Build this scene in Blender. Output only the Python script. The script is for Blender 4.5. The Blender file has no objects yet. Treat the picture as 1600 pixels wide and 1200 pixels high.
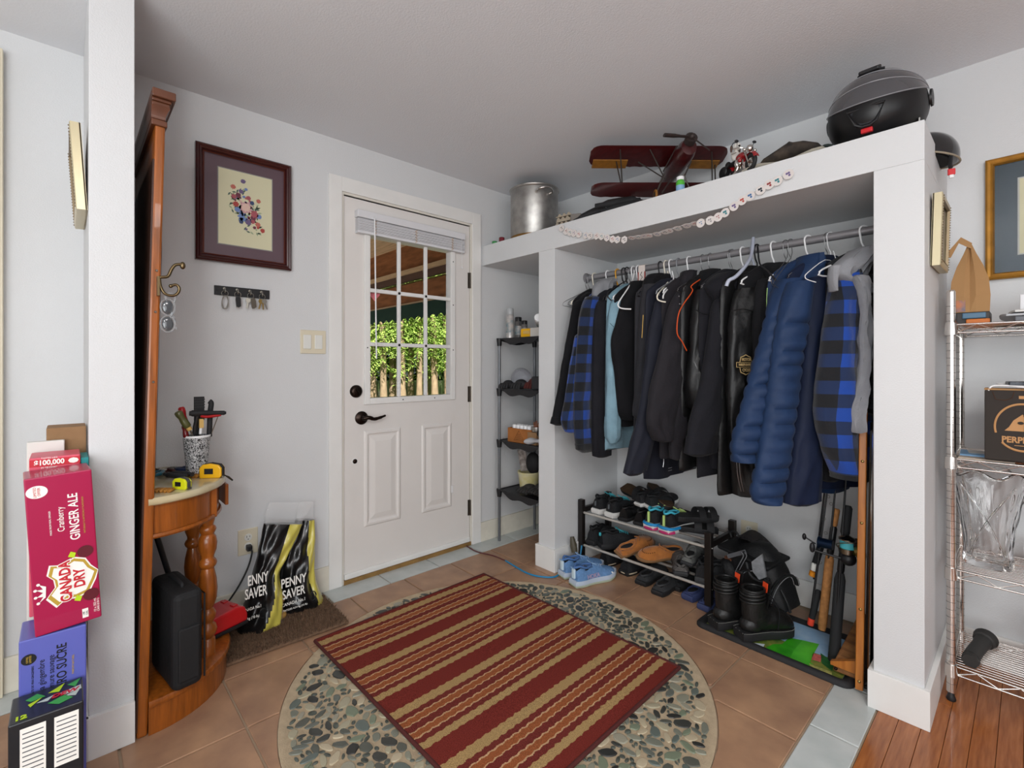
import bpy, bmesh, math, random
from mathutils import Vector, Matrix, noise
random.seed(7)
R_ = math.radians
V = Vector
sc = bpy.context.scene
COL = sc.collection
# ------------------------------------------------------------------ camera, exposure
F_PX = 751.0; CAM = V((2.455, 0.0, 1.15)); ANG = R_(47.2)
cd = bpy.data.cameras.new('camera'); cam = bpy.data.objects.new('camera', cd); COL.objects.link(cam)
cam.location = CAM; cam.rotation_euler = (R_(90), 0, ANG)
cd.sensor_width = 36; cd.lens = F_PX / 1600 * 36; cd.shift_y = -28 / 1600; cd.clip_start = .02
sc.camera = cam
sc.view_settings.view_transform = 'Standard'; sc.view_settings.look = 'None'
sc.view_settings.gamma = 1; sc.view_settings.use_curve_mapping = False
sc.view_settings.exposure = -0.6
# ------------------------------------------------------------------ sky, sun, room lamps, added fills
w = bpy.data.worlds.new('sky'); sc.world = w; w.use_nodes = True
nt = w.node_tree; bg = nt.nodes['Background']
sk = nt.nodes.new('ShaderNodeTexSky'); sk.sky_type = 'HOSEK_WILKIE'; sk.turbidity = 4
sk.sun_direction = V((.68, -.28, .68)).normalized()
nt.links.new(sk.outputs[0], bg.inputs[0]); bg.inputs[1].default_value = 1.1
def sun(e, d, c=(1, .95, .85), a=1.5):
    l = bpy.data.lights.new('sun', 'SUN'); l.energy = e; l.color = c; l.angle = R_(a)
    o = bpy.data.objects.new('sun', l); COL.objects.link(o); o.rotation_euler = V(d).to_track_quat('Z', 'Y').to_euler()
sun(14.0, (.68, -.28, .68))
def area(name, loc, to, sx, sy, e, c=(1, 1, 1)):
    l = bpy.data.lights.new(name, 'AREA'); l.shape = 'RECTANGLE'; l.size = sx; l.size_y = sy; l.energy = e; l.color = c
    o = bpy.data.objects.new(name, l); COL.objects.link(o); o.location = loc
    o.rotation_euler = (V(to) - V(loc)).to_track_quat('-Z', 'Y').to_euler()
    return o
area('flash_near_ceiling', (2.95, -.75, 2.05), (1.1, 2.1, .9), .3, .2, 17, (1, .985, .97))
area('bounced_flash', (3.1, -1.3, 1.15), (2.3, -.3, 2.33), 1.8, 1.8, 92, (.95, .985, 1))
area('fill_right', (5.7, -1.0, 1.45), (.6, 1.2, 1.0), 2.4, 1.6, 62, (.93, .97, 1))  # added fill light from the right, no window is built there
area('fill_rear', (2.6, -3.9, 1.5), (1.3, 2.2, 1.0), 2.4, 1.5, 40, (.94, .975, 1))  # added fill light from the rear, evens out walls and pier
area('ceiling_lamp', (3.2, .2, 2.28), (3.2, .2, 0), .7, .7, 34, (1, .97, .94))
# ------------------------------------------------------------------ helpers
RV = V((math.cos(ANG), math.sin(ANG), 0)); FV = V((-math.sin(ANG), math.cos(ANG), 0))
def at(x, y, X=None, Y=None, Z=None):
    "measured point: where the sight line of a photo pixel meets a real plane of the room"
    d = FV + RV * ((x - 800) / F_PX) - V((0, 0, 1)) * ((y - 572) / F_PX)
    if X is not None: t = (X - CAM.x) / d.x
    elif Y is not None: t = (Y - CAM.y) / d.y
    else: t = (Z - CAM.z) / d.z
    return CAM + d * t
def at_pl(x, y, P0, n):
    d = FV + RV * ((x - 800) / F_PX) - V((0, 0, 1)) * ((y - 572) / F_PX)
    return CAM + d * ((P0 - CAM).dot(n) / d.dot(n))
def lin(h):
    h = h.lstrip('#'); c = [int(h[i:i+2], 16) / 255 for i in (0, 2, 4)]
    return tuple(x / 12.92 if x <= .04045 else ((x + .055) / 1.055) ** 2.4 for x in c) + (1,)
MATS = {}
def M(name, col='#808080', rough=.6, metal=0, var=0, vs=8, bump=0, bs=60, spec=.5, coat=0, trans=0, alpha=1, emis=None, es=1, sheen=0, ior=1.45, stretch=None, col2=None):
    if name in MATS: return MATS[name]
    m = bpy.data.materials.new(name); m.use_nodes = True; t = m.node_tree; b = t.nodes['Principled BSDF']
    c = lin(col)
    b.inputs['Base Color'].default_value = c; b.inputs['Roughness'].default_value = rough; b.inputs['Metallic'].default_value = metal
    b.inputs['Specular IOR Level'].default_value = spec; b.inputs['Coat Weight'].default_value = coat
    b.inputs['Transmission Weight'].default_value = trans; b.inputs['Alpha'].default_value = alpha; b.inputs['IOR'].default_value = ior
    b.inputs['Sheen Weight'].default_value = sheen
    if emis: b.inputs['Emission Color'].default_value = lin(emis); b.inputs['Emission Strength'].default_value = es
    N = t.nodes; L = t.links
    if var or bump:
        tc = N.new('ShaderNodeTexCoord'); mp = N.new('ShaderNodeMapping'); L.new(tc.outputs['Object'], mp.inputs[0])
        if stretch: mp.inputs['Scale'].default_value = stretch
    if var:
        n = N.new('ShaderNodeTexNoise'); n.inputs['Scale'].default_value = vs; n.inputs['Detail'].default_value = 6
        L.new(mp.outputs[0], n.inputs[0])
        r = N.new('ShaderNodeValToRGB'); r.color_ramp.elements[0].position = .3; r.color_ramp.elements[1].position = .7
        c2 = lin(col2) if col2 else tuple(min(1, x * (1 + var)) for x in c[:3]) + (1,)
        r.color_ramp.elements[0].color = c if col2 else tuple(x * (1 - var) for x in c[:3]) + (1,)
        r.color_ramp.elements[1].color = c2
        L.new(n.outputs[0], r.inputs[0]); L.new(r.outputs[0], b.inputs['Base Color'])
    if bump:
        n2 = N.new('ShaderNodeTexNoise'); n2.inputs['Scale'].default_value = bs; n2.inputs['Detail'].default_value = 4
        bp = N.new('ShaderNodeBump'); bp.inputs['Strength'].default_value = bump; bp.inputs['Distance'].default_value = .004
        L.new(mp.outputs[0], n2.inputs[0]); L.new(n2.outputs[0], bp.inputs['Height']); L.new(bp.outputs[0], b.inputs['Normal'])
    MATS[name] = m
    return m
W = {}
class B:
    def __init__(s): s.v = []; s.f = []; s.uv = {}; s.mi = []; s.m = 0
    def add(s, vs, fs):
        k = len(s.v); s.v += [V(p) for p in vs]; s.f += [tuple(i + k for i in f) for f in fs]; s.mi += [s.m] * len(fs); return s
    def box(s, c, d, rot=None, yaw=0):
        q = rot if rot is not None else Matrix.Rotation(yaw, 3, 'Z'); c = V(c)
        vs = [c + q @ V((x * d[0] / 2, y * d[1] / 2, z * d[2] / 2)) for x in (-1, 1) for y in (-1, 1) for z in (-1, 1)]
        return s.add(vs, [(0, 1, 3, 2), (4, 6, 7, 5), (0, 4, 5, 1), (2, 3, 7, 6), (0, 2, 6, 4), (1, 5, 7, 3)])
    def bb(s, a, b):
        return s.box([(a[i] + b[i]) / 2 for i in range(3)], [abs(b[i] - a[i]) for i in range(3)])
    def loft(s, rings, cap=True, closed=True):
        k = len(s.v); n = len(rings[0])
        for r in rings: s.v += [V(p) for p in r]
        for i in range(len(rings) - 1):
            for j in range(n if closed else n - 1):
                a = k + i * n + j; b_ = k + i * n + (j + 1) % n
                s.f.append((a, b_, b_ + n, a + n)); s.mi.append(s.m)
        if cap and closed:
            s.f.append(tuple(k + j for j in range(n))[::-1]); s.f.append(tuple(k + (len(rings) - 1) * n + j for j in range(n))); s.mi += [s.m] * 2
        return s
    def tube(s, pts, r=.01, n=8, smooth=0, closed=False, sq=1):
        pts = [V(p) for p in pts]
        if smooth: pts = cat(pts, smooth, closed)
        rings = []; m = len(pts); up = None
        for i, p in enumerate(pts):
            a = pts[(i - 1) % m] if (closed or i) else pts[0]; b_ = pts[(i + 1) % m] if (closed or i < m - 1) else pts[-1]
            t = (b_ - a)
            if t.length < 1e-9: t = V((0, 0, 1))
            t.normalize()
            if up is None: up = V((0, 0, 1)) if abs(t.z) < .9 else V((1, 0, 0))
            x = up.cross(t)
            if x.length < 1e-6: x = V((1, 0, 0)).cross(t)
            x.normalize(); y = t.cross(x); up = y
            rr = r[min(i * len(r) // m, len(r) - 1)] if isinstance(r, (list, tuple)) else (r(i / (m - 1)) if callable(r) else r)
            rings.append([p + (x * math.cos(6.28319 * j / n) + y * math.sin(6.28319 * j / n) * sq) * rr for j in range(n)])
        if closed: rings.append(rings[0]); return s.loft(rings, cap=False)
        return s.loft(rings)
    def lathe(s, prof, c=(0, 0, 0), n=24, mat=None, a0=0, a1=6.2831853, cap=True):
        c = V(c); full = abs(a1 - a0 - 6.2831853) < 1e-3; rings = []
        for r, z in prof:
            ring = []
            for j in range(n):
                a = a0 + (a1 - a0) * (j / n if full else j / (n - 1))
                p = V((max(r, 1e-5) * math.cos(a), max(r, 1e-5) * math.sin(a), z))
                ring.append(c + (mat @ p if mat else p))
            if not full: ring.append(c + (mat @ V((0, 0, z)) if mat else V((0, 0, z))))
            rings.append(ring)
        return s.loft(rings, cap)
    def prism(s, poly, O, u, v, th):
        O, u, v = V(O), V(u).normalized(), V(v).normalized(); n = u.cross(v).normalized() * th
        a = [O + u * p[0] + v * p[1] for p in poly]
        return s.loft([a, [p + n for p in a]])
    def ell(s, c, r, rot=None, n=16, m=10, pw=1):
        c = V(c); rings = []
        for i in range(m + 1):
            th = math.pi * i / m; z = -math.cos(th); rr = max(math.sin(th), 1e-4) ** pw
            rg = []
            for j in range(n):
                a = 6.28319 * j / n; p = V((rr * math.cos(a) * r[0], rr * math.sin(a) * r[1], z * r[2]))
                rg.append(c + (rot @ p if rot else p))
            rings.append(rg)
        return s.loft(rings, True)
    def build(s, name, mat, parent=None, smooth=None, bevel=0, sub=0, local=False, seg=2, disp=None):
        me = bpy.data.meshes.new(name)
        if parent is not None and not local:
            inv = W[parent].inverted(); vs = [inv @ p for p in s.v]; org = None
        elif parent is None and not local:
            xs = [p.x for p in s.v]; ys = [p.y for p in s.v]; zs = [p.z for p in s.v]
            org = V(((min(xs) + max(xs)) / 2, (min(ys) + max(ys)) / 2, min(zs))); vs = [p - org for p in s.v]
        else: vs = s.v; org = None
        me.from_pydata([tuple(p) for p in vs], [], s.f)
        ms = mat if isinstance(mat, (list, tuple)) else [mat]
        for m in ms: me.materials.append(m)
        if len(ms) > 1: me.polygons.foreach_set('material_index', s.mi)
        if s.uv:
            ul = me.uv_layers.new(name='UVMap'); li = 0
            for f in s.f:
                for vi in f: ul.data[li].uv = s.uv.get(vi, (0, 0)); li += 1
        bm = bmesh.new(); bm.from_mesh(me); bmesh.ops.recalc_face_normals(bm, faces=bm.faces); bm.to_mesh(me); bm.free()
        if smooth is None: smooth = bevel == 0 and len(s.f) > 12
        if smooth:
            me.polygons.foreach_set('use_smooth', [True] * len(me.polygons)); me.set_sharp_from_angle(angle=R_(50))
        me.update()
        o = bpy.data.objects.new(name, me); COL.objects.link(o)
        if parent is not None: o.parent = parent; W[o] = W[parent].copy()
        else:
            if org is not None: o.location = org
            W[o] = Matrix.Translation(org) if org is not None else Matrix()
        if bevel:
            q = o.modifiers.new('bevel', 'BEVEL'); q.width = bevel; q.segments = seg; q.limit_method = 'ANGLE'; q.angle_limit = R_(40)
        if sub:
            q = o.modifiers.new('sub', 'SUBSURF'); q.levels = sub; q.render_levels = sub
        return o
def cat(pts, k, closed=False):
    n = len(pts); out = []
    for i in range(n if closed else n - 1):
        g = (lambda j: pts[j % n]) if closed else (lambda j: pts[max(0, min(n - 1, j))])
        a, b, c, d = g(i - 1), g(i), g(i + 1), g(i + 2)
        for q in range(k):
            t = q / k
            out.append(.5 * ((2 * b) + (-a + c) * t + (2 * a - 5 * b + 4 * c - d) * t * t + (-a + 3 * b - 3 * c + d) * t ** 3))
    if not closed: out.append(pts[-1])
    return out
def lerpk(tab, t):
    for i in range(len(tab) - 1):
        if t <= tab[i + 1][0]:
            a, b = tab[i], tab[i + 1]; q = (t - a[0]) / max(1e-9, b[0] - a[0]); q = max(0, min(1, q))
            return [a[k] + (b[k] - a[k]) * q for k in range(1, len(a))]
    return list(tab[-1][1:])
def tag(o, label, cat_, group=None, kind=None):
    if label: o['label'] = label
    if cat_: o['category'] = cat_
    if group: o['group'] = group
    if kind: o['kind'] = kind
    return o
def thing(name, label, cat_, loc=(0, 0, 0), rz=0, group=None, rot=None):
    o = bpy.data.objects.new(name, None); COL.objects.link(o); o.location = loc; o.empty_display_size = .05
    e = rot if rot else (0, 0, rz); o.rotation_euler = e
    from mathutils import Euler
    W[o] = Matrix.Translation(V(loc)) @ Euler(e).to_matrix().to_4x4()
    return tag(o, label, cat_, group)
def struct(b, name, mat, **k):
    o = b.build(name, mat, **k)
    if k.get('parent') is None: o['kind'] = 'structure'
    return o
def dup(root, loc, rz=0, label=None, group=None, rot=None):
    r = root.copy(); COL.objects.link(r); r.location = loc; r.rotation_euler = rot if rot else (0, 0, rz)
    if label: r['label'] = label
    if group: r['group'] = group
    for ch in list(root.children):
        c = ch.copy(); COL.objects.link(c); c.parent = r
        for g in list(ch.children):
            d = g.copy(); COL.objects.link(d); d.parent = c
    return r
def text(body, size, O, u, v, mat, parent, name='lettering', ext=.0004, align='CENTER', bold=0, sx=1, space=1, local=False, shear=0):
    cu = bpy.data.curves.new('t', 'FONT'); cu.body = body; cu.size = size; cu.align_x = align; cu.align_y = 'CENTER'
    cu.extrude = ext; cu.offset = bold; cu.space_character = space; cu.resolution_u = 3; cu.shear = shear
    tmp = bpy.data.objects.new('t', cu); me = bpy.data.meshes.new_from_object(tmp); bpy.data.objects.remove(tmp)
    me.name = name; u = V(u).normalized(); v = V(v).normalized(); n = u.cross(v)
    me.transform(Matrix.Scale(sx, 4, (1, 0, 0)))
    mt = Matrix((u, v, n)).transposed().to_4x4(); mt.translation = V(O)
    if parent is not None and not local: mt = W[parent].inverted() @ mt
    me.transform(mt); me.materials.clear(); me.materials.append(mat)
    o = bpy.data.objects.new(name, me); COL.objects.link(o)
    if parent is not None: o.parent = parent
    return o
X3, Y3, Z3 = V((1, 0, 0)), V((0, 1, 0)), V((0, 0, 1))
def disc(n, r, k=1): return [(math.cos(6.28319 * i / n) * r, math.sin(6.28319 * i / n) * r * k) for i in range(n)]
# common materials
white_paint = M('wall_paint', '#d1d2d3', .55, bump=.25, bs=220, var=.012, vs=3)
ceil_paint = M('ceiling_paint', '#e3e5e9', .8, bump=.3, bs=150)
trim_paint = M('trim_paint', '#e3e2df', .4, bump=.12, bs=40, var=.03, vs=7)
black_pl = M('black_plastic', '#17171a', .45)
black_rub = M('black_rubber', '#1d1d1f', .7, bump=.3, bs=200)
chrome = M('chrome', '#d8d4cf', .16, 1)
steel = M('brushed_steel', '#a9a6a2', .32, 1, bump=.15, bs=90, stretch=(1, 1, .05))
orange_wood = M('honey_wood', '#8f4d17', .32, var=.3, vs=9, coat=.25, stretch=(9, 9, .8), bump=.08, bs=30)
dark_wood = M('dark_wood', '#3a1f12', .4, var=.3, vs=8, stretch=(8, 8, .8))
cardboard = M('cardboard', '#8d6c4b', .85, var=.08, vs=30)
white_pl = M('white_plastic', '#e9e9ea', .35)
ink_white = M('ink_white', '#f1efe9', .6)
ink_black = M('ink_black', '#121214', .6)
CEIL = 2.33; BY = 2.6
# ================================================================== ROOM SHELL
# ---- floor
fb = B().bb((-.02, -4.2, -.06), (2.105, BY, -.006)); floor = struct(fb, 'floor', M('grout', '#a8937c', .9, bump=.3, bs=150))
def terracotta():
    m = M('terracotta', '#916f59', .36, var=.3, vs=8, bump=.15, bs=25, col2='#b28c6d'); return m
terra = terracotta(); whitetile = M('white_tile', '#c7cbc9', .3, var=.06, vs=9, col2='#b3bab8')
MC = V((1.092, 1.2, 0)); MR = .755
def clip_tile(x0, x1, y0, y1):
    "tile outline, with a curved bite where the round pebble inlay meets it"
    N = 14; out = []
    pts = [(x0 + (x1 - x0) * i / N, y0) for i in range(N)] + [(x1, y0 + (y1 - y0) * i / N) for i in range(N)] + \
          [(x1 - (x1 - x0) * i / N, y1) for i in range(N)] + [(x0, y1 - (y1 - y0) * i / N) for i in range(N)]
    r = MR + .004
    ins = [math.hypot(a - MC.x, b - MC.y) < r for a, b in pts]
    if not any(ins): return pts[::N]
    if all(ins): return None
    k = next(i for i in range(len(pts)) if ins[i] and not ins[i - 1])
    L = pts[k:] + pts[:k]; I = ins[k:] + ins[:k]
    m = next((i for i in range(len(L)) if not I[i]), None)
    outp = L[m:]; outp = [p for p, q in zip(L, I) if not q]
    a0 = math.atan2(outp[-1][1] - MC.y, outp[-1][0] - MC.x); a1 = math.atan2(outp[0][1] - MC.y, outp[0][0] - MC.x)
    d = (a1 - a0 + math.pi) % (2 * math.pi) - math.pi
    return outp + [(MC.x + r * math.cos(a0 + d * i / 10), MC.y + r * math.sin(a0 + d * i / 10)) for i in range(11)]
g = .0035; shared = None
def tile_at(x0, x1, y0, y1, mat, nm):
    global shared
    p = clip_tile(x0 + g, x1 - g, y0 + g, y1 - g)
    if p is None or len(p) < 3: return
    full = len(p) == 4 and abs(x1 - x0 - .305) < .002 and abs(y1 - y0 - .305) < .002 and mat is terra
    zj = random.uniform(-.0006, .0006)
    if full and shared:
        o = shared.copy(); COL.objects.link(o); o.location = (x0, y0, zj - .06 + .06); o.rotation_euler = (0, 0, 0); o.parent = floor
        o.matrix_parent_inverse = W[floor].inverted(); return
    cx, cy = (x0, y0) if full else (0, 0)
    b = B().loft([[(a - cx, c - cy, -.012) for a, c in p], [(a - cx, c - cy, -.0015 + (0 if full else zj)) for a, c in p],
                  [(a - cx + (.002 if a < (x0 + x1) / 2 else -.002), c - cy + (.002 if c < (y0 + y1) / 2 else -.002), 0 + (0 if full else zj)) for a, c in p]])
    o = b.build(nm, mat, None, smooth=False, local=True); o.parent = floor; o.matrix_parent_inverse = W[floor].inverted()
    if full: o.location = (x0, y0, zj); shared = o
xs = [.15 + .305 * i for i in range(6)] + [1.968]
for i in range(6):
    for j in range(-3, 9):
        y0 = .115 + .305 * j
        if y0 > 2.5: continue
        tile_at(xs[i], xs[i + 1] if i < 5 else 1.968 - .293 + .293, y0, min(y0 + .305, BY - .005), terra, 'terracotta_tile')
for j in range(-1, 9):                               # pale border tiles along the door wall and beside the boards
    y0 = .02 + .31 * j; tile_at(.005, .15, y0, min(y0 + .31, BY - .005), whitetile, 'border_tile')
    y0 = -.11 + .31 * j; tile_at(1.968, 2.105, y0, min(y0 + .31, BY - .005), whitetile, 'border_tile')
# oak boards to the right
fb2 = struct(B().bb((2.105, -4.2, -.06), (6.2, BY, -.012)), 'floor_boards_bed', M('board_bed', '#2a1408', .9))
oakb = M('oak_floor', '#84461d', .25, var=.28, vs=6, stretch=(14, 1.2, 14), coat=.2, bump=.05, bs=40, col2='#ad6a38')
x = 2.107; i = 0; bw = .0555
while x < 2.107 + .0555 * 20:
    y = -.9 + (i * .37) % .8
    while y < BY - .01:
        y2 = min(y + .9 + random.random() * .5, BY - .002)
        o = B().box((0, 0, -.006), (bw - .0012, y2 - y - .0015, .012)).build('floorboard', oakb, None, smooth=False, local=True, bevel=.0007, seg=1)
        o.location = (x + bw / 2, (y + y2) / 2, random.uniform(-.0004, .0002)); o.parent = fb2; o.matrix_parent_inverse = W[fb2].inverted(); y = y2
    x += bw; i += 1
o = B().bb((2.107 + bw * 20, -4.2, -.012), (6.2, BY, -.001)).build('distant_boards', oakb, fb2); o['kind'] = 'stuff'
# ---- ceiling and walls
struct(B().bb((-.15, -4.3, CEIL), (6.3, BY + .12, CEIL + .08)), 'ceiling', ceil_paint)
bk = struct(B().bb((-.12, BY, -.06), (6.3, BY + .12, CEIL)), 'wall_back', white_paint)
DY0, DY1, DZ = 1.066, 1.905, 2.052
wl = B(); wl.bb((-.12, -4.2, -.06), (0, DY0, CEIL)); wl.bb((-.12, DY1, -.06), (0, BY, CEIL)); wl.bb((-.12, DY0, DZ), (0, DY1, CEIL))
struct(wl, 'wall_left', white_paint)
struct(B().bb((6.2, -4.2, -.06), (6.32, BY, CEIL)), 'wall_right', white_paint)
struct(B().bb((-.12, -4.32, -.06), (6.32, -4.2, CEIL)), 'wall_rear', white_paint)
# stub wall ending in the near white post
struct(B().bb((0, .047, 0), (.58, .153, CEIL)), 'wall_stub', white_paint, bevel=.002)
sb = B(); sb.bb((0, .032, 0), (.595, .047, .125)); sb.bb((.58, .032, 0), (.595, .153, .125))
struct(sb, 'baseboard_stub', trim_paint, bevel=.0015)
cream = M('cream_paint', '#dbd2bc', .5)
tb = B(); tb.bb((0, -.30, 0), (.035, -.163, 2.25)); tb.bb((.035, -.29, 0), (.05, -.176, 2.235)); struct(tb, 'trim_1', cream, bevel=.002)
# closet surround
SZ0, SZ1 = 1.808, 1.935; FY = 2.0
struct(B().bb((0, FY, SZ0), (2.225, BY, SZ1)), 'wall_closet_top', white_paint, bevel=.002)
struct(B().bb((.522, FY, 0), (.645, BY, SZ0)), 'wall_closet_left', white_paint, bevel=.002)
struct(B().bb((2.093, FY, 0), (2.225, BY, SZ0)), 'wall_closet_right', white_paint, bevel=.002)
bb_ = B(); bb_.bb((.508, FY - .014, 0), (.659, FY, .125)); bb_.bb((.645, FY, 0), (.659, BY, .125)); bb_.bb((.508, FY, 0), (.522, BY, .125))
struct(bb_, 'baseboard_left', trim_paint, bevel=.0015)
bb_ = B(); bb_.bb((2.079, FY - .014, 0), (2.24, FY, .125)); bb_.bb((2.225, FY, 0), (2.24, BY, .125)); bb_.bb((2.079, FY, 0), (2.093, BY, .125))
struct(bb_, 'baseboard_right', trim_paint, bevel=.0015)
bb_ = B(); bb_.bb((.659, BY - .014, 0), (2.079, BY, .125)); bb_.bb((0, BY - .014, 0), (.508, BY, .125)); bb_.bb((2.24, BY - .014, 0), (6.2, BY, .125))
struct(bb_, 'baseboard_back', trim_paint, bevel=.0015)
bb_ = B(); bb_.bb((0, .168, 0), (.014, .985, .125)); bb_.bb((0, 1.985, 0), (.014, BY - .014, .125)); bb_.bb((0, -.163, 0), (.014, .032, .125))
struct(bb_, 'baseboard_door_wall', M('scuffed_trim', '#d9d4c6', .5, var=.05, vs=20), bevel=.0015)
# plaster patch behind coats on the back wall is left plain
# ---- entry door
doorp = M('door_paint', '#dedad6', .35, bump=.06, bs=30, var=.02, vs=5)
tr = B(); tr.bb((0, .985, 0), (.014, DY0 - .012, 2.14)); tr.bb((0, DY1 + .012, 0), (.014, 1.985, 2.14)); tr.bb((0, DY0 - .012, DZ + .012), (.014, DY1 + .012, 2.14))
struct(tr, 'trim_2', trim_paint, bevel=.002)
jb = B(); jb.bb((-.12, DY0 - .0, 0), (.006, DY0 - .012, DZ + .012)); jb.bb((-.12, DY1, 0), (.006, DY1 + .012, DZ + .012)); jb.bb((-.12, DY0, DZ), (.006, DY1, DZ + .012))
struct(jb, 'trim_3', M('jamb_paint', '#d8d4ca', .5), bevel=.001)
struct(B().bb((-.14, DY0, -.0), (.012, DY1, .022)), 'trim_4', M('oak_threshold', '#8a6a3c', .5, var=.2, vs=20))
WY0, WY1, WZ0, WZ1 = 1.215, 1.75, .975, 1.86
D0, D1 = DY0 + .004, DY1 - .004
db = B(); xf, xb = -.004, -.046
for (a, b_, c, d) in ((D0, WY0, .03, DZ - .005), (WY1, D1, .03, DZ - .005), (WY0, WY1, .03, WZ0), (WY0, WY1, WZ1, DZ - .005)):
    db.bb((xb, a, c), (xf, b_, d))
door = struct(db, 'door_1', doorp)
# glazing frame raised on the slab
fr = B(); q = .034
for (a, b_, c, d) in ((WY0 - q, WY0, WZ0 - q, WZ1 + q), (WY1, WY1 + q, WZ0 - q, WZ1 + q), (WY0, WY1, WZ0 - q, WZ0), (WY0, WY1, WZ1, WZ1 + q)):
    fr.bb((xf, a, c), (xf + .012, b_, d))
wfr = fr.build('window_frame', trim_paint, door, bevel=.003)
sc_ = B()
for (y, z) in ((WY1 + .017, 1.80), (WY1 + .017, 1.53), (WY1 + .017, 1.25), (WY1 - .12, WZ0 - .017), (WY0 + .2, WZ0 - .017), (WY0 - .017, 1.25)):
    sc_.lathe([(.004, 0), (.003, .0015)], (xf + .012, y, z), 8, Matrix.Rotation(R_(90), 3, 'Y'))
sc_.build('screws', black_pl, wfr)['kind'] = 'stuff'
def mun(y0, y1, z0, z1, nm):
    B().bb((xf - .008, y0, z0), (xf + .008, y1, z1)).build(nm, trim_paint, wfr, bevel=.004)
pw = (WY1 - WY0) / 3; ph = (WZ1 - WZ0) / 3
for k in (1, 2):
    mun(WY0 + pw * k - .011, WY0 + pw * k + .011, WZ0, WZ1, 'muntin')
    mun(WY0, WY1, WZ0 + ph * k - .011, WZ0 + ph * k + .011, 'muntin')
glass = M('window_glass', '#ffffff', .0, spec=.5, trans=1, ior=1.01)
for i in range(3):
    for j in range(3):
        B().bb((-.03, WY0 + pw * i + .002, WZ0 + ph * j + .002), (-.027, WY0 + pw * (i + 1) - .002, WZ0 + ph * (j + 1) - .002)).build('pane', glass, wfr)
for (p0, p1) in (((569, 673), (626.6, 828)), ((659, 667), (706, 809))):          # the two raised panels
    a = at(*p0, X=0); c = at(*p1, X=0); y0, y1 = a.y, c.y; z1 = .80; z0 = .275
    b = B()
    ofs = [(0, 0), (.008, .006), (.018, .007), (.026, .001), (.034, .0), (.062, .006), (.064, .0065)]
    rg = []
    for (o_, h) in ofs:
        rg.append([(xf + .0005 + h, y0 + o_, z0 + o_), (xf + .0005 + h, y1 - o_, z0 + o_), (xf + .0005 + h, y1 - o_, z1 - o_), (xf + .0005 + h, y0 + o_, z1 - o_)])
    b.loft(rg).build('door_panel', doorp, door, smooth=False)
bronze = M('dark_bronze', '#2c221d', .32, .85)
RY = Matrix.Rotation(R_(90), 3, 'Y')
kz = at(565, 653, X=0)
B().lathe([(.0, 0), (.036, 0), (.036, .006), (.026, .014), (.013, .018), (.011, .045), (0, .045)], (xf, kz.y, kz.z), 28, RY).tube(
    [(xf + .042, kz.y - .005, kz.z), (xf + .052, kz.y + .02, kz.z + .004), (xf + .05, kz.y + .05, kz.z - .006), (xf + .048, kz.y + .085, kz.z - .001), (xf + .047, kz.y + .118, kz.z + .008)],
    [.011, .011, .0095, .008, .006], 10, 5).build('door_handle', bronze, door)
dz = at(556.5, 611.5, X=0)
B().lathe([(.0, 0), (.034, 0), (.034, .008), (.027, .016), (.016, .02), (0, .021)], (xf, dz.y, dz.z), 28, RY).box((xf + .028, dz.y, dz.z), (.018, .008, .034), rot=Matrix.Rotation(R_(35), 3, 'X')).build('deadbolt', bronze, door)
kk = at(555, 721, X=0)
B().lathe([(0, 0), (.013, 0), (.012, .004), (.006, .007), (0, .007)], (xf, kk.y, kk.z), 16, RY).build('door_viewer_cap', bronze, door)
B().lathe([(0, -.001), (.02, -.001), (.019, .001), (0, .001)], (xf, kk.y, kk.z), 16, RY).build('cap_ring', trim_paint, door)
hin = M('hinge_steel', '#6b645c', .4, 1)
for zz in (1.70, .97, .24):
    hb = B(); hb.bb((xf - .002, D1 - .012, zz - .05), (xf + .004, D1 + .016, zz + .05)); hb.tube([(xf + .007, D1 + .003, zz - .05), (xf + .007, D1 + .003, zz + .05)], .006, 8)
    hb.build('hinge', hin, door, smooth=False)
B().bb((xf - .03, D0, .022), (xf + .012, D1, .052)).build('door_sweep', trim_paint, door, bevel=.005)
B().bb((xf, 1.752, .36), (xf + .006, 1.772, .405)).build('sticker', white_pl, door, bevel=.002)
# raised blind on the door
slat_w = M('blind_slat', '#d9d9dc', .4)
bl = thing('window_blind', 'white slatted window blind drawn fully up above the door glass', 'blind', (xf, 1.46, 1.80))
by0, by1 = at(557, 345, X=.02).y, at(725, 375, X=.02).y
B().bb((xf, by0, 1.943), (xf + .04, by1, 1.983)).build('headrail', slat_w, bl, bevel=.004)
for k in range(14):
    B().bb((xf + .002, by0 + .004, 1.876 + k * .0045), (xf + .037 + (k % 3) * .001, by1 - .004, 1.879 + k * .0045)).build('slat', slat_w, bl)
B().bb((xf, by0 + .003, 1.86), (xf + .038, by1 - .003, 1.875)).build('bottom_rail', slat_w, bl, bevel=.003)
wy = at(586, 400, X=.05).y
B().tube([(xf + .05, wy, 1.948), (xf + .055, wy + .004, 1.45), (xf + .055, wy + .008, 1.19)], .004, 8).tube([(xf + .036, wy, 1.958), (xf + .05, wy, 1.948)], .003, 6).build('tilt_wand', white_pl, bl)
B().tube([(xf + .043, 1.81, 1.948), (xf + .043, 1.812, 1.77)], .0012, 6).lathe([(0, 0), (.004, .003), (.0025, .018), (0, .018)], (xf + .043, 1.812, 1.755), 8).build('pull_cord', white_pl, bl)
tan_c = M('tan_cord', '#c9a06a', .8)
for yy in (by0 + .1, (by0 + by1) / 2, by1 - .1):
    B().tube([(xf + .041, yy + (.006 if i % 2 else -.006), 1.864 + i * .008) for i in range(10)], .0016, 5).build('ladder_cord', tan_c, bl)
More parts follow.
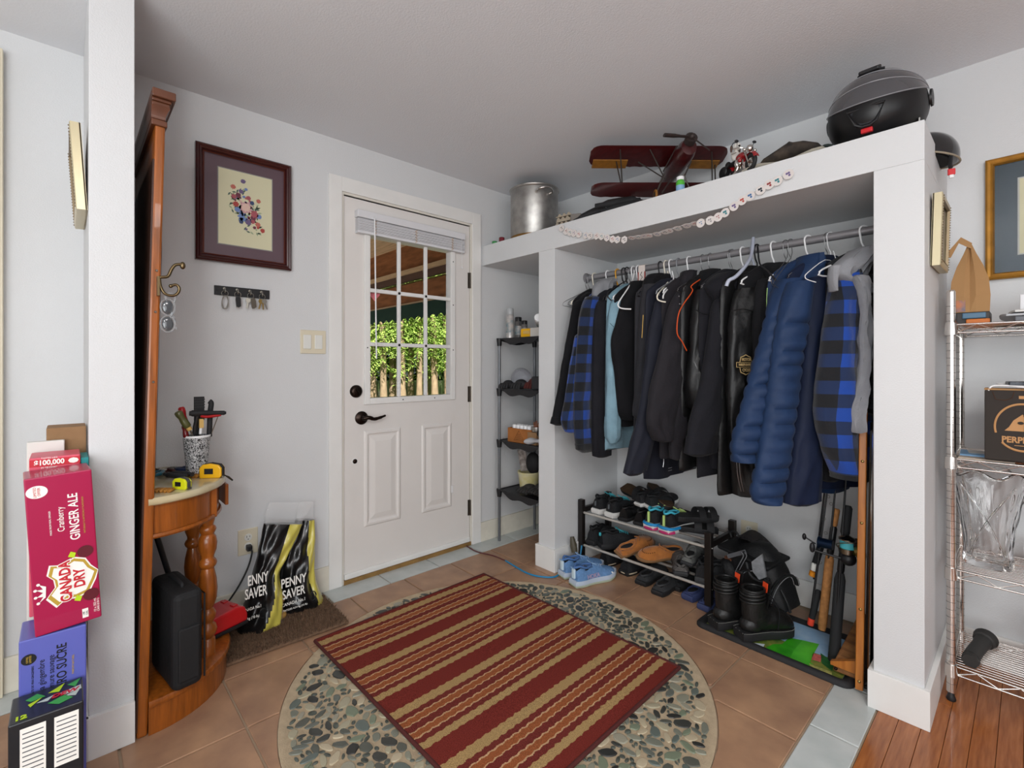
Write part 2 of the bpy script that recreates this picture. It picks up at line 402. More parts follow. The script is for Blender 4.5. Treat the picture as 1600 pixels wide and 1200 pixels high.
# tan loose slat hooks
# pink paper heart hanging outside the glass
hp = [(16 * math.sin(t) ** 3, 13 * math.cos(t) - 5 * math.cos(2 * t) - 2 * math.cos(3 * t) - math.cos(4 * t)) for t in [6.28319 * i / 28 for i in range(28)]]
hc = at(585, 460, X=-.034)
tag(B().prism([(a * .0022, b * .0024) for a, b in hp], hc, Y3, Z3, -.002).build('paper_heart', M('pink_paper', '#e5808a', .7)), 'pink heart ornament stuck to the outside of the door glass', 'ornament')
# ================================================================== OUTSIDE
YP = 3.6
rough_cedar = M('cedar_beam', '#8f5c3a', .8, var=.3, vs=4, stretch=(1, 5, 5), bump=.3, bs=20)
board_w = M('roof_board', '#c9ae90', .7, var=.15, vs=5, stretch=(.8, 6, 6))
roof = thing('porch_roof', 'timber porch roof with pale boards seen through the door glass', 'roof', (-4, 3.2, 2.5))
for k in range(13):
    y = 1.9 + k * .145
    B().bb((-12, y + .004, 2.86 - .0 * k), (-.14, y + .141, 2.885)).build('roof_board', board_w, roof)
B().bb((-12, YP - .06, 2.5), (-.14, YP + .1, 2.86)).build('beam', rough_cedar, roof)
B().bb((-12, YP - .10, 2.45), (-.14, YP - .04, 2.505)).build('trim_board', board_w, roof)
B().bb((-12, YP - .05, 2.36), (-.14, YP + .02, 2.45)).build('beam', M('purple_brown_wood', '#5e4640', .8), roof)
B().bb((-12, YP - .05, 2.03), (-.14, YP + .02, 2.31)).build('beam', rough_cedar, roof)
B().bb((-12, YP + .16, 2.24), (-.14, YP + .20, 2.40)).build('sunlit_strip', M('sunlit_yellow', '#d8c98a', .7), roof)  # sunlit gap between the beams, its light put into the yellow colour
B().bb((-12, YP - .07, 2.015), (-.14, YP - .05, 2.04)).build('trim_board', board_w, roof)
B().bb((-12.2, 1.7, 2.9), (.0, YP + .55, 2.96)).build('roof_deck', M('shingles', '#4a443e', .9), roof)
aw = B(); pts = []
x = -9.0
while x < -1.4:
    for i in range(6):
        pts.append((x + i * .03, -.035 * abs(math.sin(math.pi * i / 6))))
    x += .18
poly = [(a, 1.805 + .05 * (1 - abs(math.cos(math.pi * ((a + 9) / .18)))) * -1 + .03) for a, _ in pts]
rg1 = [V((a, YP - .08, z)) for a, z in poly]; rg0 = [V((a, YP - .08, 2.015)) for a, z in poly]
aw.loft([rg0, rg1], closed=False).loft([[p + V((0, .006, 0)) for p in rg0], [p + V((0, .006, 0)) for p in rg1]], closed=False)
tag(aw.build('awning_valance', M('green_canvas', '#143a34', .8, bump=.2, bs=40), smooth=False), 'dark green scalloped awning valance hanging from the porch beam outside', 'awning')
tag(B().bb((-40, -3, -.5), (-.14, 40, -.35)).build('lawn', M('lawn_green', '#5d7f33', .95, var=.3, vs=3)), 'green lawn beyond the porch seen through door glass', 'lawn', kind='structure')
struct(B().bb((-13, -3, -.34), (-.14, 4.6, -.22)), 'bounce_slab', M('bounce_pale', '#b9b2a6', .9, var=.1, vs=4))  # unseen pale slab added to bounce neutral light onto the porch beams
bark = M('pale_bark', '#a08a72', .9, var=.25, vs=14, bump=.6, bs=25, stretch=(1, 1, .4))
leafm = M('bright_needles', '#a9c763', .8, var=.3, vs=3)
leafd = M('dark_needles', '#2f4a1e', .85, var=.4, vs=2)  # hedge uses a darker green than the cedars
def tree(px, dist, r, k, lab):
    d = (FV + RV * ((px - 800) / F_PX)); p = CAM + d * dist; p.z = -.4
    t = thing('cedar_tree', lab, 'tree', p, group='cedars beyond the porch')
    h = 6.5 + random.random(); ln = random.uniform(-.35, .35)
    r *= .75; B().tube([(0, 0, 0), (ln * .3, 0, h * .3), (ln, 0, h)], [r * 1.2, r, r * .85, r * .6], 10, 5).build('trunk', bark, t, local=True)
    b = B()
    for i in range(170):
        a = random.random() * 6.283; z = random.uniform(2.15, 6.6) if random.random() < (.93 if k < 8 else .62) else random.uniform(1.2, 2.2); L = random.uniform(.7, 1.5) * (1 if z > 2.2 else .6)
        dv = V((math.cos(a), math.sin(a), 0)); base = V((ln * z / h, 0, z + .25))
        for q in range(10):                       # drooping sprays of needles along each bough
            s0 = (q + 1.5) / 11; c = base + dv * L * s0 - Z3 * (L * .55 * s0 * s0)
            for s_ in (-1, 1):
                sd_ = (dv.cross(Z3) * s_ * random.uniform(.5, 1.1) + dv * .7 - Z3 * random.uniform(.2, .8)).normalized(); ll = random.uniform(.12, .26) * (1.15 - s0 * .5); wv_ = sd_.cross(V((random.uniform(-.6, .6), random.uniform(-.6, .6), 1))).normalized() * ll * .10
                b.add([c, c + sd_ * ll * .5 + wv_, c + sd_ * ll, c + sd_ * ll * .5 - wv_], [(0, 1, 2, 3)])
    b.build('foliage', leafm, t, local=True, smooth=False)
for k, (px, ds, r, lab) in enumerate(((583, 15.0, .15, 'pale cedar trunk at the left edge of the lower left door pane'), (600, 14.4, .13, 'cedar trunk second from left through the lower left door pane'), (613, 15.5, .14, 'cedar trunk at the right of the lower left door pane'),
    (629, 14.6, .15, 'cedar trunk at the left of the lower middle door pane'), (641, 15.6, .13, 'cedar trunk at the centre of the lower middle door pane'), (655, 14.8, .12, 'cedar trunk at the right of the lower middle door pane'),
    (669, 15.6, .13, 'cedar trunk at the left of the lower right door pane'), (680, 15.0, .14, 'cedar trunk at the centre of the lower right door pane'), (700, 15.4, .13, 'low branched cedar at the right edge of the door glass'), (560, 15.2, .15, 'cedar hidden mostly left of the door glass'))):
    tree(px, ds, r, k, lab)
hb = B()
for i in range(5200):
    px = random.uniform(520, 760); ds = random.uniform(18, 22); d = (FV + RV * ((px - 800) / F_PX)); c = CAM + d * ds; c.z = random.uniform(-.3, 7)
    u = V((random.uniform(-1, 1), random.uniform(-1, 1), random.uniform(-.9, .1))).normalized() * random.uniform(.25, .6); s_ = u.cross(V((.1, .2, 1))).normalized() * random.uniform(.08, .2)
    hb.add([c, c + u * .5 + s_, c + u, c + u * .5 - s_], [(0, 1, 2, 3)])
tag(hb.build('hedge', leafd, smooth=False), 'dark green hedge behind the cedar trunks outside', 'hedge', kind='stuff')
# picket fence behind trunks
fn = thing('picket_fence', 'pale picket fence behind the cedar trunks outside', 'fence', at(640, 600, Z=0) * 0 + CAM + FV * 16.7 + RV * -4)
fn.location.z = -.4; W[fn] = Matrix.Translation(fn.location)
pk = M('fence_white', '#d9d5c2', .8); first = None
for i in range(44):
    px = 545 + i * 4.4; d = (FV + RV * ((px - 800) / F_PX)); c = CAM + d * 16.8; c.z = -.4
    B().box((c.x, c.y, .15), (.04, .09, 1.0), yaw=.4).build('picket', pk, fn)
# ================================================================== FLOOR COVERINGS
med = thing('pebble_medallion', 'round floor inlay of sliced grey green pebbles under the striped rug', 'inlay', (MC.x, MC.y, 0))
mortar = M('sand_mortar', '#b5a286', .9, bump=.5, bs=300, var=.1, vs=40)
b = B(); b.lathe([(MR, -.012), (MR, .0), (MR - .016, .001), (MR - .02, -.001), (0.001, -.001)], (MC.x, MC.y, 0), 96); b.build('mortar_bed', mortar, med)
pcols = ['#55574f', '#74766a', '#3d3e3a', '#868676', '#62665e', '#959180', '#30302e', '#a39c84', '#737c68', '#b3a68c', '#5f6862']
pm = [M('pebble_%s' % 'abcdefghijk'[i], c, .35, var=.2, vs=30) for i, c in enumerate(pcols)]
protos = []
for m in pm:
    for sh in range(3):
        b = B(); n = 11; jit = [1 + random.uniform(-.13, .13) for _ in range(n)]
        def ring(s, z): return [(math.cos(6.283 * i / n) * jit[i] * s, math.sin(6.283 * i / n) * jit[i] * s, z) for i in range(n)]
        b.loft([ring(1, -.3), ring(.98, .5), ring(.86, .85), ring(.4, 1.0)])
        me = b.build('pebble', m, None, local=True, smooth=True); protos.append(me.data); bpy.data.objects.remove(me)
RX0, RX1, RY0, RY1 = .422, 1.56, .768, 1.692
placed = []; grid = {}
def ok(x, y, a, r1, r2):
    k = (int(x / .05), int(y / .05))
    ca, sa = math.cos(a), math.sin(a)
    for i in (-1, 0, 1):
        for j in (-1, 0, 1):
            for (px, py, pa, p1, p2) in grid.get((k[0] + i, k[1] + j), ()):
                dx, dy = px - x, py - y; dd = math.hypot(dx, dy)
                if dd < 1e-6: return False
                ux, uy = dx / dd, dy / dd
                def ext(q, e1, e2):
                    c = ux * math.cos(q) + uy * math.sin(q); s = -ux * math.sin(q) + uy * math.cos(q)
                    return 1 / math.sqrt((c / e1) ** 2 + (s / e2) ** 2)
                if dd < ext(a, r1, r2) + ext(pa, p1, p2) + .0012: return False
    return True
for t in range(60000):
    big = t < 16000
    r1 = random.uniform(.017, .031) if big else random.uniform(.007, .017); r2 = r1 * random.uniform(.38, .75)
    a = random.random() * 6.283; rr = math.sqrt(random.random()) * (MR - .035)
    x, y = MC.x + math.cos(a) * rr, MC.y + math.sin(a) * rr
    if RX0 + .012 < x < RX1 - .012 and RY0 + .012 < y < RY1 - .012: continue
    if y < .25 + 0 * x or (x > 1.0 and y < .45 and x < 1.3 and False): pass
    # nothing of the ring is seen in front of the lower frame edge
    vx, vy = x - CAM.x, y - CAM.y; dep = vx * FV.x + vy * FV.y
    if dep < 1.22 or abs((vx * RV.x + vy * RV.y) / dep) > 1.1: continue
    an = random.random() * 3.14
    if ok(x, y, an, r1, r2):
        it = (x, y, an, r1, r2); grid.setdefault((int(x / .05), int(y / .05)), []).append(it); placed.append((dep / r1, it))
placed.sort(key=lambda q: q[0])
rest = B()
restm = M('pebble_mixed', '#4d524b', .4, var=.6, vs=35)
for idx, (_, (x, y, an, r1, r2)) in enumerate(placed):
    if idx < 298:
        o = bpy.data.objects.new('pebble', random.choice(protos)); COL.objects.link(o); o.parent = med
        o.location = (x - MC.x, y - MC.y, 0); o.rotation_euler = (0, 0, an); o.scale = (r1, r2, .0028)
    else:
        n = 9; rot = Matrix.Rotation(an, 3, 'Z'); c = V((x, y, 0))
        def rg(s, z): return [c + rot @ V((math.cos(6.283 * i / n) * s * r1, math.sin(6.283 * i / n) * s * r2, z)) for i in range(n)]
        rest.loft([rg(1, -.001), rg(.97, .0015), rg(.8, .0024)])
if rest.v: o = rest.build('small_pebbles', restm, med); o['kind'] = 'stuff'
# ---- striped rug
def rug_mat():
    m = bpy.data.materials.new('striped_rug'); m.use_nodes = True; t = m.node_tree; N, L = t.nodes, t.links; b = N['Principled BSDF']
    b.inputs['Roughness'].default_value = .95; b.inputs['Specular IOR Level'].default_value = .1
    tc = N.new('ShaderNodeTexCoord'); sep = N.new('ShaderNodeSeparateXYZ'); L.new(tc.outputs['Object'], sep.inputs[0])
    # wavy displacement of the thin lines
    wv = N.new('ShaderNodeMath'); wv.operation = 'MULTIPLY'; wv.inputs[1].default_value = 190; L.new(sep.outputs[1], wv.inputs[0])
    sn = N.new('ShaderNodeMath'); sn.operation = 'SINE'; L.new(wv.outputs[0], sn.inputs[0])
    nz = N.new('ShaderNodeTexNoise'); nz.inputs['Scale'].default_value = 160; nz.inputs['Detail'].default_value = 2; L.new(tc.outputs['Object'], nz.inputs[0])
    a1 = N.new('ShaderNodeMath'); a1.operation = 'MULTIPLY_ADD'; a1.inputs[1].default_value = .002; L.new(sn.outputs[0], a1.inputs[0]); L.new(sep.outputs[0], a1.inputs[2])
    a2 = N.new('ShaderNodeMath'); a2.operation = 'MULTIPLY_ADD'; a2.inputs[1].default_value = .008; L.new(nz.outputs[0], a2.inputs[0]); L.new(a1.outputs[0], a2.inputs[2])
    a3 = N.new('ShaderNodeMath'); a3.operation = 'ADD'; a3.inputs[1].default_value = .619; L.new(a2.outputs[0], a3.inputs[0])
    red, tan, rust, dr, pk_ = '#752e27', '#aa8c5e', '#965634', '#70302a', '#c09a74'
    # one period .248 wide is repeated across the rug
    md = N.new('ShaderNodeMath'); md.operation = 'MODULO'; md.inputs[1].default_value = .285; 
    s0 = N.new('ShaderNodeMath'); s0.operation = 'MAXIMUM'; s0.inputs[1].default_value = 0; L.new(a3.outputs[0], s0.inputs[0]); L.new(s0.outputs[0], md.inputs[0])
    per = [(0, red), (.08, tan), (.117, dr), (.139, pk_), (.144, rust), (.167, pk_), (.172, dr), (.200, pk_), (.205, rust), (.228, pk_), (.233, dr), (.255, tan)]
    rp = N.new('ShaderNodeValToRGB'); cr = rp.color_ramp; cr.interpolation = 'CONSTANT'
    while len(cr.elements) < len(per): cr.elements.new(.5)
    for e, (p, c) in zip(cr.elements, per): e.position = p / .285; e.color = lin(c)
    dv = N.new('ShaderNodeMath'); dv.operation = 'DIVIDE'; dv.inputs[1].default_value = .285; L.new(md.outputs[0], dv.inputs[0]); L.new(dv.outputs[0], rp.inputs[0])
    n3 = N.new('ShaderNodeTexNoise'); n3.inputs['Scale'].default_value = 420; L.new(tc.outputs['Object'], n3.inputs[0])
    mr = N.new('ShaderNodeMapRange'); mr.inputs[1].default_value = .25; mr.inputs[2].default_value = .75; mr.inputs[3].default_value = .45; mr.inputs[4].default_value = 1.5; L.new(n3.outputs[0], mr.inputs[0])
    mx = N.new('ShaderNodeMix'); mx.data_type = 'RGBA'; mx.blend_type = 'MULTIPLY'; mx.inputs[0].default_value = 1
    L.new(rp.outputs[0], mx.inputs[6]); L.new(mr.outputs[0], mx.inputs[7]); L.new(mx.outputs[2], b.inputs['Base Color'])
    bp = N.new('ShaderNodeBump'); bp.inputs['Strength'].default_value = .7; bp.inputs['Distance'].default_value = .004; L.new(n3.outputs[0], bp.inputs['Height']); L.new(bp.outputs[0], b.inputs['Normal'])
    return m
rug = thing('striped_rug', 'rectangular rug with red, tan and rust stripes lying on the pebble inlay', 'rug', ((RX0 + RX1) / 2, (RY0 + RY1) / 2, 0), rz=R_(1.2))
b = B(); nx, ny = 30, 30; hx, hy = (RX1 - RX0) / 2, (RY1 - RY0) / 2
def rz_(x, y): return .0105 + .0012 * math.sin(x * 7 + y * 3) + .001 * math.sin(y * 11)
top = [[(-hx + 2 * hx * i / nx, -hy + 2 * hy * j / ny, rz_(-hx + 2 * hx * i / nx, -hy + 2 * hy * j / ny)) for i in range(nx + 1)] for j in range(ny + 1)]
b.loft(top, closed=False); b.bb((-hx, -hy, .003), (hx, hy, .0095)); b.build('pile', rug_mat(), rug, local=True, smooth=True)
e = [(-hx, -hy), (hx, -hy), (hx, hy), (-hx, hy)]; b = B()
for i in range(4):
    p, q = e[i], e[(i + 1) % 4]; b.tube([(p[0] + (q[0] - p[0]) * k / 12, p[1] + (q[1] - p[1]) * k / 12, .0075) for k in range(13)], .0065, 8)
b.build('binding', M('maroon_binding', '#4e1f1c', .9, bump=.4, bs=300), rug, local=True)
# ---- brown shaggy mat
mt = thing('shaggy_mat', 'small brown shaggy doormat on the tiles below the yellow potato bags', 'mat', (.215, .64, 0), rz=R_(-2))
brn = M('brown_shag', '#6b5340', .95, var=.25, vs=60, bump=.5, bs=200)
b = B(); b.box((0, 0, .008), (.33, .58, .014)); b.build('backing', brn, mt, local=True, bevel=.006)
b = B()
for i in range(9000):
    x, y = random.uniform(-.165, .165), random.uniform(-.29, .29); h = random.uniform(.010, .018); u = V((random.uniform(-1, 1), random.uniform(-1, 1), 1.3)).normalized() * h
    c = V((x, y, .012)); s_ = V((random.uniform(-1, 1), random.uniform(-1, 1), 0)).normalized() * .0022
    b.add([c - s_, c + s_, c + u], [(0, 1, 2)])
o = b.build('shag_pile', brn, mt, local=True, smooth=False); o['kind'] = 'stuff'
# ---- boot tray with printed picture
TX0, TX1, TY0, TY1 = 1.44, 2.03, 2.035, 2.42
ty = thing('boot_tray', 'black rubber boot tray printed with green boots beside the closet pier', 'tray', ((TX0 + TX1) / 2, (TY0 + TY1) / 2, 0), rz=R_(-1))
hx, hy = (TX1 - TX0) / 2, (TY1 - TY0) / 2
def rr(x, y, r, z, n=5):
    o = []
    for (sx, sy, a0) in ((1, 1, 0), (-1, 1, 90), (-1, -1, 180), (1, -1, 270)):
        for i in range(n + 1):
            a = R_(a0 + 90 * i / n); o.append((sx * (x - r) + r * math.cos(a), sy * (y - r) + r * math.sin(a), z))
    return o
b = B().loft([rr(hx, hy, .04, .001), rr(hx, hy, .04, .01), rr(hx - .008, hy - .008, .036, .02), rr(hx - .02, hy - .02, .03, .021), rr(hx - .032, hy - .032, .02, .011), rr(hx - .036, hy - .036, .016, .009)])
b.build('rim', black_rub, ty, local=True)
def flat(poly, z, mat, nm): B().prism(poly, (0, 0, z), X3, Y3, .0004).build(nm, mat, ty, local=True, smooth=False)
ix, iy = hx - .04, hy - .04
flat([(-ix, -iy), (ix, -iy), (ix, iy), (-ix, iy)], .0095, M('print_sky', '#7fa9cf', .5, var=.15, vs=14, col2='#a9c6dd'), 'printed_sky')
flat([(-ix, -iy), (ix, -iy), (ix, -.03), (.1, -.05), (-ix, -.03)], .0100, M('print_straw', '#8d8a3a', .6, var=.4, vs=50, col2='#3f6a2b'), 'printed_grass')
gb = M('print_green', '#2c9a1d', .4, var=.25, vs=12, col2='#55c42c')
def P(*pts):
    o = []
    for (x, y) in pts:
        q = W[ty].inverted() @ at(x, y, Z=.012); o.append((q.x, q.y))
    return o
for pl in (P((1250, 998), (1266, 1012), (1262, 1030), (1255, 1045), (1282, 1048), (1276, 1034), (1274, 1018), (1280, 1005), (1262, 995))[:0],):
    pass
bootA = [(1233, 996), (1254, 1000), (1246, 1012), (1240, 1024), (1226, 1029), (1212, 1020), (1196, 1012), (1208, 1006), (1222, 1006)]
bootB = [(1254, 1000), (1280, 1006), (1272, 1020), (1266, 1034), (1278, 1044), (1272, 1048), (1252, 1040), (1234, 1028), (1240, 1016)]
gb2 = M('print_green_dark', '#1c7a14', .4, var=.3, vs=14, col2='#3fae20')
flat(P(*bootA), .0106, gb2, 'printed_boot'); flat(P(*bootB), .0107, gb, 'printed_boot')
flat(P((1270, 1020), (1284, 1024), (1282, 1034), (1268, 1030)), .0107, M('print_rose', '#c9635c', .5, var=.3, vs=60), 'printed_flower')
flat(P((1282, 1020), (1304, 1035), (1300, 1048), (1284, 1036)), .0107, M('print_leaf', '#1f5f2c', .5, var=.4, vs=50), 'printed_leaves')
flat(P((1264, 1036), (1300, 1050), (1299, 1056), (1270, 1048)), .0108, M('print_basket', '#a3a05a', .6, var=.5, vs=90), 'printed_basket')
flat(P((1178, 1004), (1195, 1006), (1192, 1012), (1180, 1012)), .0104, M('print_white', '#c9d6de', .6), 'printed_can')
# ================================================================== THINGS ON THE DOOR WALL
def frame_obj(b, y0, y1, z0, z1, x, prof, axis='x'): 
    rg = []
    for (o_, h) in prof:
        rg.append([(x + h, y0 + o_, z0 + o_), (x + h, y1 - o_, z0 + o_), (x + h, y1 - o_, z1 - o_), (x + h, y0 + o_, z1 - o_)])
    return b.loft(rg, cap=False)
pic = thing('framed_picture', 'large maroon framed flower print with plum mat above the key rack', 'picture', (0, .60, 1.864))
y0, y1, z0, z1 = .404, .797, 1.611, 2.117
mar = M('mahogany_frame', '#3b1414', .3, coat=.4, var=.15, vs=20)
frame_obj(B(), y0, y1, z0, z1, .002, [(0, 0), (0, .022), (.006, .027), (.012, .024), (.016, .027), (.022, .024), (.028, .016), (.03, .008)]).build('frame', mar, pic, smooth=False)
frame_obj(B(), y0, y1, z0, z1, .002, [(.029, .016), (.031, .0175), (.033, .015)]).build('gilt_line', M('copper_line', '#7a4030', .3, .5), pic)
B().bb((.003, y0 + .028, z0 + .028), (.0095, y1 - .028, z1 - .028)).build('mat_board', M('plum_mat', '#5c4750', .35, coat=.6), pic, smooth=False)
py0, py1, pz0, pz1 = y0 + .088, y1 - .085, z0 + .085, z1 - .085
B().bb((.004, py0 - .004, pz0 - .004), (.0105, py1 + .004, pz1 + .004)).build('mat_lip', M('grey_lip', '#8a8a86', .5), pic, smooth=False)
prn = B().bb((.004, py0, pz0), (.0112, py1, pz1)).build('print', M('cream_print', '#d3cfae', .6), pic, smooth=False)
def blob(cx, cz, r, mat, nm, n=9, X=.0114, P_=None, kz=1, star=.25, th=.0003, ay='x', seed=0):
    rn = random.Random(int(cx * 9999 + cz * 777) + seed)
    pts = [(math.cos(6.283 * i / (2 * n)) * r * (1 if i % 2 else 1 - star) * rn.uniform(.85, 1.1), math.sin(6.283 * i / (2 * n)) * r * kz * (1 if i % 2 else 1 - star) * rn.uniform(.85, 1.1)) for i in range(2 * n)]
    o = V((X, cx, cz)) if ay == 'x' else V((cx, X, cz))
    return B().prism(pts, o, Y3 if ay == 'x' else X3, Z3, th if ay == 'x' else th).build(nm, mat, P_, smooth=False)
fl_c = {k: M('flower_' + k, c, .6) for k, c in dict(rose='#a4545c', pink='#c79aa0', blush='#dcbcae', red='#a8443e', blue='#6c83b4', violet='#6a5a7e', navy='#3c4a6e', wine='#6c3446', green='#4a6156', sage='#9aa888', coral='#b8685a').items()}
yc, zc = (py0 + py1) / 2, (pz0 + pz1) / 2
fls = [(-.0, .012, .022, 'blush'), (-.0, .012, .032, 'pink'), (-.042, .02, .014, 'red'), (-.032, .065, .013, 'wine'), (-.05, .055, .012, 'rose'), (-.052, .1, .012, 'coral'), (-.02, .085, .012, 'violet'), (.01, .06, .012, 'rose'), (.025, .04, .011, 'navy'),
       (.035, -.012, .02, 'rose'), (.03, -.03, .015, 'wine'), (-.012, -.035, .024, 'blue'), (.01, -.058, .015, 'violet'), (-.035, -.005, .014, 'blue'), (.055, -.02, .012, 'blue'), (.05, -.06, .013, 'coral'), (.07, -.085, .012, 'red'), (.028, -.05, .011, 'rose'), (-.012, .135, .012, 'violet'), (.052, .055, .011, 'coral'), (.0, .1, .008, 'blue'), (-.02, -.06, .011, 'navy'), (.0, -.032, .007, 'sage')]
for i, (a, c, r, k) in enumerate(fls): blob(yc + a, zc + c * .95 - .0, r, fl_c[k], 'printed_flower', X=.0114 + .0002 * (i % 5) + (.0012 if k == 'blush' or k == 'sage' else 0), P_=prn)
for i in range(46):
    t_ = random.gauss(0, .5); a = random.uniform(-.034, .034); z_ = t_ * .085; blob(yc + a - .32 * z_, zc + z_, random.uniform(.004, .0085), fl_c[random.choice(list(fl_c))], 'printed_flower', n=5, X=.0116, P_=prn, seed=i)
for i in range(60):
    a = random.uniform(0, 6.283); rr_ = random.uniform(.05, .1); dy = math.cos(a) * rr_ * .62; dz_ = math.sin(a) * rr_ * 1.1 + .0
    dy += -.35 * (dz_) ; b = B(); q = random.uniform(0, 3.14)
    b.prism([(math.cos(q) * .011, math.sin(q) * .011), (math.cos(q + 1.3) * .004, math.sin(q + 1.3) * .004), (-math.cos(q) * .009, -math.sin(q) * .009), (-math.cos(q + 1.3) * .004, -math.sin(q + 1.3) * .004)], (.01145, yc + dy, zc + dz_), Y3, Z3, .0002)
    b.build('printed_leaf', fl_c['green' if i % 3 else 'sage'], prn, smooth=False)
for q in ((.035, -.115), (.05, -.12), (-.06, .12), (-.055, -.09)):
    pass
# ---- key rack and keys
kr = thing('key_rack', 'black wall key rail with four hooks below the flower print', 'key rack', (0, .59, 1.485))
k0, k1 = at(334, 447, X=0), at(420, 484 - 15, X=0)
B().bb((0, .477, 1.466), (.012, .702, 1.507)).build('rail', M('matte_black', '#1b1b1d', .5), kr, bevel=.001)
brass = M('brass', '#a08a55', .3, 1); keyst = M('key_steel', '#9d9a92', .3, 1)
KY = [at(px, 455, X=.02).y for px in (351, 371, 391, 409)]
for y in KY:
    B().tube([(.012, y, 1.495), (.026, y, 1.494), (.032, y, 1.483), (.028, y, 1.476), (.022, y, 1.478)], .0028, 8, 3).lathe([(0, 0), (.007, .0), (.006, .003), (0, .003)], (.012, y, 1.495), 10, RY).build('hook', keyst, kr)
B().lathe([(0, 0), (.006, 0), (.005, .002), (0, .002)], (.012, .488, 1.489), 10, RY).build('screw', black_pl, kr)
def ringt(c, r, t=.0012, ax='x', n=18):
    c = V(c); return [c + (V((0, math.cos(6.283 * i / n) * r, math.sin(6.283 * i / n) * r)) if ax == 'x' else V((math.cos(6.283 * i / n) * r, .0, math.sin(6.283 * i / n) * r))) for i in range(n)]
def keyset(y, label, items):
    t = thing('key_ring', label, 'keys', (.024, y, 1.43), group=None)
    B().tube(ringt((.025, y, 1.472), .013), .0012, 6, closed=True).build('ring', keyst, t)
    for (kind, dy, rot, mt_) in items:
        q = Matrix.Rotation(R_(rot), 3, 'X'); o = V((.024 + abs(dy) * .2, y + dy, 1.461))
        if kind == 'key': poly = [(-.009, -.002), (-.011, -.012), (-.006, -.02), (-.003, -.021), (-.003, -.046), (0, -.05), (.003, -.046), (.003, -.021), (.006, -.02), (.011, -.012), (.009, -.002)]
        elif kind == 'fob': poly = [(-.008, 0), (-.010, -.012), (-.009, -.042), (0, -.047), (.009, -.042), (.010, -.012), (.008, 0)]
        elif kind == 'loop':
            B().tube([o + q @ V((.002, math.cos(6.283 * i / 18) * .012, -.028 + math.sin(6.283 * i / 18) * .03)) for i in range(18)], .0016, 6, closed=True).build('loop', mt_, t); continue
        B().prism([(a, c) for a, c in poly], o, q @ Y3, q @ Z3, .0022 if kind == 'key' else .009).build(kind, mt_, t, smooth=False)
keyset(KY[0], 'leftmost key ring with a steel wire loop on the rail', [('loop', 0, 3, keyst), ('loop', .004, -8, keyst)])
keyset(KY[1], 'black car key fob on the second hook of the rail', [('fob', 0, 4, black_pl), ('key', .004, -10, keyst)])
keyset(KY[2], 'bunch of keys with pale tag on the third hook', [('key', -.008, -10, M('pale_tag', '#c9c6ba', .5)), ('key', .004, 6, keyst), ('fob', .008, 8, M('grey_fob', '#5b5348', .5))])
keyset(KY[3], 'brass keys on the rightmost hook of the rail', [('key', -.002, -14, brass), ('key', .003, 2, brass), ('key', .006, 18, keyst)])
# ---- switch plate, outlet
ivory = M('ivory_plastic', '#d6cdb6', .4); ivory2 = M('pale_switch', '#dcdcd6', .35)
sw = thing('light_switch', 'double rocker light switch plate left of the door', 'switch', (0, .908, 1.27))
B().bb((0, .845, 1.212), (.006, .972, 1.33)).build('plate', ivory, sw, bevel=.003)
for y in (.878, .934): B().bb((.005, y - .019, 1.236), (.010, y + .019, 1.306)).build('rocker', ivory2, sw, bevel=.002)
def outlet(o, u, n, label, plate_h=.118, w=.084):
    t = thing('wall_outlet', label, 'outlet', o); o = V(o); u = V(u); n = V(n)
    B().box(o + n * .003, (w if abs(u.x) else .006, w if abs(u.y) else .006, plate_h)).build('plate', ivory, t, bevel=.003)
    for s in (1, -1):
        c = o + n * .006 + Z3 * s * .02
        B().lathe([(0, 0), (.0165, 0), (.0155, .003), (0, .003)], c, 20, n.to_track_quat('Z', 'Y').to_matrix()).build('socket', ivory2, t)
        b = B()
        for (a, z, h) in ((-.006, .004, .009), (.006, .004, .007)): b.box(c + n * .0033 + u * a + Z3 * z, (.002, .002, h))
        b.lathe([(0, 0), (.0025, 0), (0, .001)], c + n * .003 - Z3 * .008, 8, n.to_track_quat('Z', 'Y').to_matrix()); b.build('slots', black_pl, t)
    return t
outlet((.0, .612, .342), (0, 1, 0), (1, 0, 0), 'ivory wall outlet with a black plug beside the potato bags')
cord = M('cord_black', '#151515', .5)
pl = thing('power_cord', 'black power cord plugged into the outlet behind the half moon table', 'cord', (.02, .612, .32))
B().box((.022, .612, .318), (.03, .022, .026)).build('plug', black_pl, pl, bevel=.004)
B().tube([(.036, .614, .314), (.05, .617, .30), (.052, .60, .24), (.06, .56, .17), (.07, .5, .10), (.09, .42, .045), (.12, .36, .035), (.15, .33, .05)], .004, 8, 6).build('cable', cord, pl)
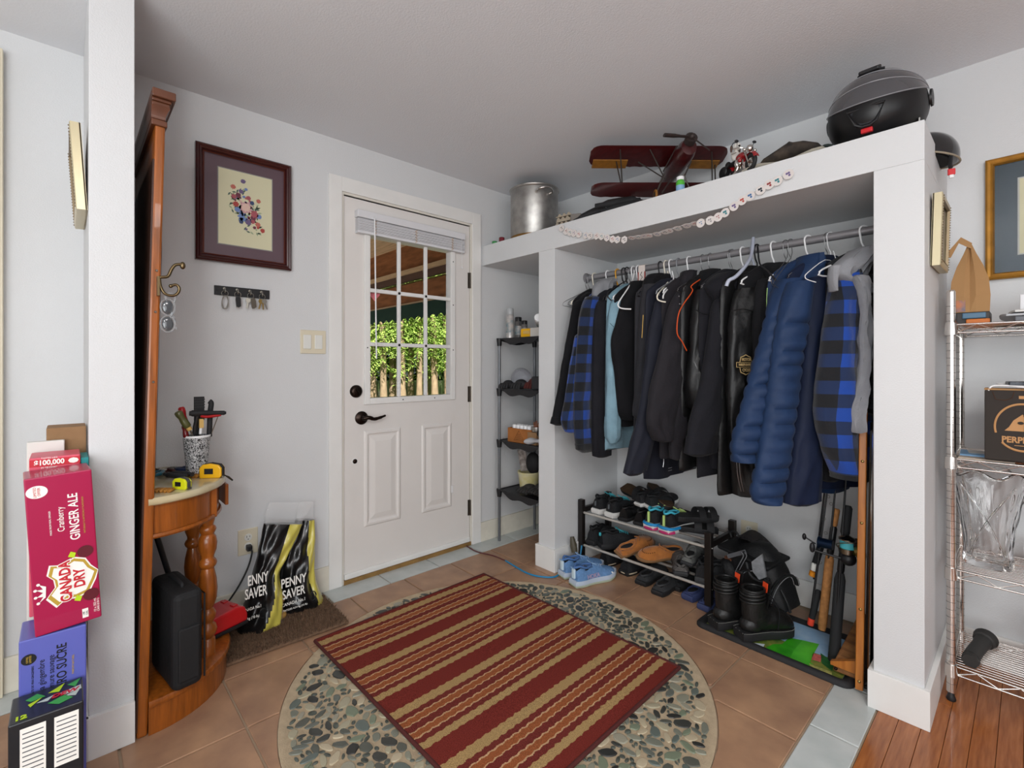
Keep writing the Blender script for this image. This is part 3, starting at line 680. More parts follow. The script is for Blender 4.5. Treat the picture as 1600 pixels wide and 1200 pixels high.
# ---- potato bags
yel = M('yellow_film', '#c9bd55', .3, coat=.3, bump=.2, bs=25); blk = M('black_film', '#101011', .28, coat=.3, bump=.25, bs=25)
clear = M('clear_film', '#ffffff', .08, trans=.6, alpha=.25, ior=1.3, bump=.8, bs=18, spec=.9)
potato = M('potato_skin', '#b48a4a', .7, var=.25, vs=12)
def bag(label, rings, loc, paint, mats, seedv, crown):
    t = thing('potato_bag', label, 'bag', loc)
    def lay(rings, K, n=56, close=True):
        rs = [(at(l, y, X=X), at(r, y, X=X), th) for (l, r, y, X, th) in rings]
        A = cat([r[0] for r in rs], K); C = cat([r[1] for r in rs], K); T = cat([V((r[2], 0, 0)) for r in rs], K); out = []
        for ii, (a, c, th) in enumerate(zip(A, C, T)):
            mid = (a + c) / 2; hv = (c - a) / 2; ring = []
            for k in range(n):
                an = 6.28319 * k / n; ca, sa = math.cos(an), math.sin(an); q = V((seedv, mid.y * 9 + ca * 1.6, mid.z * 9))
                f = 1 + .22 * math.sin(ca * 9 + ii * .22 + seedv) * max(.25, 1 - ii / len(A)) + .35 * noise.noise(q * 1.4)
                ring.append(mid + hv * (abs(ca) ** .85 * (1 if ca > 0 else -1)) * (1 + .03 * noise.noise(q * 3)) + X3 * (abs(sa) ** .8 * (1 if sa > 0 else -1)) * th.x * f)
            out.append(ring)
        return out
    out = lay(rings, 12, 112); b = B(); n = len(out[0]); b.loft(out); H = len(out) - 1
    for i in range(H):
        for k in range(n):
            an = 6.28319 * (k + .5) / n; u = (math.cos(an) + 1) / 2; b.mi[i * n + k] = paint(u, i / H, math.sin(an) > 0)
    b.build('printed_film', mats, t, smooth=True)
    B().loft(lay(crown, 5), cap=False).build('clear_top', clear, t)
    return t, out
def pA(u, h, front):
    s0, s1 = lerpk([(0, .62, 1.1), (.25, .62, 1.1), (.45, .66, 1.1), (.55, .60, .93), (.75, .45, .80), (1, .34, .78)], h)
    return 0 if u < s0 else (1 if u < s1 else 2) if front else 0
def pB(u, h, front): return (1 if u > lerpk([(0, .60), (.3, .66), (.6, .74), (1, .60)], h)[0] else 0) if front else 0
bagA, oA = bag('left potato bag, black and yellow, leaning on the wall by the outlet', [(412, 472, 818, .10, .018), (408, 463, 840, .11, .026), (402, 447, 870, .12, .034), (396, 436, 895, .13, .05), (388, 440, 930, .15, .068), (376, 441, 965, .155, .072), (370, 441, 984, .15, .066), (376, 436, 990, .15, .04)],
    (.12, .6, .02), pA, [blk, yel, clear], 1, [(420, 489, 785, .09, .006), (416, 484, 797, .09, .012), (413, 473, 812, .098, .015), (412, 472, 820, .10, .0175)])
bagB, oB = bag('right potato bag with large white lettering, black with yellow right side', [(462, 491, 812, .05, .018), (452, 492, 840, .06, .03), (443, 491, 870, .075, .045), (438, 490, 897, .085, .06), (437, 500, 925, .09, .072), (440, 506, 945, .095, .076), (441, 500, 960, .09, .066), (448, 484, 968, .09, .04)],
    (.09, .83, .02), pB, [blk, yel], 5, [(470, 490, 783, .04, .004), (464, 490, 800, .045, .012), (462, 491, 814, .05, .017)])
def on_bag(px, py, X, dx=.004): return at(px, py, X=X) 
up = V((-.04, 0, 1)); uB = V((0, 1, 0))
text('PENNY', .056, at(459, 908, X=.178), uB, up, ink_white, bagB, 'lettering', sx=.62, bold=.0008, ext=.001)
text('SAVER', .056, at(459, 926, X=.180), uB, up, ink_white, bagB, 'lettering', sx=.62, bold=.0008, ext=.001)
text('CANADA No.1', .02, at(459, 941, X=.181), uB, up, ink_white, bagB, 'lettering', sx=.8, ext=.001)
text('POTATOES 4.54 kg (10 lb)', .011, at(459, 950, X=.181), uB, up, ink_white, bagB, 'lettering', ext=.001)
text('ENNY', .06, at(403, 905, X=.205), V((0.05, 1, 0)), up, ink_white, bagA, 'lettering', sx=.5, bold=.0008, ext=.001)
text('SAVER', .06, at(400, 926, X=.222), V((0.05, 1, 0)), up, ink_white, bagA, 'lettering', sx=.5, bold=.0008, ext=.001)
text('CANADA No.1', .017, at(393, 951, X=.232), uB, up, ink_white, bagA, 'lettering', sx=.7, ext=.001)
text('4.54 kg (10 lb)', .015, at(391, 966, X=.234), uB, up, ink_white, bagA, 'lettering', sx=.8, ext=.001)
for (px, py, X) in ((430, 952, .17), (428, 972, .175), (433, 938, .16), (436, 962, .16), (435, 980, .16)):
    c = at(px, py, X=X); tag(B().ell(c, (.026, .032, .024)).build('potato', potato), 'pale brown potato showing through the clear side of the left bag, ' + {952: 'middle', 972: 'low', 938: 'topmost', 962: 'right', 980: 'lowest'}[py], 'potato', 'potatoes in the left bag')
for (pb, px, py, X, s) in ((bagA, 411, 958, .222, .016), (bagB, 489, 931, .168, .016)):
    c = at(px, py, X=X); b = B()
    for k in range(7):
        a = k * .9; b.tube([c + V((0, math.cos(a + q * .5) * s * (1 - .1 * q), math.sin(a + q * .5) * s * 1.3)) for q in range(4)], .002, 6)
    b.build('printed_mark', ink_black, pb)
# ================================================================== HALL TREE
HT = thing('hall_tree', 'tall honey wood hall tree with half moon marble table by the white post', 'hall tree', (.3, .2, 0))
lean = lambda z: .024 * z
def st(b, x0, x1, ya, yb, z0, z1):
    v = [(x, y + lean(z), z) for z in (z0, z1) for x, y in ((x0, ya), (x1, ya), (x1, yb), (x0, yb))]
    return b.add(v, [(0, 1, 2, 3), (4, 5, 6, 7), (0, 1, 5, 4), (1, 2, 6, 5), (2, 3, 7, 6), (3, 0, 4, 7)])
for (x0, x1) in ((.553, .588), (-.0 + .012, .045)):
    st(B(), x0, x1, .157, .184, 0.0, 1.93).build('stile', orange_wood, HT, bevel=.006)
st(B(), .045, .586, .154, .160, .02, 1.80).build('back_panel', dark_wood, HT)
st(B(), .045, .553, .157, .186, 1.74, 1.93).build('top_rail', orange_wood, HT, bevel=.004)
# arched mirror surround and mirror
b = B(); arc = [(.31 - .24 * math.cos(math.pi * i / 20), 1.5 + .2 * math.sin(math.pi * i / 20)) for i in range(21)]
poly = [(.07, .80)] + arc + [(.55, .80)]
b.tube([V((x, .178 + lean(z), z)) for x, z in poly], .011, 8, closed=True); b.build('mirror_moulding', dark_wood, HT)
B().loft([[V((x, .163 + lean(z), z)) for x, z in poly], [V((x, .166 + lean(z), z)) for x, z in poly]]).build('mirror', M('mirror_glass', '#e8eaec', .03, 1), HT, smooth=False)
# crown: stepped cornice
zc0 = 1.905
for (p, za, zb) in ((.006, 0, .018), (.0, .018, .022), (.012, .06, .072), (.016, .072, .082), (.026, .082, .108)):
    b = B(); o_ = lean(2.0); b.bb((0.012, .145 + o_ , zc0 + za), (.590 + p, .180 + o_ + p, zc0 + zb)); b.build('crown_moulding', M('walnut_crown', '#5d3420', .38, var=.3, vs=10, coat=.2), HT, bevel=.003)
b = B(); o_ = lean(2.0)
rg = []
for k in range(7):
    q = k / 6; p = .001 + .012 * (1 - math.cos(q * 1.57)); z = zc0 + .022 + .038 * q
    rg.append([(.012, .145 + o_, z), (.590 + p, .145 + o_, z), (.590 + p, .180 + o_ + p, z), (.012, .180 + o_ + p, z)])
b.loft(rg).build('crown_cove', M('walnut_crown', '#5d3420', .38), HT)
# half moon: marble, apron, shelf, plinth
hc_ = V((.300, .186, 0))
def half(r, ry, z, n=28): return [V((hc_.x + r * math.cos(math.pi * i / n), hc_.y + ry * math.sin(math.pi * i / n), z)) for i in range(n + 1)]
marble = M('cream_marble', '#cdc3a4', .22, var=.1, vs=10, col2='#b9a67e', coat=.3)
rx = .292
B().loft([half(rx - .006, .262, .712), half(rx, .268, .718), half(rx, .268, .728), half(rx - .005, .263, .736), half(rx - .02, .25, .738)]).build('marble_top', marble, HT)
B().loft([half(rx - .02, .243, .618), half(rx - .02, .243, .712)]).build('apron', orange_wood, HT)
B().loft([half(rx - .012, .25, .606), half(rx - .008, .254, .612), half(rx - .012, .25, .62)]).build('apron_bead', orange_wood, HT)
B().loft([half(rx + .0, .268, 0.0), half(rx + .0, .268, .088)]).build('plinth', orange_wood, HT)
B().loft([half(rx + .0, .268, .088), half(rx + .012, .28, .092), half(rx + .014, .282, .102), half(rx + .01, .278, .11), half(rx - .01, .26, .114)]).build('lower_shelf', orange_wood, HT)
prof = [(.024, 0), (.024, .055), (.018, .06), (.026, .072), (.03, .088), (.026, .104), (.018, .112), (.018, .118), (.024, .13), (.0265, .145), (.021, .158), (.015, .165), (.02, .172), (.0285, .2), (.031, .235), (.028, .27), (.022, .3), (.02, .31), (.027, .318), (.03, .328), (.026, .338), (.02, .345), (.021, .355), (.028, .375), (.03, .40), (.027, .42), (.02, .432), (.024, .44), (.028, .449), (.024, .459), (.018, .465), (.022, .48), (.024, .492)]
lx, ly = .455, .36
for (x, y) in ((.44, .372), (.17, .372)):
    b = B(); b.lathe([(r, .114 + z) for r, z in prof], (x, y, 0), 20); b.build('turned_leg', orange_wood, HT)
    B().box((x, y, .66), (.05, .05, .105)).build('leg_block', orange_wood, HT, bevel=.003)
for z in (.66,):
    B().box((.31, .448, z), (.12, .012, .08)).build('drawer_front', orange_wood, HT, bevel=.003)
# hook and sunglasses case
abr = M('antique_brass', '#6f5f45', .35, 1)
hp_ = at(247, 440, X=.585); yb = hp_.y; zb = hp_.z
def hk(px, py, X=.60): return at(px, py, X=X)
hook = B(); pth = [hk(248, 444), hk(249, 434), hk(262, 432), hk(268, 421), hk(274, 414), hk(283, 413)]
hook.tube(pth, .0048, 8, 4); pt2 = [hk(249, 434), hk(251, 448), hk(258, 459), hk(270, 462), hk(278, 458), hk(280, 450), hk(275, 445), hk(267, 447)]
hook.tube(pt2, .0045, 8, 4); hook.ell(hk(285.5, 415), (.008, .008, .012)); hook.ell(hk(267, 447), (.006, .006, .006)); hook.box(hk(247, 447) + V((0, -.0, 0)), (.02, .006, .06))
hook.build('coat_hook', abr, HT)
for z in (1.45, 1.32, 1.1): B().lathe([(0, 0), (.004, 0), (.003, .002), (0, .002)], (.589, .172 + lean(z), z), 8, RY).build('screw', hin, HT)
sgm = M('smoky_clear', '#dfe3e6', .06, trans=.8, alpha=.55, ior=1.3, spec=.9)
sg = thing('sunglasses', 'clear and smoky glasses hanging from the brass hook of the hall tree', 'glasses', hk(265, 490))
lens = M('smoke_lens', '#55585c', .08, trans=.35, coat=.6)
for (py_, rz0) in ((480, .017), (506, .015)):
    c = hk(262, py_); b = B(); b.ell(c, (.004, .015, .022)); b.build('lens', lens, sg)
    B().tube([c + V((.004, math.cos(6.283 * i / 20) * .019, math.sin(6.283 * i / 20) * .026)) for i in range(20)], .0022, 6, closed=True).build('rim', sgm, sg)
B().tube([hk(258, 462), hk(264, 480), hk(272, 497), hk(276, 515)], .003, 6, 4).tube([hk(275, 462), hk(270, 480), hk(266, 500), hk(258, 516)], .003, 6, 4).tube([hk(258, 462), hk(266, 458), hk(275, 463)], .003, 6, 3).build('temples', sgm, sg)
# ================================================================== ON THE MARBLE
MZ = .738
cupc = V((.30, .362, MZ))
def doodle():
    m = bpy.data.materials.new('doodle_print'); m.use_nodes = True; t = m.node_tree; N, L = t.nodes, t.links; b = N['Principled BSDF']; b.inputs['Roughness'].default_value = .4
    tc = N.new('ShaderNodeTexCoord'); vo = N.new('ShaderNodeTexVoronoi'); vo.feature = 'DISTANCE_TO_EDGE'; vo.inputs['Scale'].default_value = 75; nz = N.new('ShaderNodeTexNoise'); nz.inputs['Scale'].default_value = 60
    mx = N.new('ShaderNodeMix'); mx.data_type = 'VECTOR'; mx.inputs[0].default_value = .06; L.new(tc.outputs['Object'], mx.inputs[4]); L.new(nz.outputs[1], mx.inputs[5]); L.new(tc.outputs['Object'], nz.inputs[0]); L.new(mx.outputs[1], vo.inputs['Vector'])
    r = N.new('ShaderNodeValToRGB'); r.color_ramp.interpolation = 'CONSTANT'; e = r.color_ramp.elements; e[0].color = lin('#17181b'); e[1].position = .11; e[1].color = lin('#dcdcdc')
    x = e.new(.22); x.color = lin('#2b2c30'); y = e.new(.3); y.color = lin('#dcdcdc'); L.new(vo.outputs[0], r.inputs[0]); L.new(r.outputs[0], b.inputs['Base Color']); return m
cup = thing('tool_cup', 'tall black and white doodle printed tumbler holding tools on the marble', 'cup', cupc)
B().lathe([(.0, 0), (.031, 0), (.034, .02), (.0445, .143), (.0445, .148), (.0415, .148), (.040, .13), (.03, .01), (0, .01)], cupc, 36).build('tumbler', doodle(), cup)
B().lathe([(.0452, .143), (.0458, .147), (.0448, .151), (.0425, .149)], cupc, 36, cap=False).build('rim', white_pl, cup)
red_p = M('red_plastic', '#a5161b', .35); olive = M('olive_handle', '#55562c', .35, coat=.4); yelp = M('yellow_plastic', '#e0a810', .4); amber = M('amber_plastic', '#c9a45e', .4)
redclear = M('ruby_handle', '#6d1216', .25, coat=.5)
def tool(name, label, cat_, parts):
    t = thing(name, label, cat_, cupc + V((0, 0, .02)))
    for (nm, b, m) in parts: b.build(nm, m, t)
    return t
def cp(px, py, dX=0.0): return at(px, py, X=cupc.x + dX)
Bx = lambda: B()
def hndl(p, q, r, n=10): 
    p, q = V(p), V(q); d = q - p
    return B().tube([p + d * t for t in (0, .06, .2, .4, .6, .8, .94, 1)], [r * .6, r * .95, r, r * .8, r * .95, r, r * .95, r * .6], n)
tool('screwdriver', 'olive handled screwdriver leaning left in the tool cup', 'screwdriver', [('handle', hndl(cp(277, 643, .03), cp(294, 668, .03), .0135), olive), ('collar', B().tube([cp(293, 666, .03), cp(297, 672, .03)], .009, 8), amber), ('shaft', B().tube([cp(296, 670, .03), cp(305, 688, .02), cupc + V((.01, .01, .02))], .003, 8), keyst)])
tool('screwdriver', 'red topped screwdriver behind the olive one in the tool cup', 'screwdriver', [('handle', hndl(cp(283, 636, -.02), cp(292, 672, -.01), .012), red_p), ('shaft', B().tube([cp(292, 672, -.01), cupc + V((-.01, -.005, .02))], .003, 8), keyst)])
tool('screwdriver', 'clear ruby handled screwdriver low at the left of the tool cup', 'screwdriver', [('handle', hndl(cp(288, 664, .015), cp(291, 684, .015), .010), redclear), ('shaft', B().tube([cp(291, 684, .015), cupc + V((0, -.01, .02))], .0025, 8), keyst)])
tool('wood_rasp', 'black textured flat tool handle standing tallest in the tool cup', 'tool', [('handle', B().box((cp(312, 655) + cp(312, 622)) / 2 + V((-.01, 0, 0)), (.016, .032, .09)), black_rub), ('grip_ribs', (lambda b: [b.box(cp(312, 624 + k * 4.2) + V((-.001, 0, 0)), (.004, .034, .004)) for k in range(4)] and b)(B()), black_pl), ('shank', B().tube([cp(311, 652) + V((-.01, 0, 0)), cupc + V((-.012, -.003, .02))], .007, 8), black_pl)])
tool('ratchet', 'black ratchet handle with hooked top at the right of the tool cup', 'tool', [('handle', B().tube([cp(327, 682), cp(328, 655), cp(329, 640), cp(330, 630), cp(327, 627)], .0095, 8, 4), black_rub), ('shank', B().tube([cp(327, 682), cupc + V((0, .012, .02))], .005, 8), keyst)])
hz = cp(324, 648, .03)
fa, fb_ = cp(296, 646, .03), cp(353, 645, .03); d_ = fb_ - fa
hb = B(); hb.tube([fa, fa + d_ * .12 + Z3 * -.0, fa + d_ * .5 + Z3 * .001, fa + d_ * .85, fb_], [.009, .012, .010, .0085, .009, .006], 10, 4)
ins = B(); ins.tube([fa + d_ * .3 + Z3 * -.009, fa + d_ * .42 + Z3 * -.013, fa + d_ * .6 + Z3 * -.012, fa + d_ * .85 + Z3 * -.007], .006, 8, 4)
tool('folding_saw', 'black and red grip of a saw lying crosswise over the tool cup', 'saw', [('grip', hb, black_rub), ('red_insert', ins, red_p), ('frame_rod', B().tube([fa + d_ * .8 - Z3 * .006, cp(328, 684, .0), cupc + V((.0, .02, .06))], .002, 6, 3), keyst), ('blade', B().tube([fa + d_ * .2 - Z3 * .01, cp(303, 680, .02), cupc + V((0, 0, .02))], .006, 6, 3), black_pl)])
tool('wood_chisel', 'yellow handled chisel at the middle of the tool cup', 'chisel', [('handle', B().box((cp(315, 655, .02) + cp(314, 668, .02)) / 2, (.012, .014, .034)), amber), ('ferrule', B().tube([cp(314, 668, .02), cp(313, 678, .02)], .005, 8), white_pl), ('blade', B().tube([cp(313, 676, .02), cupc + V((.01, .004, .02))], .0035, 6), keyst)])
# tape measures
def tape(label, c, yaw, s, body, trim):
    t = thing('tape_measure', label, 'tape measure', c, yaw)
    pr_ = [(-.036, 0), (.034, 0), (.039, .008), (.039, .035), (.03, .048), (.0, .054), (-.025, .05), (-.037, .038)]
    pr_ = [(a * s, z * s) for a, z in pr_]
    B().loft([[V((a, -.017 * s, z)) for a, z in pr_], [V((a, .017 * s, z)) for a, z in pr_]]).build('body', body, t, local=True, bevel=.004 * s)
    for sy in (-1, 1): B().prism([(-.018 * s, .016 * s), (.012 * s, .016 * s), (.012 * s, .036 * s), (-.018 * s, .036 * s)], (0, sy * .0172 * s - (.0 if sy < 0 else 0), 0), X3, Z3, sy * -.0012).build('black_badge', black_pl, t, local=True)
    B().loft([[V((a * 1.03, -.009 * s, z * 1.03 - .0005)) for a, z in pr_[2:]], [V((a * 1.03, .009 * s, z * 1.03 - .0005)) for a, z in pr_[2:]]]).build('grip', trim, t, local=True)
    B().box((.041 * s, 0, .004), (.006, .018 * s, .007)).build('hook', keyst, t, local=True)
    return t
yw = math.atan2(RV.y, RV.x)
def mz(px, py): return at(px, py, Z=MZ)
tape('larger yellow tape measure with black badge on the right of the marble', mz(331, 746), yw + .12, 1.0, yelp, black_rub)
tape('small lime yellow tape measure lying in front of the doodle cup', mz(284, 764), yw - .2, .72, M('lime_plastic', '#cfd21a', .4), M('grey_band', '#4a4a4c', .5))
# pliers and small tools in a heap
def pliers(label, p, ang, hm, s=1, op=.3, z=0.006):
    t = thing('pliers', label, 'pliers', (p.x, p.y, MZ + z), ang)
    for sg_ in (1, -1):
        B().tube([(-.0 * s, .0, .003), (-.03 * s, sg_ * .016 * s * (1 + op), .004), (-.07 * s, sg_ * .02 * s * (1 + op), .004), (-.11 * s, sg_ * .012 * s * (1 + op * 2), .004)], [.006 * s, .0095 * s, .0098 * s, .008 * s], 8, 4).build('handle', hm, t, local=True)
        B().tube([(0, 0, .003), (.012 * s, sg_ * .007 * s, .003), (.03 * s, sg_ * .006 * s, .003), (.045 * s, sg_ * .0025 * s, .003)], [.006 * s, .007 * s, .005 * s, .003 * s], 6, 3).build('jaw', keyst, t, local=True)
    B().lathe([(0, 0), (.008 * s, 0), (.007 * s, .008), (0, .008)], (0, 0, 0), 14).build('pivot', keyst, t, local=True)
teal = M('teal_grip', '#1d5a6c', .4); navy = M('navy_grip', '#1c2b4e', .4)
pliers('teal handled pliers opened at the front left of the marble', mz(251, 744), yw + 1.75, teal, .8, .5, .016)
pliers('black handled long pliers pointing left on the marble', mz(257, 748), yw + 2.95, M('charcoal_grip', '#26272a', .5), 1.0, -.1, .014)
pliers('navy handled pliers nearest the doodle cup', mz(275, 737), yw + 2.75, navy, .95, -.2, .01)
pliers('grey jawed side cutters with dark red grips behind the others', mz(250, 738), yw + 2.6, M('dark_red_grip', '#4b2622', .5), .8, .1, .006)
for (px, py, lab) in ((262, 766, 'tan leather glove finger at the front edge of the marble'), (304, 744, 'crumpled tan leather scrap beside the big tape measure')):
    c = mz(px, py); b = B()
    for k in range(5): b.tube([c + RV * (.012 * k - .03) + V((0, 0, .004)), c + RV * (.012 * k - .02) - FV * .02 + V((0, 0, .008)), c + RV * (.014 * k - .03) - FV * .035 + V((0, 0, .004))], .006, 6, 3)
    tag(b.build('leather_scrap', M('tan_leather', '#a5702a', .7, var=.3, vs=60)), lab, 'leather')
tag(B().tube([mz(352, 745) + Z3 * .005, mz(357, 748) + Z3 * .006, mz(363, 751) + Z3 * .002], [.002, .004, .003], 8).build('marker_tip', black_pl), 'black pointed tip over the right rim of the marble', 'tool')
# ---- below: bag, charger, black pole
softb = M('soft_black', '#141416', .75, bump=.4, bs=60)
cb = thing('camera_bag', 'black padded rectangular case standing on the lower shelf of the hall tree', 'case', (.5, .27, .115), R_(8))
B().box((0, 0, .155), (.24, .085, .31)).build('body', softb, cb, local=True, bevel=.02, seg=3)
B().tube([(-.12, .045, .02), (-.12, .045, .29), (.12, .045, .29), (.12, .045, .02)], .003, 6).build('piping', black_pl, cb, local=True)
B().tube([(-.06, 0, .31), (-.05, 0, .318), (.05, 0, .318), (.06, 0, .31)], .006, 8, 4).build('carry_handle', softb, cb, local=True)
B().bb((.118, -.03, .03), (.128, .03, .2)).build('side_pocket', softb, cb, local=True, bevel=.008)
tag(B().tube([at(243, 832, X=.35), at(280, 948, X=.30)], .009, 10).tube([at(241, 826, X=.352), at(243, 833, X=.35)], .012, 10).build('umbrella', black_pl), 'thin black umbrella shaft slanting behind the turned legs', 'umbrella')
chg = thing('battery_charger', 'red and black battery charger on the lower shelf beside the mat', 'charger', (.29, .425, .117), R_(20))
redt = M('tool_red', '#b5151c', .35, coat=.3)
b = B(); pr2 = [(-.12, .012), (-.115, .05), (-.05, .075), (.06, .082), (.085, .07), (.095, .04), (.095, .012)]
b.loft([[V((y * .6, a, z)) for a, z in pr2] for y in (-.1, -.085, .085, .1)]); b.build('housing', redt, chg, local=True, bevel=.008)
B().box((0, -.012, .007), (.128, .215, .014)).build('base', black_pl, chg, local=True, bevel=.004)
B().bb((-.045, -.10, .055), (.045, -.03, .07)).build('battery_slot', black_pl, chg, local=True, bevel=.004)
for q in (-.03, 0.03): B().bb((q - .012, .045, .08), (q + .012, .065, .085)).build('latch', redt, chg, local=True, bevel=.002)
# ================================================================== LEFT: FRAME ON THE STUB, DRINK CARTONS
champ = M('champagne_frame', '#c9bd9c', .3, .55); champ_d = M('bronze_edge', '#7a6a52', .4, .6)
def small_frame(label, org, u, n, wd, ht, tilt, prt):
    "picture frame hanging with its wire, so the top stands a little off the wall"
    t = thing('picture', label, 'picture', org); O, u, n = V(org), V(u), V(n)
    up = (Z3 * math.cos(tilt) + n * math.sin(tilt)).normalized(); nn = (n * math.cos(tilt) - Z3 * math.sin(tilt)).normalized()
    def q(a, z, h): return O + u * a + up * z + nn * h
    def ringf(o_, h): return [q(o_, o_, h), q(wd - o_, o_, h), q(wd - o_, ht - o_, h), q(o_, ht - o_, h)]
    B().loft([ringf(0, 0), ringf(0, .024), ringf(.003, .026), ringf(.018, .027), ringf(.02, .024)], cap=False).build('frame', champ, t, smooth=False)
    B().loft([ringf(.02, .026), ringf(.022, .0275), ringf(.024, .02)], cap=False).build('inner_edge', champ_d, t, smooth=False)
    b = B(); 
    for k in range(26):
        for a in (.011, wd - .011): b.ell(q(a, .01 + (ht - .02) * k / 25, .0275), (.0022, .0022, .0022), n=6, m=4)
    b.build('beading', champ_d, t)['kind'] = 'stuff'
    B().loft([ringf(.0, .001), ringf(.0, .004)]).build('backing', cardboard, t, smooth=False)
    B().loft([ringf(.02, .010), ringf(.02, .013)]).build('print', prt, t, smooth=False)
    B().loft([ringf(.02, .018), ringf(.02, .019)]).build('glass', M('frame_glass', '#ffffff', .0, trans=1, ior=1.02), t, smooth=False)
small_frame('narrow champagne frame seen edge on at the left of the white post', (.505, .046, 1.625), (-1, 0, 0), (0, -1, 0), .29, .26, R_(3.5), M('grey_print', '#a9a49b', .6))
small_frame('small gold frame seen edge on at the right side of the closet pier', (2.2265, 2.112, 1.485), (0, 1, 0), (1, 0, 0), .215, .24, R_(1.5), M('grey_print', '#a9a49b', .6))
# cartons. local frame: face looks along +X, width along Y, standing on end
def carton(label, x0, x1, y0, y1, z0, z1, mat, rx=0, ry=0, rz=0):
    t = thing('drink_carton', label, 'carton', ((x0 + x1) / 2, (y0 + y1) / 2, z0), rot=(rx, ry, rz))
    hx, hy, hz = (x1 - x0) / 2, (y1 - y0) / 2, (z1 - z0)
    B().bb((-hx, -hy, 0), (hx, hy, hz)).build('box', mat, t, local=True, bevel=.003)
    return t, hx, hy, hz
cran = M('cranberry_card', '#a50f46', .35, coat=.3, bump=.05, bs=12); pinkc = M('coral_card', '#d8566b', .4); bluec = M('periwinkle_card', '#5b62b5', .35, coat=.25, bump=.05, bs=12)
lime = M('lime_ink', '#b7d51e', .5); greeni = M('green_ink', '#3f9d4a', .5); tealc = M('teal_card', '#1d8a8c', .45); navyc = M('midnight_card', '#12181f', .35, coat=.3); gold_i = M('gold_ink', '#b99a3a', .4); red_i = M('red_ink', '#c21f2f', .5)
berry = M('berry_ink', '#5c1020', .5); silver_i = M('silver_ink', '#b9c4bd', .4); white_i = ink_white
def ft(t, hx, s, size, y, z, mat, **k):      # text running up the +X face
    return text(s, size, (hx + .0006, y, z), Z3, -Y3, mat, t, local=True, **k)
def fpoly(t, hx, pts, mat, nm, lift=.0006): 
    return B().prism(pts, (hx + lift, 0, 0), Y3, Z3, .0003).build(nm, mat, t, local=True, smooth=False)
bl_, hx, hy, hz = carton('periwinkle blue drink carton standing under the cranberry one', .62, .75, -.088, .038, 0, .465, bluec, rz=0)
ft(bl_, hx, 'ZERO SUCRE', .027, .016, .432, ink_black, sx=.8, align='RIGHT', bold=.0003); ft(bl_, hx, 'Soda gingembre', .017, -.022, .405, ink_black, sx=.9, align='RIGHT'); ft(bl_, hx, 'et mure sauvage', .017, -.004, .41, ink_black, sx=.9, align='RIGHT')
ft(bl_, hx, 'PARFUM NATUREL', .006, .037, .37, gold_i); ft(bl_, hx, 'FAITE DE VRAI GINGEMBRE', .006, -.038, .36, ink_black)
fpoly(bl_, hx, [(a - .045, z + .415) for a, z in disc(24, .014, .95)], ink_black, 'printed_badge'); text('OFFRE\nLIMITÉE', .0055, (hx + .0012, -.045, .415), Z3, -Y3, gold_i, bl_, local=True)
ca, hx, hy, hz = carton('cranberry red drink carton standing on the blue one, leaning right', .625, .752, -.062, .066, .47, .872, cran, rx=R_(-1), rz=0)
ca.rotation_euler = (R_(3.0), 0, R_(3)); 
from mathutils import Euler
def refix(o): W[o] = Matrix.Translation(o.location) @ o.rotation_euler.to_matrix().to_4x4()
refix(ca)
ft(ca, hx, 'GINGER ALE', .027, .024, .285, ink_white, sx=.82, bold=.0004); ft(ca, hx, 'Cranberry', .019, -.002, .285, ink_white, sx=.8); ft(ca, hx, 'MADE FROM REAL GINGER', .0052, -.022, .28, ink_white); ft(ca, hx, 'NATURALLY & ARTIFICIALLY FLAVOURED', .0052, .042, .285, gold_i)
fpoly(ca, hx, [(a - .042, z + .365) for a, z in disc(24, .02, .8)], ink_white, 'printed_badge'); text('LIMITED\nOFFER', .0075, (hx + .0012, -.042, .365), Z3, -Y3, red_i, ca, local=True)
sh = [(-.028, .175), (-.034, .15), (-.022, .135), (-.02, .115), (-.038, .09), (-.02, .062), (-.002, .076), (.02, .072), (.045, .078), (.06, .11), (.068, .12 + .012), (.052, .15), (.042, .172), (.02, .182), (-.005, .168)]
sh = [(a - .002, z - .002) for a, z in sh]
def sc2(p, s, c=(.012, .124)): return [((a - c[0]) * s + c[0], (z - c[1]) * s + c[1]) for a, z in p]
fpoly(ca, hx, [(min(a, .0635), z) for a, z in sc2(sh, 1.0)], ink_white, 'printed_shield'); fpoly(ca, hx, [(min(a, .062), z) for a, z in sc2(sh, .93)], gold_i, 'printed_shield', .001); fpoly(ca, hx, sc2(sh, .8), ink_white, 'printed_shield', .0014)
[text(w_, .030, (hx + .0021 + k_ * .0006, y_, .122), Z3, -Y3, m_, ca, local=True, sx=.82, bold=b_) for (w_, y_) in (('CANADA', -.001), ('DRY', .026)) for (k_, m_, b_) in ((0, ink_white, .0032), (1, red_i, .0010))]
for (a, z) in ((.04, .188), (.046, .07)):
    fpoly(ca, hx, [(a + p * .95, z + q_) for p, q_ in disc(18, .017, .9)], berry, 'printed_berry', .0024)
    fpoly(ca, hx, [(a - .018, z + .002), (a - .028, z + .008), (a - .034, z - .004), (a - .022, z - .01)], lime, 'printed_leaf', .0026)
crown = [(-.04, .095), (-.052, .085), (-.044, .098), (-.056, .1), (-.044, .108), (-.056, .118), (-.044, .117), (-.05, .13), (-.038, .122)]
fpoly(ca, hx, crown, ink_white, 'printed_crown', .001)
for (a, z) in ((-.054, .084), (-.058, .1), (-.058, .118), (-.052, .131)): fpoly(ca, hx, [(max(a + p, -.0625), z + q_) for p, q_ in disc(8, .0035)], ink_white, 'printed_crown', .001)
ft(ca, hx, '12 x 355 mL', .0075, .052, .038, ink_white); ft(ca, hx, 'CANS (4.26 L)', .0065, .0585, .036, ink_white, sx=.9)
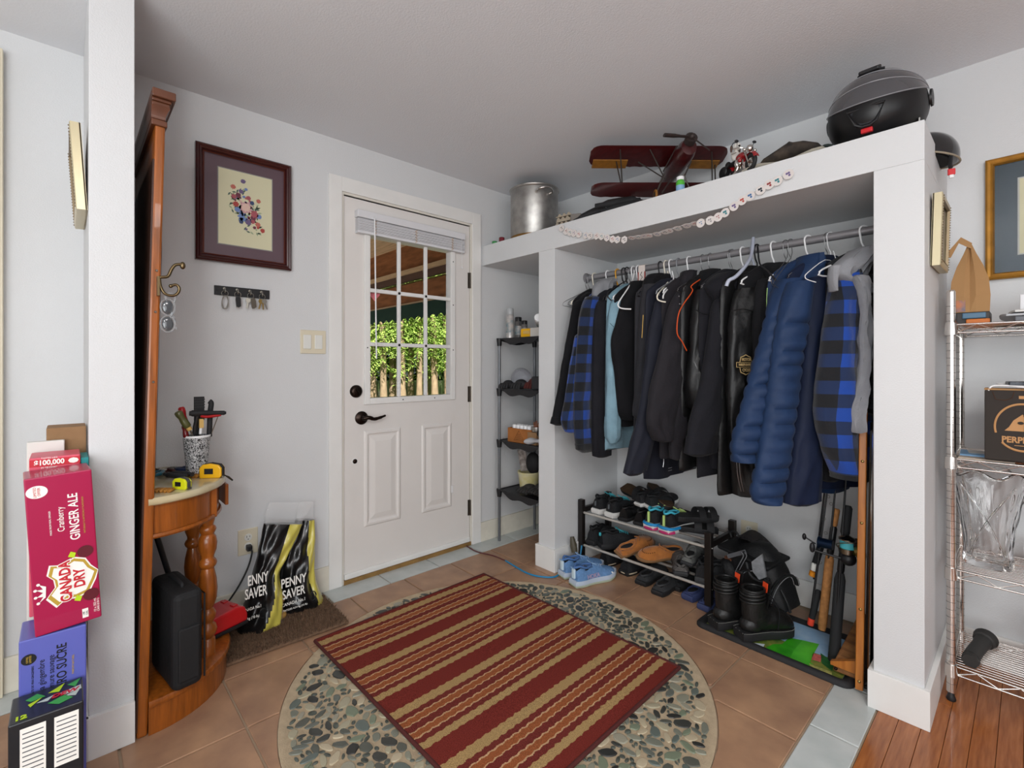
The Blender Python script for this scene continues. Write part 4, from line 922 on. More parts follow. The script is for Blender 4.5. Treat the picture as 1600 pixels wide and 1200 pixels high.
fpoly(ca, hx, [(.026, .012), (.038, .012), (.038, .036), (.026, .036)], ink_white, 'printed_calorie_box'); text('140\nCAL', .006, (hx + .0012, .032, .024), Z3, -Y3, ink_black, ca, local=True)
B().bb((-.06, -.0642, .17), (.06, -.0638, .174)).build('seam', M('seam_dark', '#7a0c34', .5), ca, local=True)  # darker cranberry strip along the side seam
# coral carton with prize banner behind
co, hx, hy, hz = carton('coral carton with prize banner behind the cranberry carton', .50, .618, -.075, .028, .47, .90, pinkc)
B().loft([[(hx, -hy, hz), (hx, hy, hz)], [(hx + .0, -hy, hz + .03), (hx + .0, hy, hz + .03)]], closed=False)
fpoly(co, hx, [(-.051, .405), (.051, .405), (.051, .425), (-.051, .425)], red_i, 'printed_band'); text('$100,000', .019, (hx + .0013, -.012, .415), Y3, Z3, ink_white, co, local=True, sx=.85, bold=.0006)
text('TASTES LIKE', .006, (hx + .0013, -.012, .4275), Y3, Z3, ink_white, co, local=True); text('IN PRIZING*', .006, (hx + .0013, -.012, .4015), Y3, Z3, ink_white, co, local=True)
fpoly(co, hx, [(a + .037, z + .415) for a, z in disc(8, .011, .7)], ink_white, 'printed_badge', .001)
cbd, hx, hy, hz = carton('brown cardboard sleeve at the back of the carton stack', .36, .47, -.045, .044, .20, .965, cardboard)
wcd, hx, hy, hz = carton('white edged carton flat between cardboard and coral carton', .475, .495, -.085, -.005, .20, .93, M('white_card', '#d8d6d0', .6))
tl = thing('drink_carton', 'teal folded carton strip at the right behind the cranberry carton', 'carton', (.535, .0, .47)); 
dk, hx, hy, hz = carton('dark green soda carton with lime shards in front of the stack', .76, .885, -.098, .03, 0, .335, navyc, rz=0)
def tp(pts, mat, nm, lift=.0006): return B().prism(pts, (0, 0, hz + lift), Y3, -X3, .0003).build(nm, mat, dk, local=True, smooth=False)
for (pts, m) in (([(-.04, .03), (-.02, .045), (-.005, .02), (-.03, .015)], greeni), ([(-.035, .005), (-.01, .02), (-.03, -.01)], lime), ([(-.02, .0), (.01, .012), (.0, -.008)], silver_i), ([(.0, .03), (.03, .055), (.02, .02)], lime), ([(0, -.02), (.03, -.005), (.045, -.03), (.02, -.04)], greeni), ([(.035, .04), (.06, .055), (.05, .02)], greeni), ([(.03, -.01), (.058, .0), (.05, -.025)], silver_i), ([(.02, .01), (.06, .02), (.062, .0), (.03, -.004)], silver_i)):
    tp([(max(-.06, min(.061, a)), max(-.06, min(.06, z))) for a, z in pts], m, 'printed_shard')
text('DEW', .021, (-.004, .03, hz + .0012), Y3, -X3, red_i, dk, local=True, bold=.0008, sx=1.0, shear=.2)
text('12', .022, (.045, -.045, hz + .0012), Y3, -X3, lime, dk, local=True, bold=.001)
for (a, c) in ((-.045, -.002), (.012, .055)):
    B().bb((hx, a, .2), (hx + .0006, c, .318)).build('nutrition_table', ink_white, dk, local=True, smooth=False)
    b = B()
    for k in range(10): b.bb((hx + .0006, a + .004, .21 + k * .0105), (hx + .0008, c - .004, .2125 + k * .0105))
    b.build('printed_lines', M('grey_ink', '#55585c', .6), dk, local=True)
B().bb((.50, .0295, .47), (.612, .0455, .888)).build('sleeve', tealc, tl, smooth=False)
# ================================================================== CLOSET ROD, HANGERS, COATS
RODZ, RODY = 1.675, 2.28
rod = thing('clothes_rod', 'grey metal clothes rod across the closet', 'rod', (1.37, RODY, RODZ))
rodm = M('rod_metal', '#8b898c', .35, .4)
B().tube([(.646, RODY, RODZ), (2.092, RODY, RODZ)], .0165, 20).build('tube', rodm, rod)
B().lathe([(0, 0), (.03, 0), (.03, .006), (.02, .012), (0, .012)], (.646, RODY, RODZ), 20, RY).build('flange', rodm, rod)
hwm = {'white': white_pl, 'cream': M('cream_hanger', '#e6dfcf', .4), 'yellow': M('amber_hanger', '#d99a17', .35), 'black': black_pl, 'wire': M('wire_hanger', '#8f8f90', .3, .9), 'grey': M('grey_hanger', '#86888c', .4), 'clear': M('blue_grey_hanger', '#aeb4c4', .3), 'wwire': M('coated_wire', '#e4e4e6', .4)}
BARE = {1178: [(1177, 372, 2.27), (1174, 398, 2.2), (1166, 414, 2.1), (1150, 432, 2.02), (1139, 438, 1.99), (1135, 447, 1.985)],
    1298: [(1302, 392, 2.26), (1306, 410, 2.24), (1289, 406, 2.12), (1262, 426, 1.97), (1258, 433, 1.96), (1262, 437, 1.97), (1275, 441, 2.0)],
    1236: [(1237, 386, 2.26), (1236, 402, 2.2), (1212, 436, 2.0), (1209, 444, 1.99), (1216, 450, 2.02)], 1228: [(1229, 388, 2.26), (1230, 402, 2.2), (1208, 434, 2.02), (1206, 443, 2.01), (1211, 449, 2.03)],
    990: [(991, 420, 2.27), (990, 432, 2.24), (984, 446, 2.14), (968, 470, 2.03), (966, 478, 2.02), (972, 482, 2.03), (986, 483, 2.06)], 975: [(976, 420, 2.27), (980, 436, 2.24), (966, 446, 2.1), (951, 456, 2.04), (950, 464, 2.03), (956, 470, 2.04)],
    1041: [(1043, 424, 2.26), (1044, 440, 2.22), (1029, 458, 2.06), (1027, 466, 2.05), (1031, 470, 2.05), (1040, 472, 2.07)], 1049: [(1050, 424, 2.26), (1052, 440, 2.22), (1038, 458, 2.04), (1036, 466, 2.03)],
    1183: [(1184, 385, 2.27), (1187, 412, 2.2), (1200, 424, 2.08), (1212, 438, 2.0)]}
def hanger(px, kind, label, yaw=0, tilt=0, drop=0, group=None):
    X = at(px, 430, Y=RODY).x; wire = kind in ('wire', 'wwire'); r = .0016 if wire else (.0036 if kind != 'clear' else .0045)
    t = thing('clothes_hanger', label, 'hanger', (X, RODY, RODZ + .0166), group=group, rot=(R_(tilt), 0, R_(yaw)))
    R0 = .0185 + r; b = B()
    cz = -.0166
    p = [V((0, math.sin(a) * -R0, cz + math.cos(a) * R0)) for a in [R_(q) for q in (-118, -90, -60, -30, 0, 30, 60, 90, 115)]]
    p += [V((0, -.012, cz - .045)), V((0, 0, cz - .062)), V((0, 0, cz - .082))]
    b.tube(p, r, 8, 2).build('hook', hwm[kind], t, local=True)
    zz = cz - .082; b = B()
    if px in BARE:
        b.tube([at(x_, y_, Y=Y_) for x_, y_, Y_ in BARE[px]], r * (1.7 if kind == 'clear' else 1), 8, 3); b.build('arms', hwm[kind], t); return X
    if kind == 'clear':
        b.tube([(0, -.2, zz - .085), (0, -.19, zz - .07), (0, -.1, zz - .035), (0, 0, zz), (0, .1, zz - .035), (0, .19, zz - .07), (0, .2, zz - .085)], [.005, .006, .009, .012, .009, .006, .005], 8, 3)
    else:
        b.tube([(0, 0, zz), (0, .09, zz - .03), (0, .195, zz - .075), (0, .208, zz - .09), (0, .195, zz - .1), (0, 0, zz - .1 - (0 if not wire else .002)), (0, -.195, zz - .1), (0, -.208, zz - .09), (0, -.195, zz - .075), (0, -.09, zz - .03)], r, 8, 2, closed=True)
    b.build('arms', hwm[kind], t, local=True)
    return X
N_ = {}
for (px, kd, lab, yw_, tl_) in (
    (917, 'wire', 'bare dark wire hanger nearest the left closet wall', 2, 0), (921, 'wire', 'second bare wire hanger from the left closet wall', -4, 0),
    (929, 'cream', 'off-white hanger holding the leftmost black jacket', 0, 0), (950, 'white', 'white hanger holding the left blue plaid shirt with grey hood', 0, 0),
    (965, 'yellow', 'amber yellow plastic hanger near the left of the rod', 0, 0),
    (975, 'black', 'black plastic hanger, left one of the bare pair', 6, 0), (980, 'black', 'black plastic hanger, right one of the bare pair', 2, 0),
    (985, 'wire', 'steel wire hanger beside the bare black hangers', 3, 0), (990, 'white', 'white plastic hanger over the pale denim shirt, left of two', 2, 0),
    (998, 'white', 'white plastic hanger over the pale denim shirt, right of two', 5, 0), (1032, 'black', 'single black hanger at the middle left of the rod', 0, 0),
    (1041, 'cream', 'off-white hanger right of the single black one', 4, 0), (1049, 'white', 'white hanger left of the translucent grey hanger', 6, 0),
    (1060, 'grey', 'translucent grey hanger beside the grey scarf', 0, 0), (1077, 'white', 'white hanger holding the jacket with orange piping', 6, 0),
    (1098, 'wire', 'wire hanger just right of the orange piped jacket', 5, 0), (1110, 'wire', 'wire hanger holding the plain leather jacket', 8, 0),
    (1141, 'wire', 'wire hanger, left of the close pair above the black hoodie', 10, 0), (1144, 'wire', 'wire hanger, right of the close pair above the black hoodie', 14, 0),
    (1161, 'white', 'white hanger left of the blue grey contoured hanger', 12, 0), (1178, 'clear', 'blue grey contoured coat hanger with wide arms', 14, 0),
    (1183, 'black', 'black hanger holding the leather jacket with the gold emblem', 14, 0), (1209, 'white', 'white hanger holding the black jacket with green zip', 16, 0),
    (1228, 'wire', 'wire hanger left of the puffer jacket, lower one', 20, 0), (1236, 'wire', 'wire hanger left of the puffer jacket, nearer one', 22, 0),
    (1263, 'white', 'white hanger holding the blue puffer jacket', 24, 0), (1293, 'wire', 'wire hanger holding the plain navy jacket', 24, 0),
    (1298, 'wwire', 'bare white coated wire hanger in front of the puffer collar', 30, 0), (1350, 'white', 'rightmost white hanger holding the hooded blue plaid jacket', 30, 0)):
    N_[px] = hanger(px, kd, lab, -yw_, tl_, group='hangers on the closet rod')
# ---- cloth
def cloth(name, col, rough=.85, var=.12, bump=.35, bs=90, sheen=.03, spec=.22, **k): return M(name, col, rough, var=var, vs=14, bump=bump, bs=bs, sheen=sheen, spec=spec, **k)
cblack = cloth('black_cotton', '#131316'); cchar = cloth('charcoal_cloth', '#242226', .8); cnavyg = cloth('navy_grey_softshell', '#1e202a', .7, bump=.2); cdark = cloth('soot_cotton', '#1b1b20'); cgrey = cloth('dark_grey_knit', '#2c2c30', .9)
cnavy = cloth('navy_softshell', '#131c33', .65, bump=.15); cpuff = cloth('puffer_nylon', '#1c3050', .6, var=.1, bump=.5, bs=40, spec=.25); heather = cloth('heather_grey', '#85868a', .95, var=.12, bs=200)
leather = M('black_leather', '#0e0e0f', .48, var=.3, vs=10, bump=.6, bs=40, coat=.05, spec=.4); sherpa = M('sherpa_black', '#1d1e21', .95, var=.6, vs=120, bump=1, bs=150)
denim = cloth('pale_denim', '#7d9dac', .85, var=.12, bump=.4, bs=160); denim_s = cloth('denim_seam', '#56747f')
def plaid(name, blue, dark, mid):
    m = bpy.data.materials.new(name); m.use_nodes = True; t = m.node_tree; N, L = t.nodes, t.links; b = N['Principled BSDF']; b.inputs['Roughness'].default_value = .95; b.inputs['Sheen Weight'].default_value = .2
    uv = N.new('ShaderNodeUVMap'); sep = N.new('ShaderNodeSeparateXYZ'); L.new(uv.outputs[0], sep.inputs[0])
    def sq(o, off=0):
        a = N.new('ShaderNodeMath'); a.operation = 'MULTIPLY_ADD'; a.inputs[1].default_value = 1 / .098; a.inputs[2].default_value = off; L.new(o, a.inputs[0])
        f = N.new('ShaderNodeMath'); f.operation = 'FRACT'; L.new(a.outputs[0], f.inputs[0])
        g_ = N.new('ShaderNodeMath'); g_.operation = 'GREATER_THAN'; g_.inputs[1].default_value = .5; L.new(f.outputs[0], g_.inputs[0]); return g_.outputs[0]
    s = N.new('ShaderNodeMath'); s.operation = 'ADD'; L.new(sq(sep.outputs[0], 5), s.inputs[0]); L.new(sq(sep.outputs[1], 5.2), s.inputs[1])
    d = N.new('ShaderNodeMath'); d.operation = 'DIVIDE'; d.inputs[1].default_value = 2.2; L.new(s.outputs[0], d.inputs[0])
    r = N.new('ShaderNodeValToRGB'); r.color_ramp.interpolation = 'CONSTANT'; e = r.color_ramp.elements; e[0].color = lin(dark); e[1].position = .4; e[1].color = lin(mid); q = e.new(.8); q.color = lin(blue); L.new(d.outputs[0], r.inputs[0]); L.new(r.outputs[0], b.inputs['Base Color'])
    n = N.new('ShaderNodeTexNoise'); n.inputs['Scale'].default_value = 260; bp = N.new('ShaderNodeBump'); bp.inputs['Strength'].default_value = .4; bp.inputs['Distance'].default_value = .003; L.new(n.outputs[0], bp.inputs['Height']); L.new(bp.outputs[0], b.inputs['Normal'])
    return m
pl_blue = plaid('blue_buffalo_plaid', '#123f94', '#0d0f14', '#13264a')
class Garment:
    def __init__(s, name, label, hpx, yaw, mat, th=.034):
        s.X = N_[hpx] if hpx in N_ else at(hpx, 430, Y=RODY).x; s.P = V((s.X, RODY, 0)); a = R_(yaw)
        s.u = V((math.sin(a), math.cos(a), 0)); s.n = V((math.cos(a), -math.sin(a), 0)); s.th = th; s.mat = mat
        s.t = thing(name, label, {'denim_shirt': 'shirt'}.get(name, 'jacket' if 'jacket' in name or 'coat' in name else 'hoodie' if 'hoodie' in name else 'shirt'), (s.X, RODY, .9), group='clothes hanging in the closet'); s.k = hpx * .37
    def p(s, px, py, off=0): return at_pl(px, py, s.P + s.n * off, s.n)
    def body(s, hem, hw=.215, top=1.60, mat=None, nm='body', thk=None, flare=.02, collar=.05):
        th = thk or s.th; rg = []; n = 36; b = B(); uvw = []
        zs = [(top, collar, .6), (top - .012, collar + .03, .8), (top - .03, .12, .95), (top - .055, .165, 1), (top - .085, hw - .01, 1), (top - .12, hw, 1)]
        z = top - .16
        while z > hem + .03: zs.append((z, hw + flare * (top - z), 1)); z -= .05
        zs += [(hem + .02, hw + flare * .9, 1), (hem, hw + flare * .85, .9), (hem - .002, hw + flare * .8, .6)]
        for i, (z, w_, q) in enumerate(zs):
            ring = []
            for j in range(n):
                a = 6.28319 * j / n; ca, sa = math.cos(a), math.sin(a); dr = min(1, (top - z) / .5)
                f = 1 + dr * (.28 * math.sin(ca * w_ * 38 + s.k + z * 2.0) + .15 * math.sin(ca * w_ * 75 + z * 5 + s.k * 2)) + .25 * noise.noise(V((s.k + ca * 3, sa, z * 5)))
                ring.append(s.P + s.u * (ca * w_) + s.n * (sa * th * q * f) + V((0, 0, z + dr * .006 * math.sin(a * 3 + s.k))))
                uvw.append((w_ * ca + (0 if sa > 0 else .03), z))
            rg.append(ring)
        b.loft(rg); b.uv = {i: q for i, q in enumerate(uvw)}
        return b.build(nm, mat or s.mat, s.t)
    def limb(s, rings, nm='sleeve', mat=None, th=.036, off=.03, fold=.12, quilt=0, cuff=None, K=6, n=40, end=.5, drift=0):
        "a hanging sleeve: each measured ring gives its left and right limit in the plane of the garment"
        b = B(); uvw = []; pts = []
        m = len(rings)
        for i in range(m):
            l, r, y = rings[i][:3]; o = off + drift * i / max(1, m - 1)
            a, c = s.p(l, y, o), s.p(r, y, o); pts.append(((a + c) / 2, (c - a) / 2, th * (rings[i][3] if len(rings[i]) > 3 else 1)))
        C = cat([p[0] for p in pts], K); H = cat([p[1] for p in pts], K); T = [V((p[2], 0, 0)) for p in pts]; T = cat(T, K)
        L = 0; rg = []; N = len(C)
        for i in range(N):
            if i: L += (C[i] - C[i - 1]).length
            tail = 1 if 0 < i < N - 1 else end; wd = H[i].length; hd = H[i].normalized() if wd > 1e-5 else s.u; hd = V((hd.x, hd.y, 0)).normalized()
            qf = 1
            if quilt and L > .13: qf = .52 + .48 * abs(math.sin(math.pi * L / quilt)) ** .45
            ring = []
            for j in range(n):
                a = 6.28319 * j / n; ca, sa = math.cos(a), math.sin(a); fr_ = min(1, i / (K * 1.5))
                q3 = V((math.cos(a) * 1.5 + s.k, math.sin(a) * 1.5, L * 7)); f = 1 + fold * fr_ * (math.sin(3 * a + L * 14 + s.k) * .6 + math.sin(5 * a - L * 23 + s.k * 1.7) * .45) + (fold * 2.2 * noise.noise(q3) + fold * 1.4 * noise.noise(q3 * 2.6)) * (1 if fold > .06 else .6)
                ring.append(C[i] + hd * (ca * wd * tail * (.93 + .07 * qf) * (1 + .05 * fr_ * noise.noise(q3 * 1.7 + V((9, 0, 0))))) + s.n * (sa * T[i].x * tail * f * qf))
                uvw.append((ca * wd + (0 if sa > 0 else .02), L))
            rg.append(ring)
        b.loft(rg); b.uv = {i: q for i, q in enumerate(uvw)}
        o = b.build(nm, mat or s.mat, s.t)
        if cuff:
            b = B(); i0 = N - 1 - cuff; b.loft([[c + (p - c) * 1.05 for p in rg[i]] for i in range(i0, N - 1) for c in [C[i]]] + [[C[N - 1] + (p - C[N - 1]) * 1.0 for p in rg[N - 1]]]); b.build('cuff', mat or s.mat, o)
        return o
    def far(s, hem=.85, mat=None):
        b = B(); rg = []
        for (u_, z, w_) in ((.20, 1.50, .05), (.235, 1.42, .06), (.255, 1.2, .055), (.262, 1.0, .05), (.265, hem, .045)):
            rg.append([s.P + s.u * (u_ + math.cos(6.28319 * j / 14) * w_) + s.n * (math.sin(6.28319 * j / 14) * .03) + V((0, 0, z)) for j in range(14)])
        b.loft(rg).build('sleeve', mat or s.mat, s.t)
    def hood(s, pts, mat, nm='hood', th=.05, off=.02):
        return s.limb(pts, nm, mat, th=th, off=off, fold=.2, K=5, end=.35)
    def line(s, pts, mat, nm, r=.003, off=.07):
        return B().tube([s.p(x, y, off) for x, y in pts], r, 6, 4).build(nm, mat, s.t)
metal_z = M('zip_metal', '#8a8a8c', .3, 1)
G = Garment('black_jacket', 'plain black jacket, leftmost garment, its sleeve overlapping the white pier', 929, -3, cblack); G.body(.85); G.far()
G.limb([(904, 926, 470), (897, 923, 480), (888, 921, 520), (878, 912, 580), (868, 902, 630), (862, 888, 664)], off=.02, cuff=3)
G.hood([(918, 928, 457), (908, 930, 466), (900, 930, 480)], cblack, 'collar', .04)
G = Garment('plaid_shirt', 'left of the two blue and black plaid shirts, with grey hood', 950, -2, pl_blue); G.body(.78); G.far()
G.limb([(918, 940, 463), (908, 938, 490), (903, 935, 540), (899, 931, 600), (897, 928, 650), (903, 929, 706)], off=.035, cuff=2)
G.limb([(902, 916, 520), (892, 914, 570), (884, 910, 620), (878, 903, 656), (886, 902, 676)], off=.00, th=.03)
G.hood([(944, 956, 436), (932, 962, 446), (927, 964, 460), (930, 958, 476), (934, 950, 490)], heather, off=.03, th=.045)
G = Garment('dark_hoodie', 'charcoal hoodie on the amber hanger between plaid and denim', 965, -1, cdark); G.body(.80); G.far()
G.limb([(938, 958, 470), (932, 957, 484), (929, 956, 520), (927, 954, 600), (927, 953, 680), (930, 950, 714)], off=.035, cuff=3)
G.hood([(948, 966, 462), (942, 962, 470), (944, 958, 500)], heather, 'hood_lining', .04, .01)
G = Garment('denim_shirt', 'pale blue denim shirt with rolled cuff left of middle', 985, 0, denim); G.body(.715); G.far()
G.limb([(962, 984, 468), (955, 980, 480), (951, 972, 520), (950, 968, 600), (950, 964, 692)], off=.035, cuff=3)
G.line([(953, 505), (962, 512), (972, 505)], denim_s, 'shoulder_seam', .0015, .072)
G.line([(972, 500), (967, 560), (962, 600)], denim_s, 'placket', .002, .06)
G = Garment('black_hoodie', 'black hoodie with a pointed elbow beside the denim shirt', 998, 2, cblack); G.body(.84); G.far()
G.limb([(990, 1022, 440), (976, 1018, 462), (966, 1014, 500), (957, 1006, 540), (963, 1002, 590), (968, 998, 640), (975, 993, 656)], off=.04, cuff=3, th=.045)
G = Garment('grey_knit_jacket', 'dark grey knit jacket half hidden behind the softshell sleeve', 1032, 3, cgrey); G.body(.80); G.far()
G.limb([(1008, 1034, 444), (1003, 1030, 470), (1000, 1024, 520), (996, 1014, 600), (994, 1008, 655)], off=.03)
G.hood([(1020, 1036, 428), (1010, 1040, 438), (1006, 1038, 455)], cblack, 'collar', .045, .02)
G.line([(1005, 492), (1004, 510), (1003, 528)], M('yellow_zip', '#c9a24a', .5), 'zipper', .0016, .068)
G = Garment('softshell_jacket', 'navy grey softshell jacket whose long sleeve hangs lowest at middle left', 1049, 4, cnavyg); G.body(.60); G.far()
G.limb([(1034, 1064, 456), (1024, 1060, 480), (1016, 1052, 520), (1008, 1040, 580), (1000, 1030, 640), (988, 1019, 690), (975, 1006, 742)], off=.05, cuff=0, drift=.02)
G.line([(1037, 712), (1037, 722), (1036, 730)], metal_z, 'zipper_pull', .002, .066)
for k in (0, 1): B().prism([(-.016, -.0012), (.016, -.0012), (.016, .0012), (-.016, .0012)], G.p(1047, 731 + k * 4, .062), G.u, Z3, .0006).build('printed_line', M('grey_lettering', '#8d9096', .6), G.t, smooth=False)
G = Garment('piped_jacket', 'charcoal zip jacket with thin orange piping on its front', 1077, 7, cchar); G.body(.72); G.far()
G.limb([(1062, 1090, 455), (1048, 1088, 480), (1036, 1082, 530), (1025, 1070, 580), (1015, 1056, 630), (1013, 1050, 662), (1026, 1048, 690)], off=.055, cuff=5, th=.045)
G.limb([(1068, 1088, 500), (1060, 1084, 550), (1052, 1080, 620), (1048, 1076, 680), (1049, 1074, 718)], off=.075, cuff=4, th=.032)
G.hood([(1072, 1082, 422), (1066, 1084, 436), (1062, 1086, 460)], cchar, 'collar', .04, .03)
G.line([(1095, 436), (1080, 447), (1082, 455), (1068, 475), (1060, 492), (1058, 520), (1066, 534), (1073, 548)], M('orange_piping', '#d1501d', .5), 'piping', .0026, .125)
for (x, y) in ((1061, 463), (1062, 475)): B().ell(G.p(x, y, .115), (.004, .004, .004)).build('snap', metal_z, G.t)
G = Garment('leather_jacket', 'plain black leather jacket right of the orange piped jacket', 1110, 10, leather); G.body(.68); G.far()
G.limb([(1092, 1122, 452), (1086, 1120, 472), (1083, 1118, 500), (1079, 1113, 550), (1076, 1104, 600), (1080, 1096, 640)], off=.055, th=.045, fold=.25)
G.hood([(1104, 1114, 420), (1096, 1124, 436), (1092, 1128, 452)], cblack, 'collar', .045, .03)
G.line([(1087, 484), (1098, 490), (1112, 492)], M('leather_seam', '#1f1f20', .5), 'seam', .002, .108)
G = Garment('heavy_hoodie', 'heavy black hoodie with ribbed cuff between the two leather jackets', 1141, 12, cdark); G.body(.66); G.far()
G.limb([(1122, 1150, 466), (1114, 1150, 490), (1107, 1146, 540), (1096, 1138, 600), (1080, 1126, 660), (1073, 1112, 712)], off=.06, cuff=4, th=.045)
G.limb([(1128, 1146, 560), (1118, 1146, 640), (1110, 1146, 700), (1112, 1146, 732)], 'front_panel', off=.03, th=.03)
G.hood([(1130, 1142, 425), (1112, 1150, 440), (1108, 1154, 455), (1120, 1150, 475)], cdark, off=.045, th=.055)
G.line([(1146, 731), (1145, 742), (1146, 756)], cord, 'drawstring', .0018, .04)
G = Garment('emblem_leather_jacket', 'black leather motorcycle jacket with gold winged emblem on its sleeve', 1178, 16, leather); G.body(.60); G.far()
G.limb([(1156, 1196, 450), (1146, 1194, 476), (1141, 1192, 520), (1139, 1188, 580), (1139, 1184, 640), (1143, 1180, 700), (1148, 1176, 740), (1151, 1175, 775)], off=.07, th=.045, fold=.2)
G.hood([(1168, 1196, 424), (1158, 1200, 440), (1154, 1200, 462)], leather, 'collar', .05, .05)
G.line([(1143, 486), (1160, 483), (1182, 487)], MATS['leather_seam'], 'seam', .0022, .12)
go = M('gold_embroidery', '#c2a673', .6)
ec = G.p(1165, 570, .128); uu, vv = G.u, Z3
def em(poly, m_, off, s=.00125): return B().prism([(a * s, c * s) for a, c in poly], ec + G.n * off, uu, vv, .0012).build('emblem', m_, G.t, smooth=False)
s1 = 1.25
wing = [(-44, 8), (-30, 8), (-24, 26), (-10, 30), (0, 34), (10, 30), (24, 26), (30, 8), (44, 8), (44, -8), (30, -8), (24, -26), (10, -30), (0, -34), (-10, -30), (-24, -26), (-30, -8), (-44, -8)]
em(wing, go, 0); em([(a * .92, c * .9) for a, c in wing], M('emblem_black', '#0b0b0b', .5), .0008)
em([(-46, 8.5), (46, 8.5), (46, -8.5), (-46, -8.5)], go, .0016); em([(-44.5, 7), (44.5, 7), (44.5, -7), (-44.5, -7)], MATS['emblem_black'], .0024)
text('HARLEY-DAVIDSON', .0135, ec + G.n * .005, uu, vv, go, G.t, bold=.0004, sx=.78)
text('MOTOR', .017, ec + G.n * .004 + Z3 * .021, uu, vv, go, G.t, bold=.0004, sx=.9); text('CYCLES', .017, ec + G.n * .004 - Z3 * .022, uu, vv, go, G.t, bold=.0004, sx=.8)
for q in (1153, 1157): G.line([(q - 2, 722), (q, 745), (q + 5, 768)], metal_z, 'zipper', .0015, .118)
G = Garment('green_zip_jacket', 'black jacket with a pale green zipper left of the puffer', 1209, 19, cblack); G.body(.66); G.far()
G.limb([(1188, 1222, 436), (1182, 1220, 460), (1179, 1216, 500), (1178, 1210, 560), (1180, 1205, 600)], off=.06)
G.hood([(1202, 1226, 412), (1199, 1230, 422), (1200, 1232, 440)], cblack, 'collar', .05, .05)
G.line([(1199, 450), (1198, 468), (1198, 488)], M('green_zip', '#9ec27a', .5), 'zipper', .0018, .105)
G = Garment('puffer_jacket', 'blue quilted puffer jacket with two sleeves hanging forward', 1263, 25, cpuff); G.body(.62, thk=.035)
G.limb([(1222, 1252, 436), (1210, 1242, 458), (1198, 1234, 500), (1184, 1224, 550), (1170, 1212, 600), (1156, 1202, 650), (1144, 1190, 695), (1147, 1182, 722)], off=.07, quilt=.055, K=10, th=.05, fold=.05)
G.limb([(1236, 1266, 440), (1226, 1264, 465), (1216, 1259, 510), (1207, 1251, 560), (1199, 1244, 620), (1190, 1236, 680), (1180, 1229, 735), (1175, 1222, 772), (1184, 1216, 786)], off=.125, quilt=.055, K=10, th=.048, fold=.05)
G.limb([(1258, 1272, 398), (1250, 1280, 412), (1240, 1284, 432), (1230, 1286, 452)], 'collar', th=.055, off=.05, fold=.15)
G = Garment('navy_jacket', 'plain dark navy softshell jacket right of the puffer', 1293, 26, cnavy); G.body(.66); G.far()
G.limb([(1268, 1300, 432), (1262, 1300, 460), (1258, 1298, 520), (1250, 1292, 600), (1240, 1284, 680), (1232, 1280, 740), (1226, 1279, 789)], off=.05, th=.04, drift=.01)
G = Garment('black_coat', 'black coat mostly hidden between navy jacket and plaid jacket', 1300, 27, cblack); 
G.limb([(1288, 1312, 412), (1284, 1316, 430), (1284, 1316, 500), (1282, 1312, 600), (1280, 1310, 700), (1282, 1308, 752)], 'body', off=.035, th=.04)
G = Garment('hooded_plaid_jacket', 'rightmost blue plaid jacket with grey hood and dark sherpa lining', 1350, 32, pl_blue); G.body(.80, mat=sherpa, nm='lining', hw=.17, thk=.03)
G.limb([(1308, 1326, 418), (1303, 1338, 436), (1297, 1344, 462), (1290, 1349, 505), (1284, 1349, 550), (1278, 1346, 600), (1276, 1342, 650), (1287, 1340, 700), (1304, 1339, 735), (1307, 1336, 748)], off=.06, th=.055, fold=.1, cuff=5)
G.hood([(1344, 1354, 386), (1328, 1360, 396), (1312, 1360, 408), (1301, 1354, 420), (1298, 1350, 432), (1318, 1352, 446), (1332, 1352, 462)], heather, off=.075, th=.05)
G.limb([(1299, 1312, 414), (1297, 1305, 432), (1298, 1304, 448), (1300, 1304, 456)], 'hood_edge', heather, th=.02, off=.12)
G.limb([(1333, 1349, 430), (1342, 1354, 460), (1345, 1358, 490), (1343, 1357, 530), (1344, 1358, 560), (1340, 1352, 600), (1331, 1341, 640), (1332, 1336, 676)], 'hood_edge', heather, th=.022, off=.125, fold=.5)
G.limb([(1346, 1366, 430), (1350, 1367, 480), (1350, 1367, 560), (1344, 1366, 620), (1340, 1362, 640)], 'lining_front', sherpa, th=.03, off=.06)
G.limb([(1338, 1366, 645), (1336, 1366, 690), (1338, 1362, 735)], 'front_panel', pl_blue, th=.025, off=.03)
# tag strap and grey scarf on the rod
tg = thing('fabric_strap', 'pale fabric strap with red edges looped over the rod', 'strap', (at(1006, 430, Y=RODY).x, RODY, RODZ))
X = at(1006, 430, Y=RODY).x
B().loft([[(X - .02, RODY - .021, 1.57), (X + .02, RODY - .021, 1.57), (X + .02, RODY - .023, 1.57), (X - .02, RODY - .023, 1.57)], [(X - .02, RODY - .019, 1.69), (X + .02, RODY - .019, 1.69), (X + .02, RODY - .021, 1.69), (X - .02, RODY - .021, 1.69)], [(X - .02, RODY + .0, 1.694), (X + .02, RODY, 1.694), (X + .02, RODY, 1.697), (X - .02, RODY, 1.697)]]).build('strap', M('pale_strap', '#d9cdc6', .8), tg)
for s_ in (-1, 1): B().bb((X + s_ * .02 - .002, RODY - .0245, 1.572), (X + s_ * .02 + .002, RODY - .0195, 1.655)).build('red_edge', M('red_thread', '#8d2a24', .8), tg)
B().tube([(X + .004, RODY - .0245, 1.655), (X - .006, RODY - .0245, 1.64), (X + .006, RODY - .0245, 1.625), (X - .006, RODY - .0245, 1.61), (X + .004, RODY - .0245, 1.598)], .0014, 5).build('zigzag', ink_black, tg)
G0 = V((at(1058, 450, Y=RODY - .05).x, RODY - .05, 1.57)); b = B()
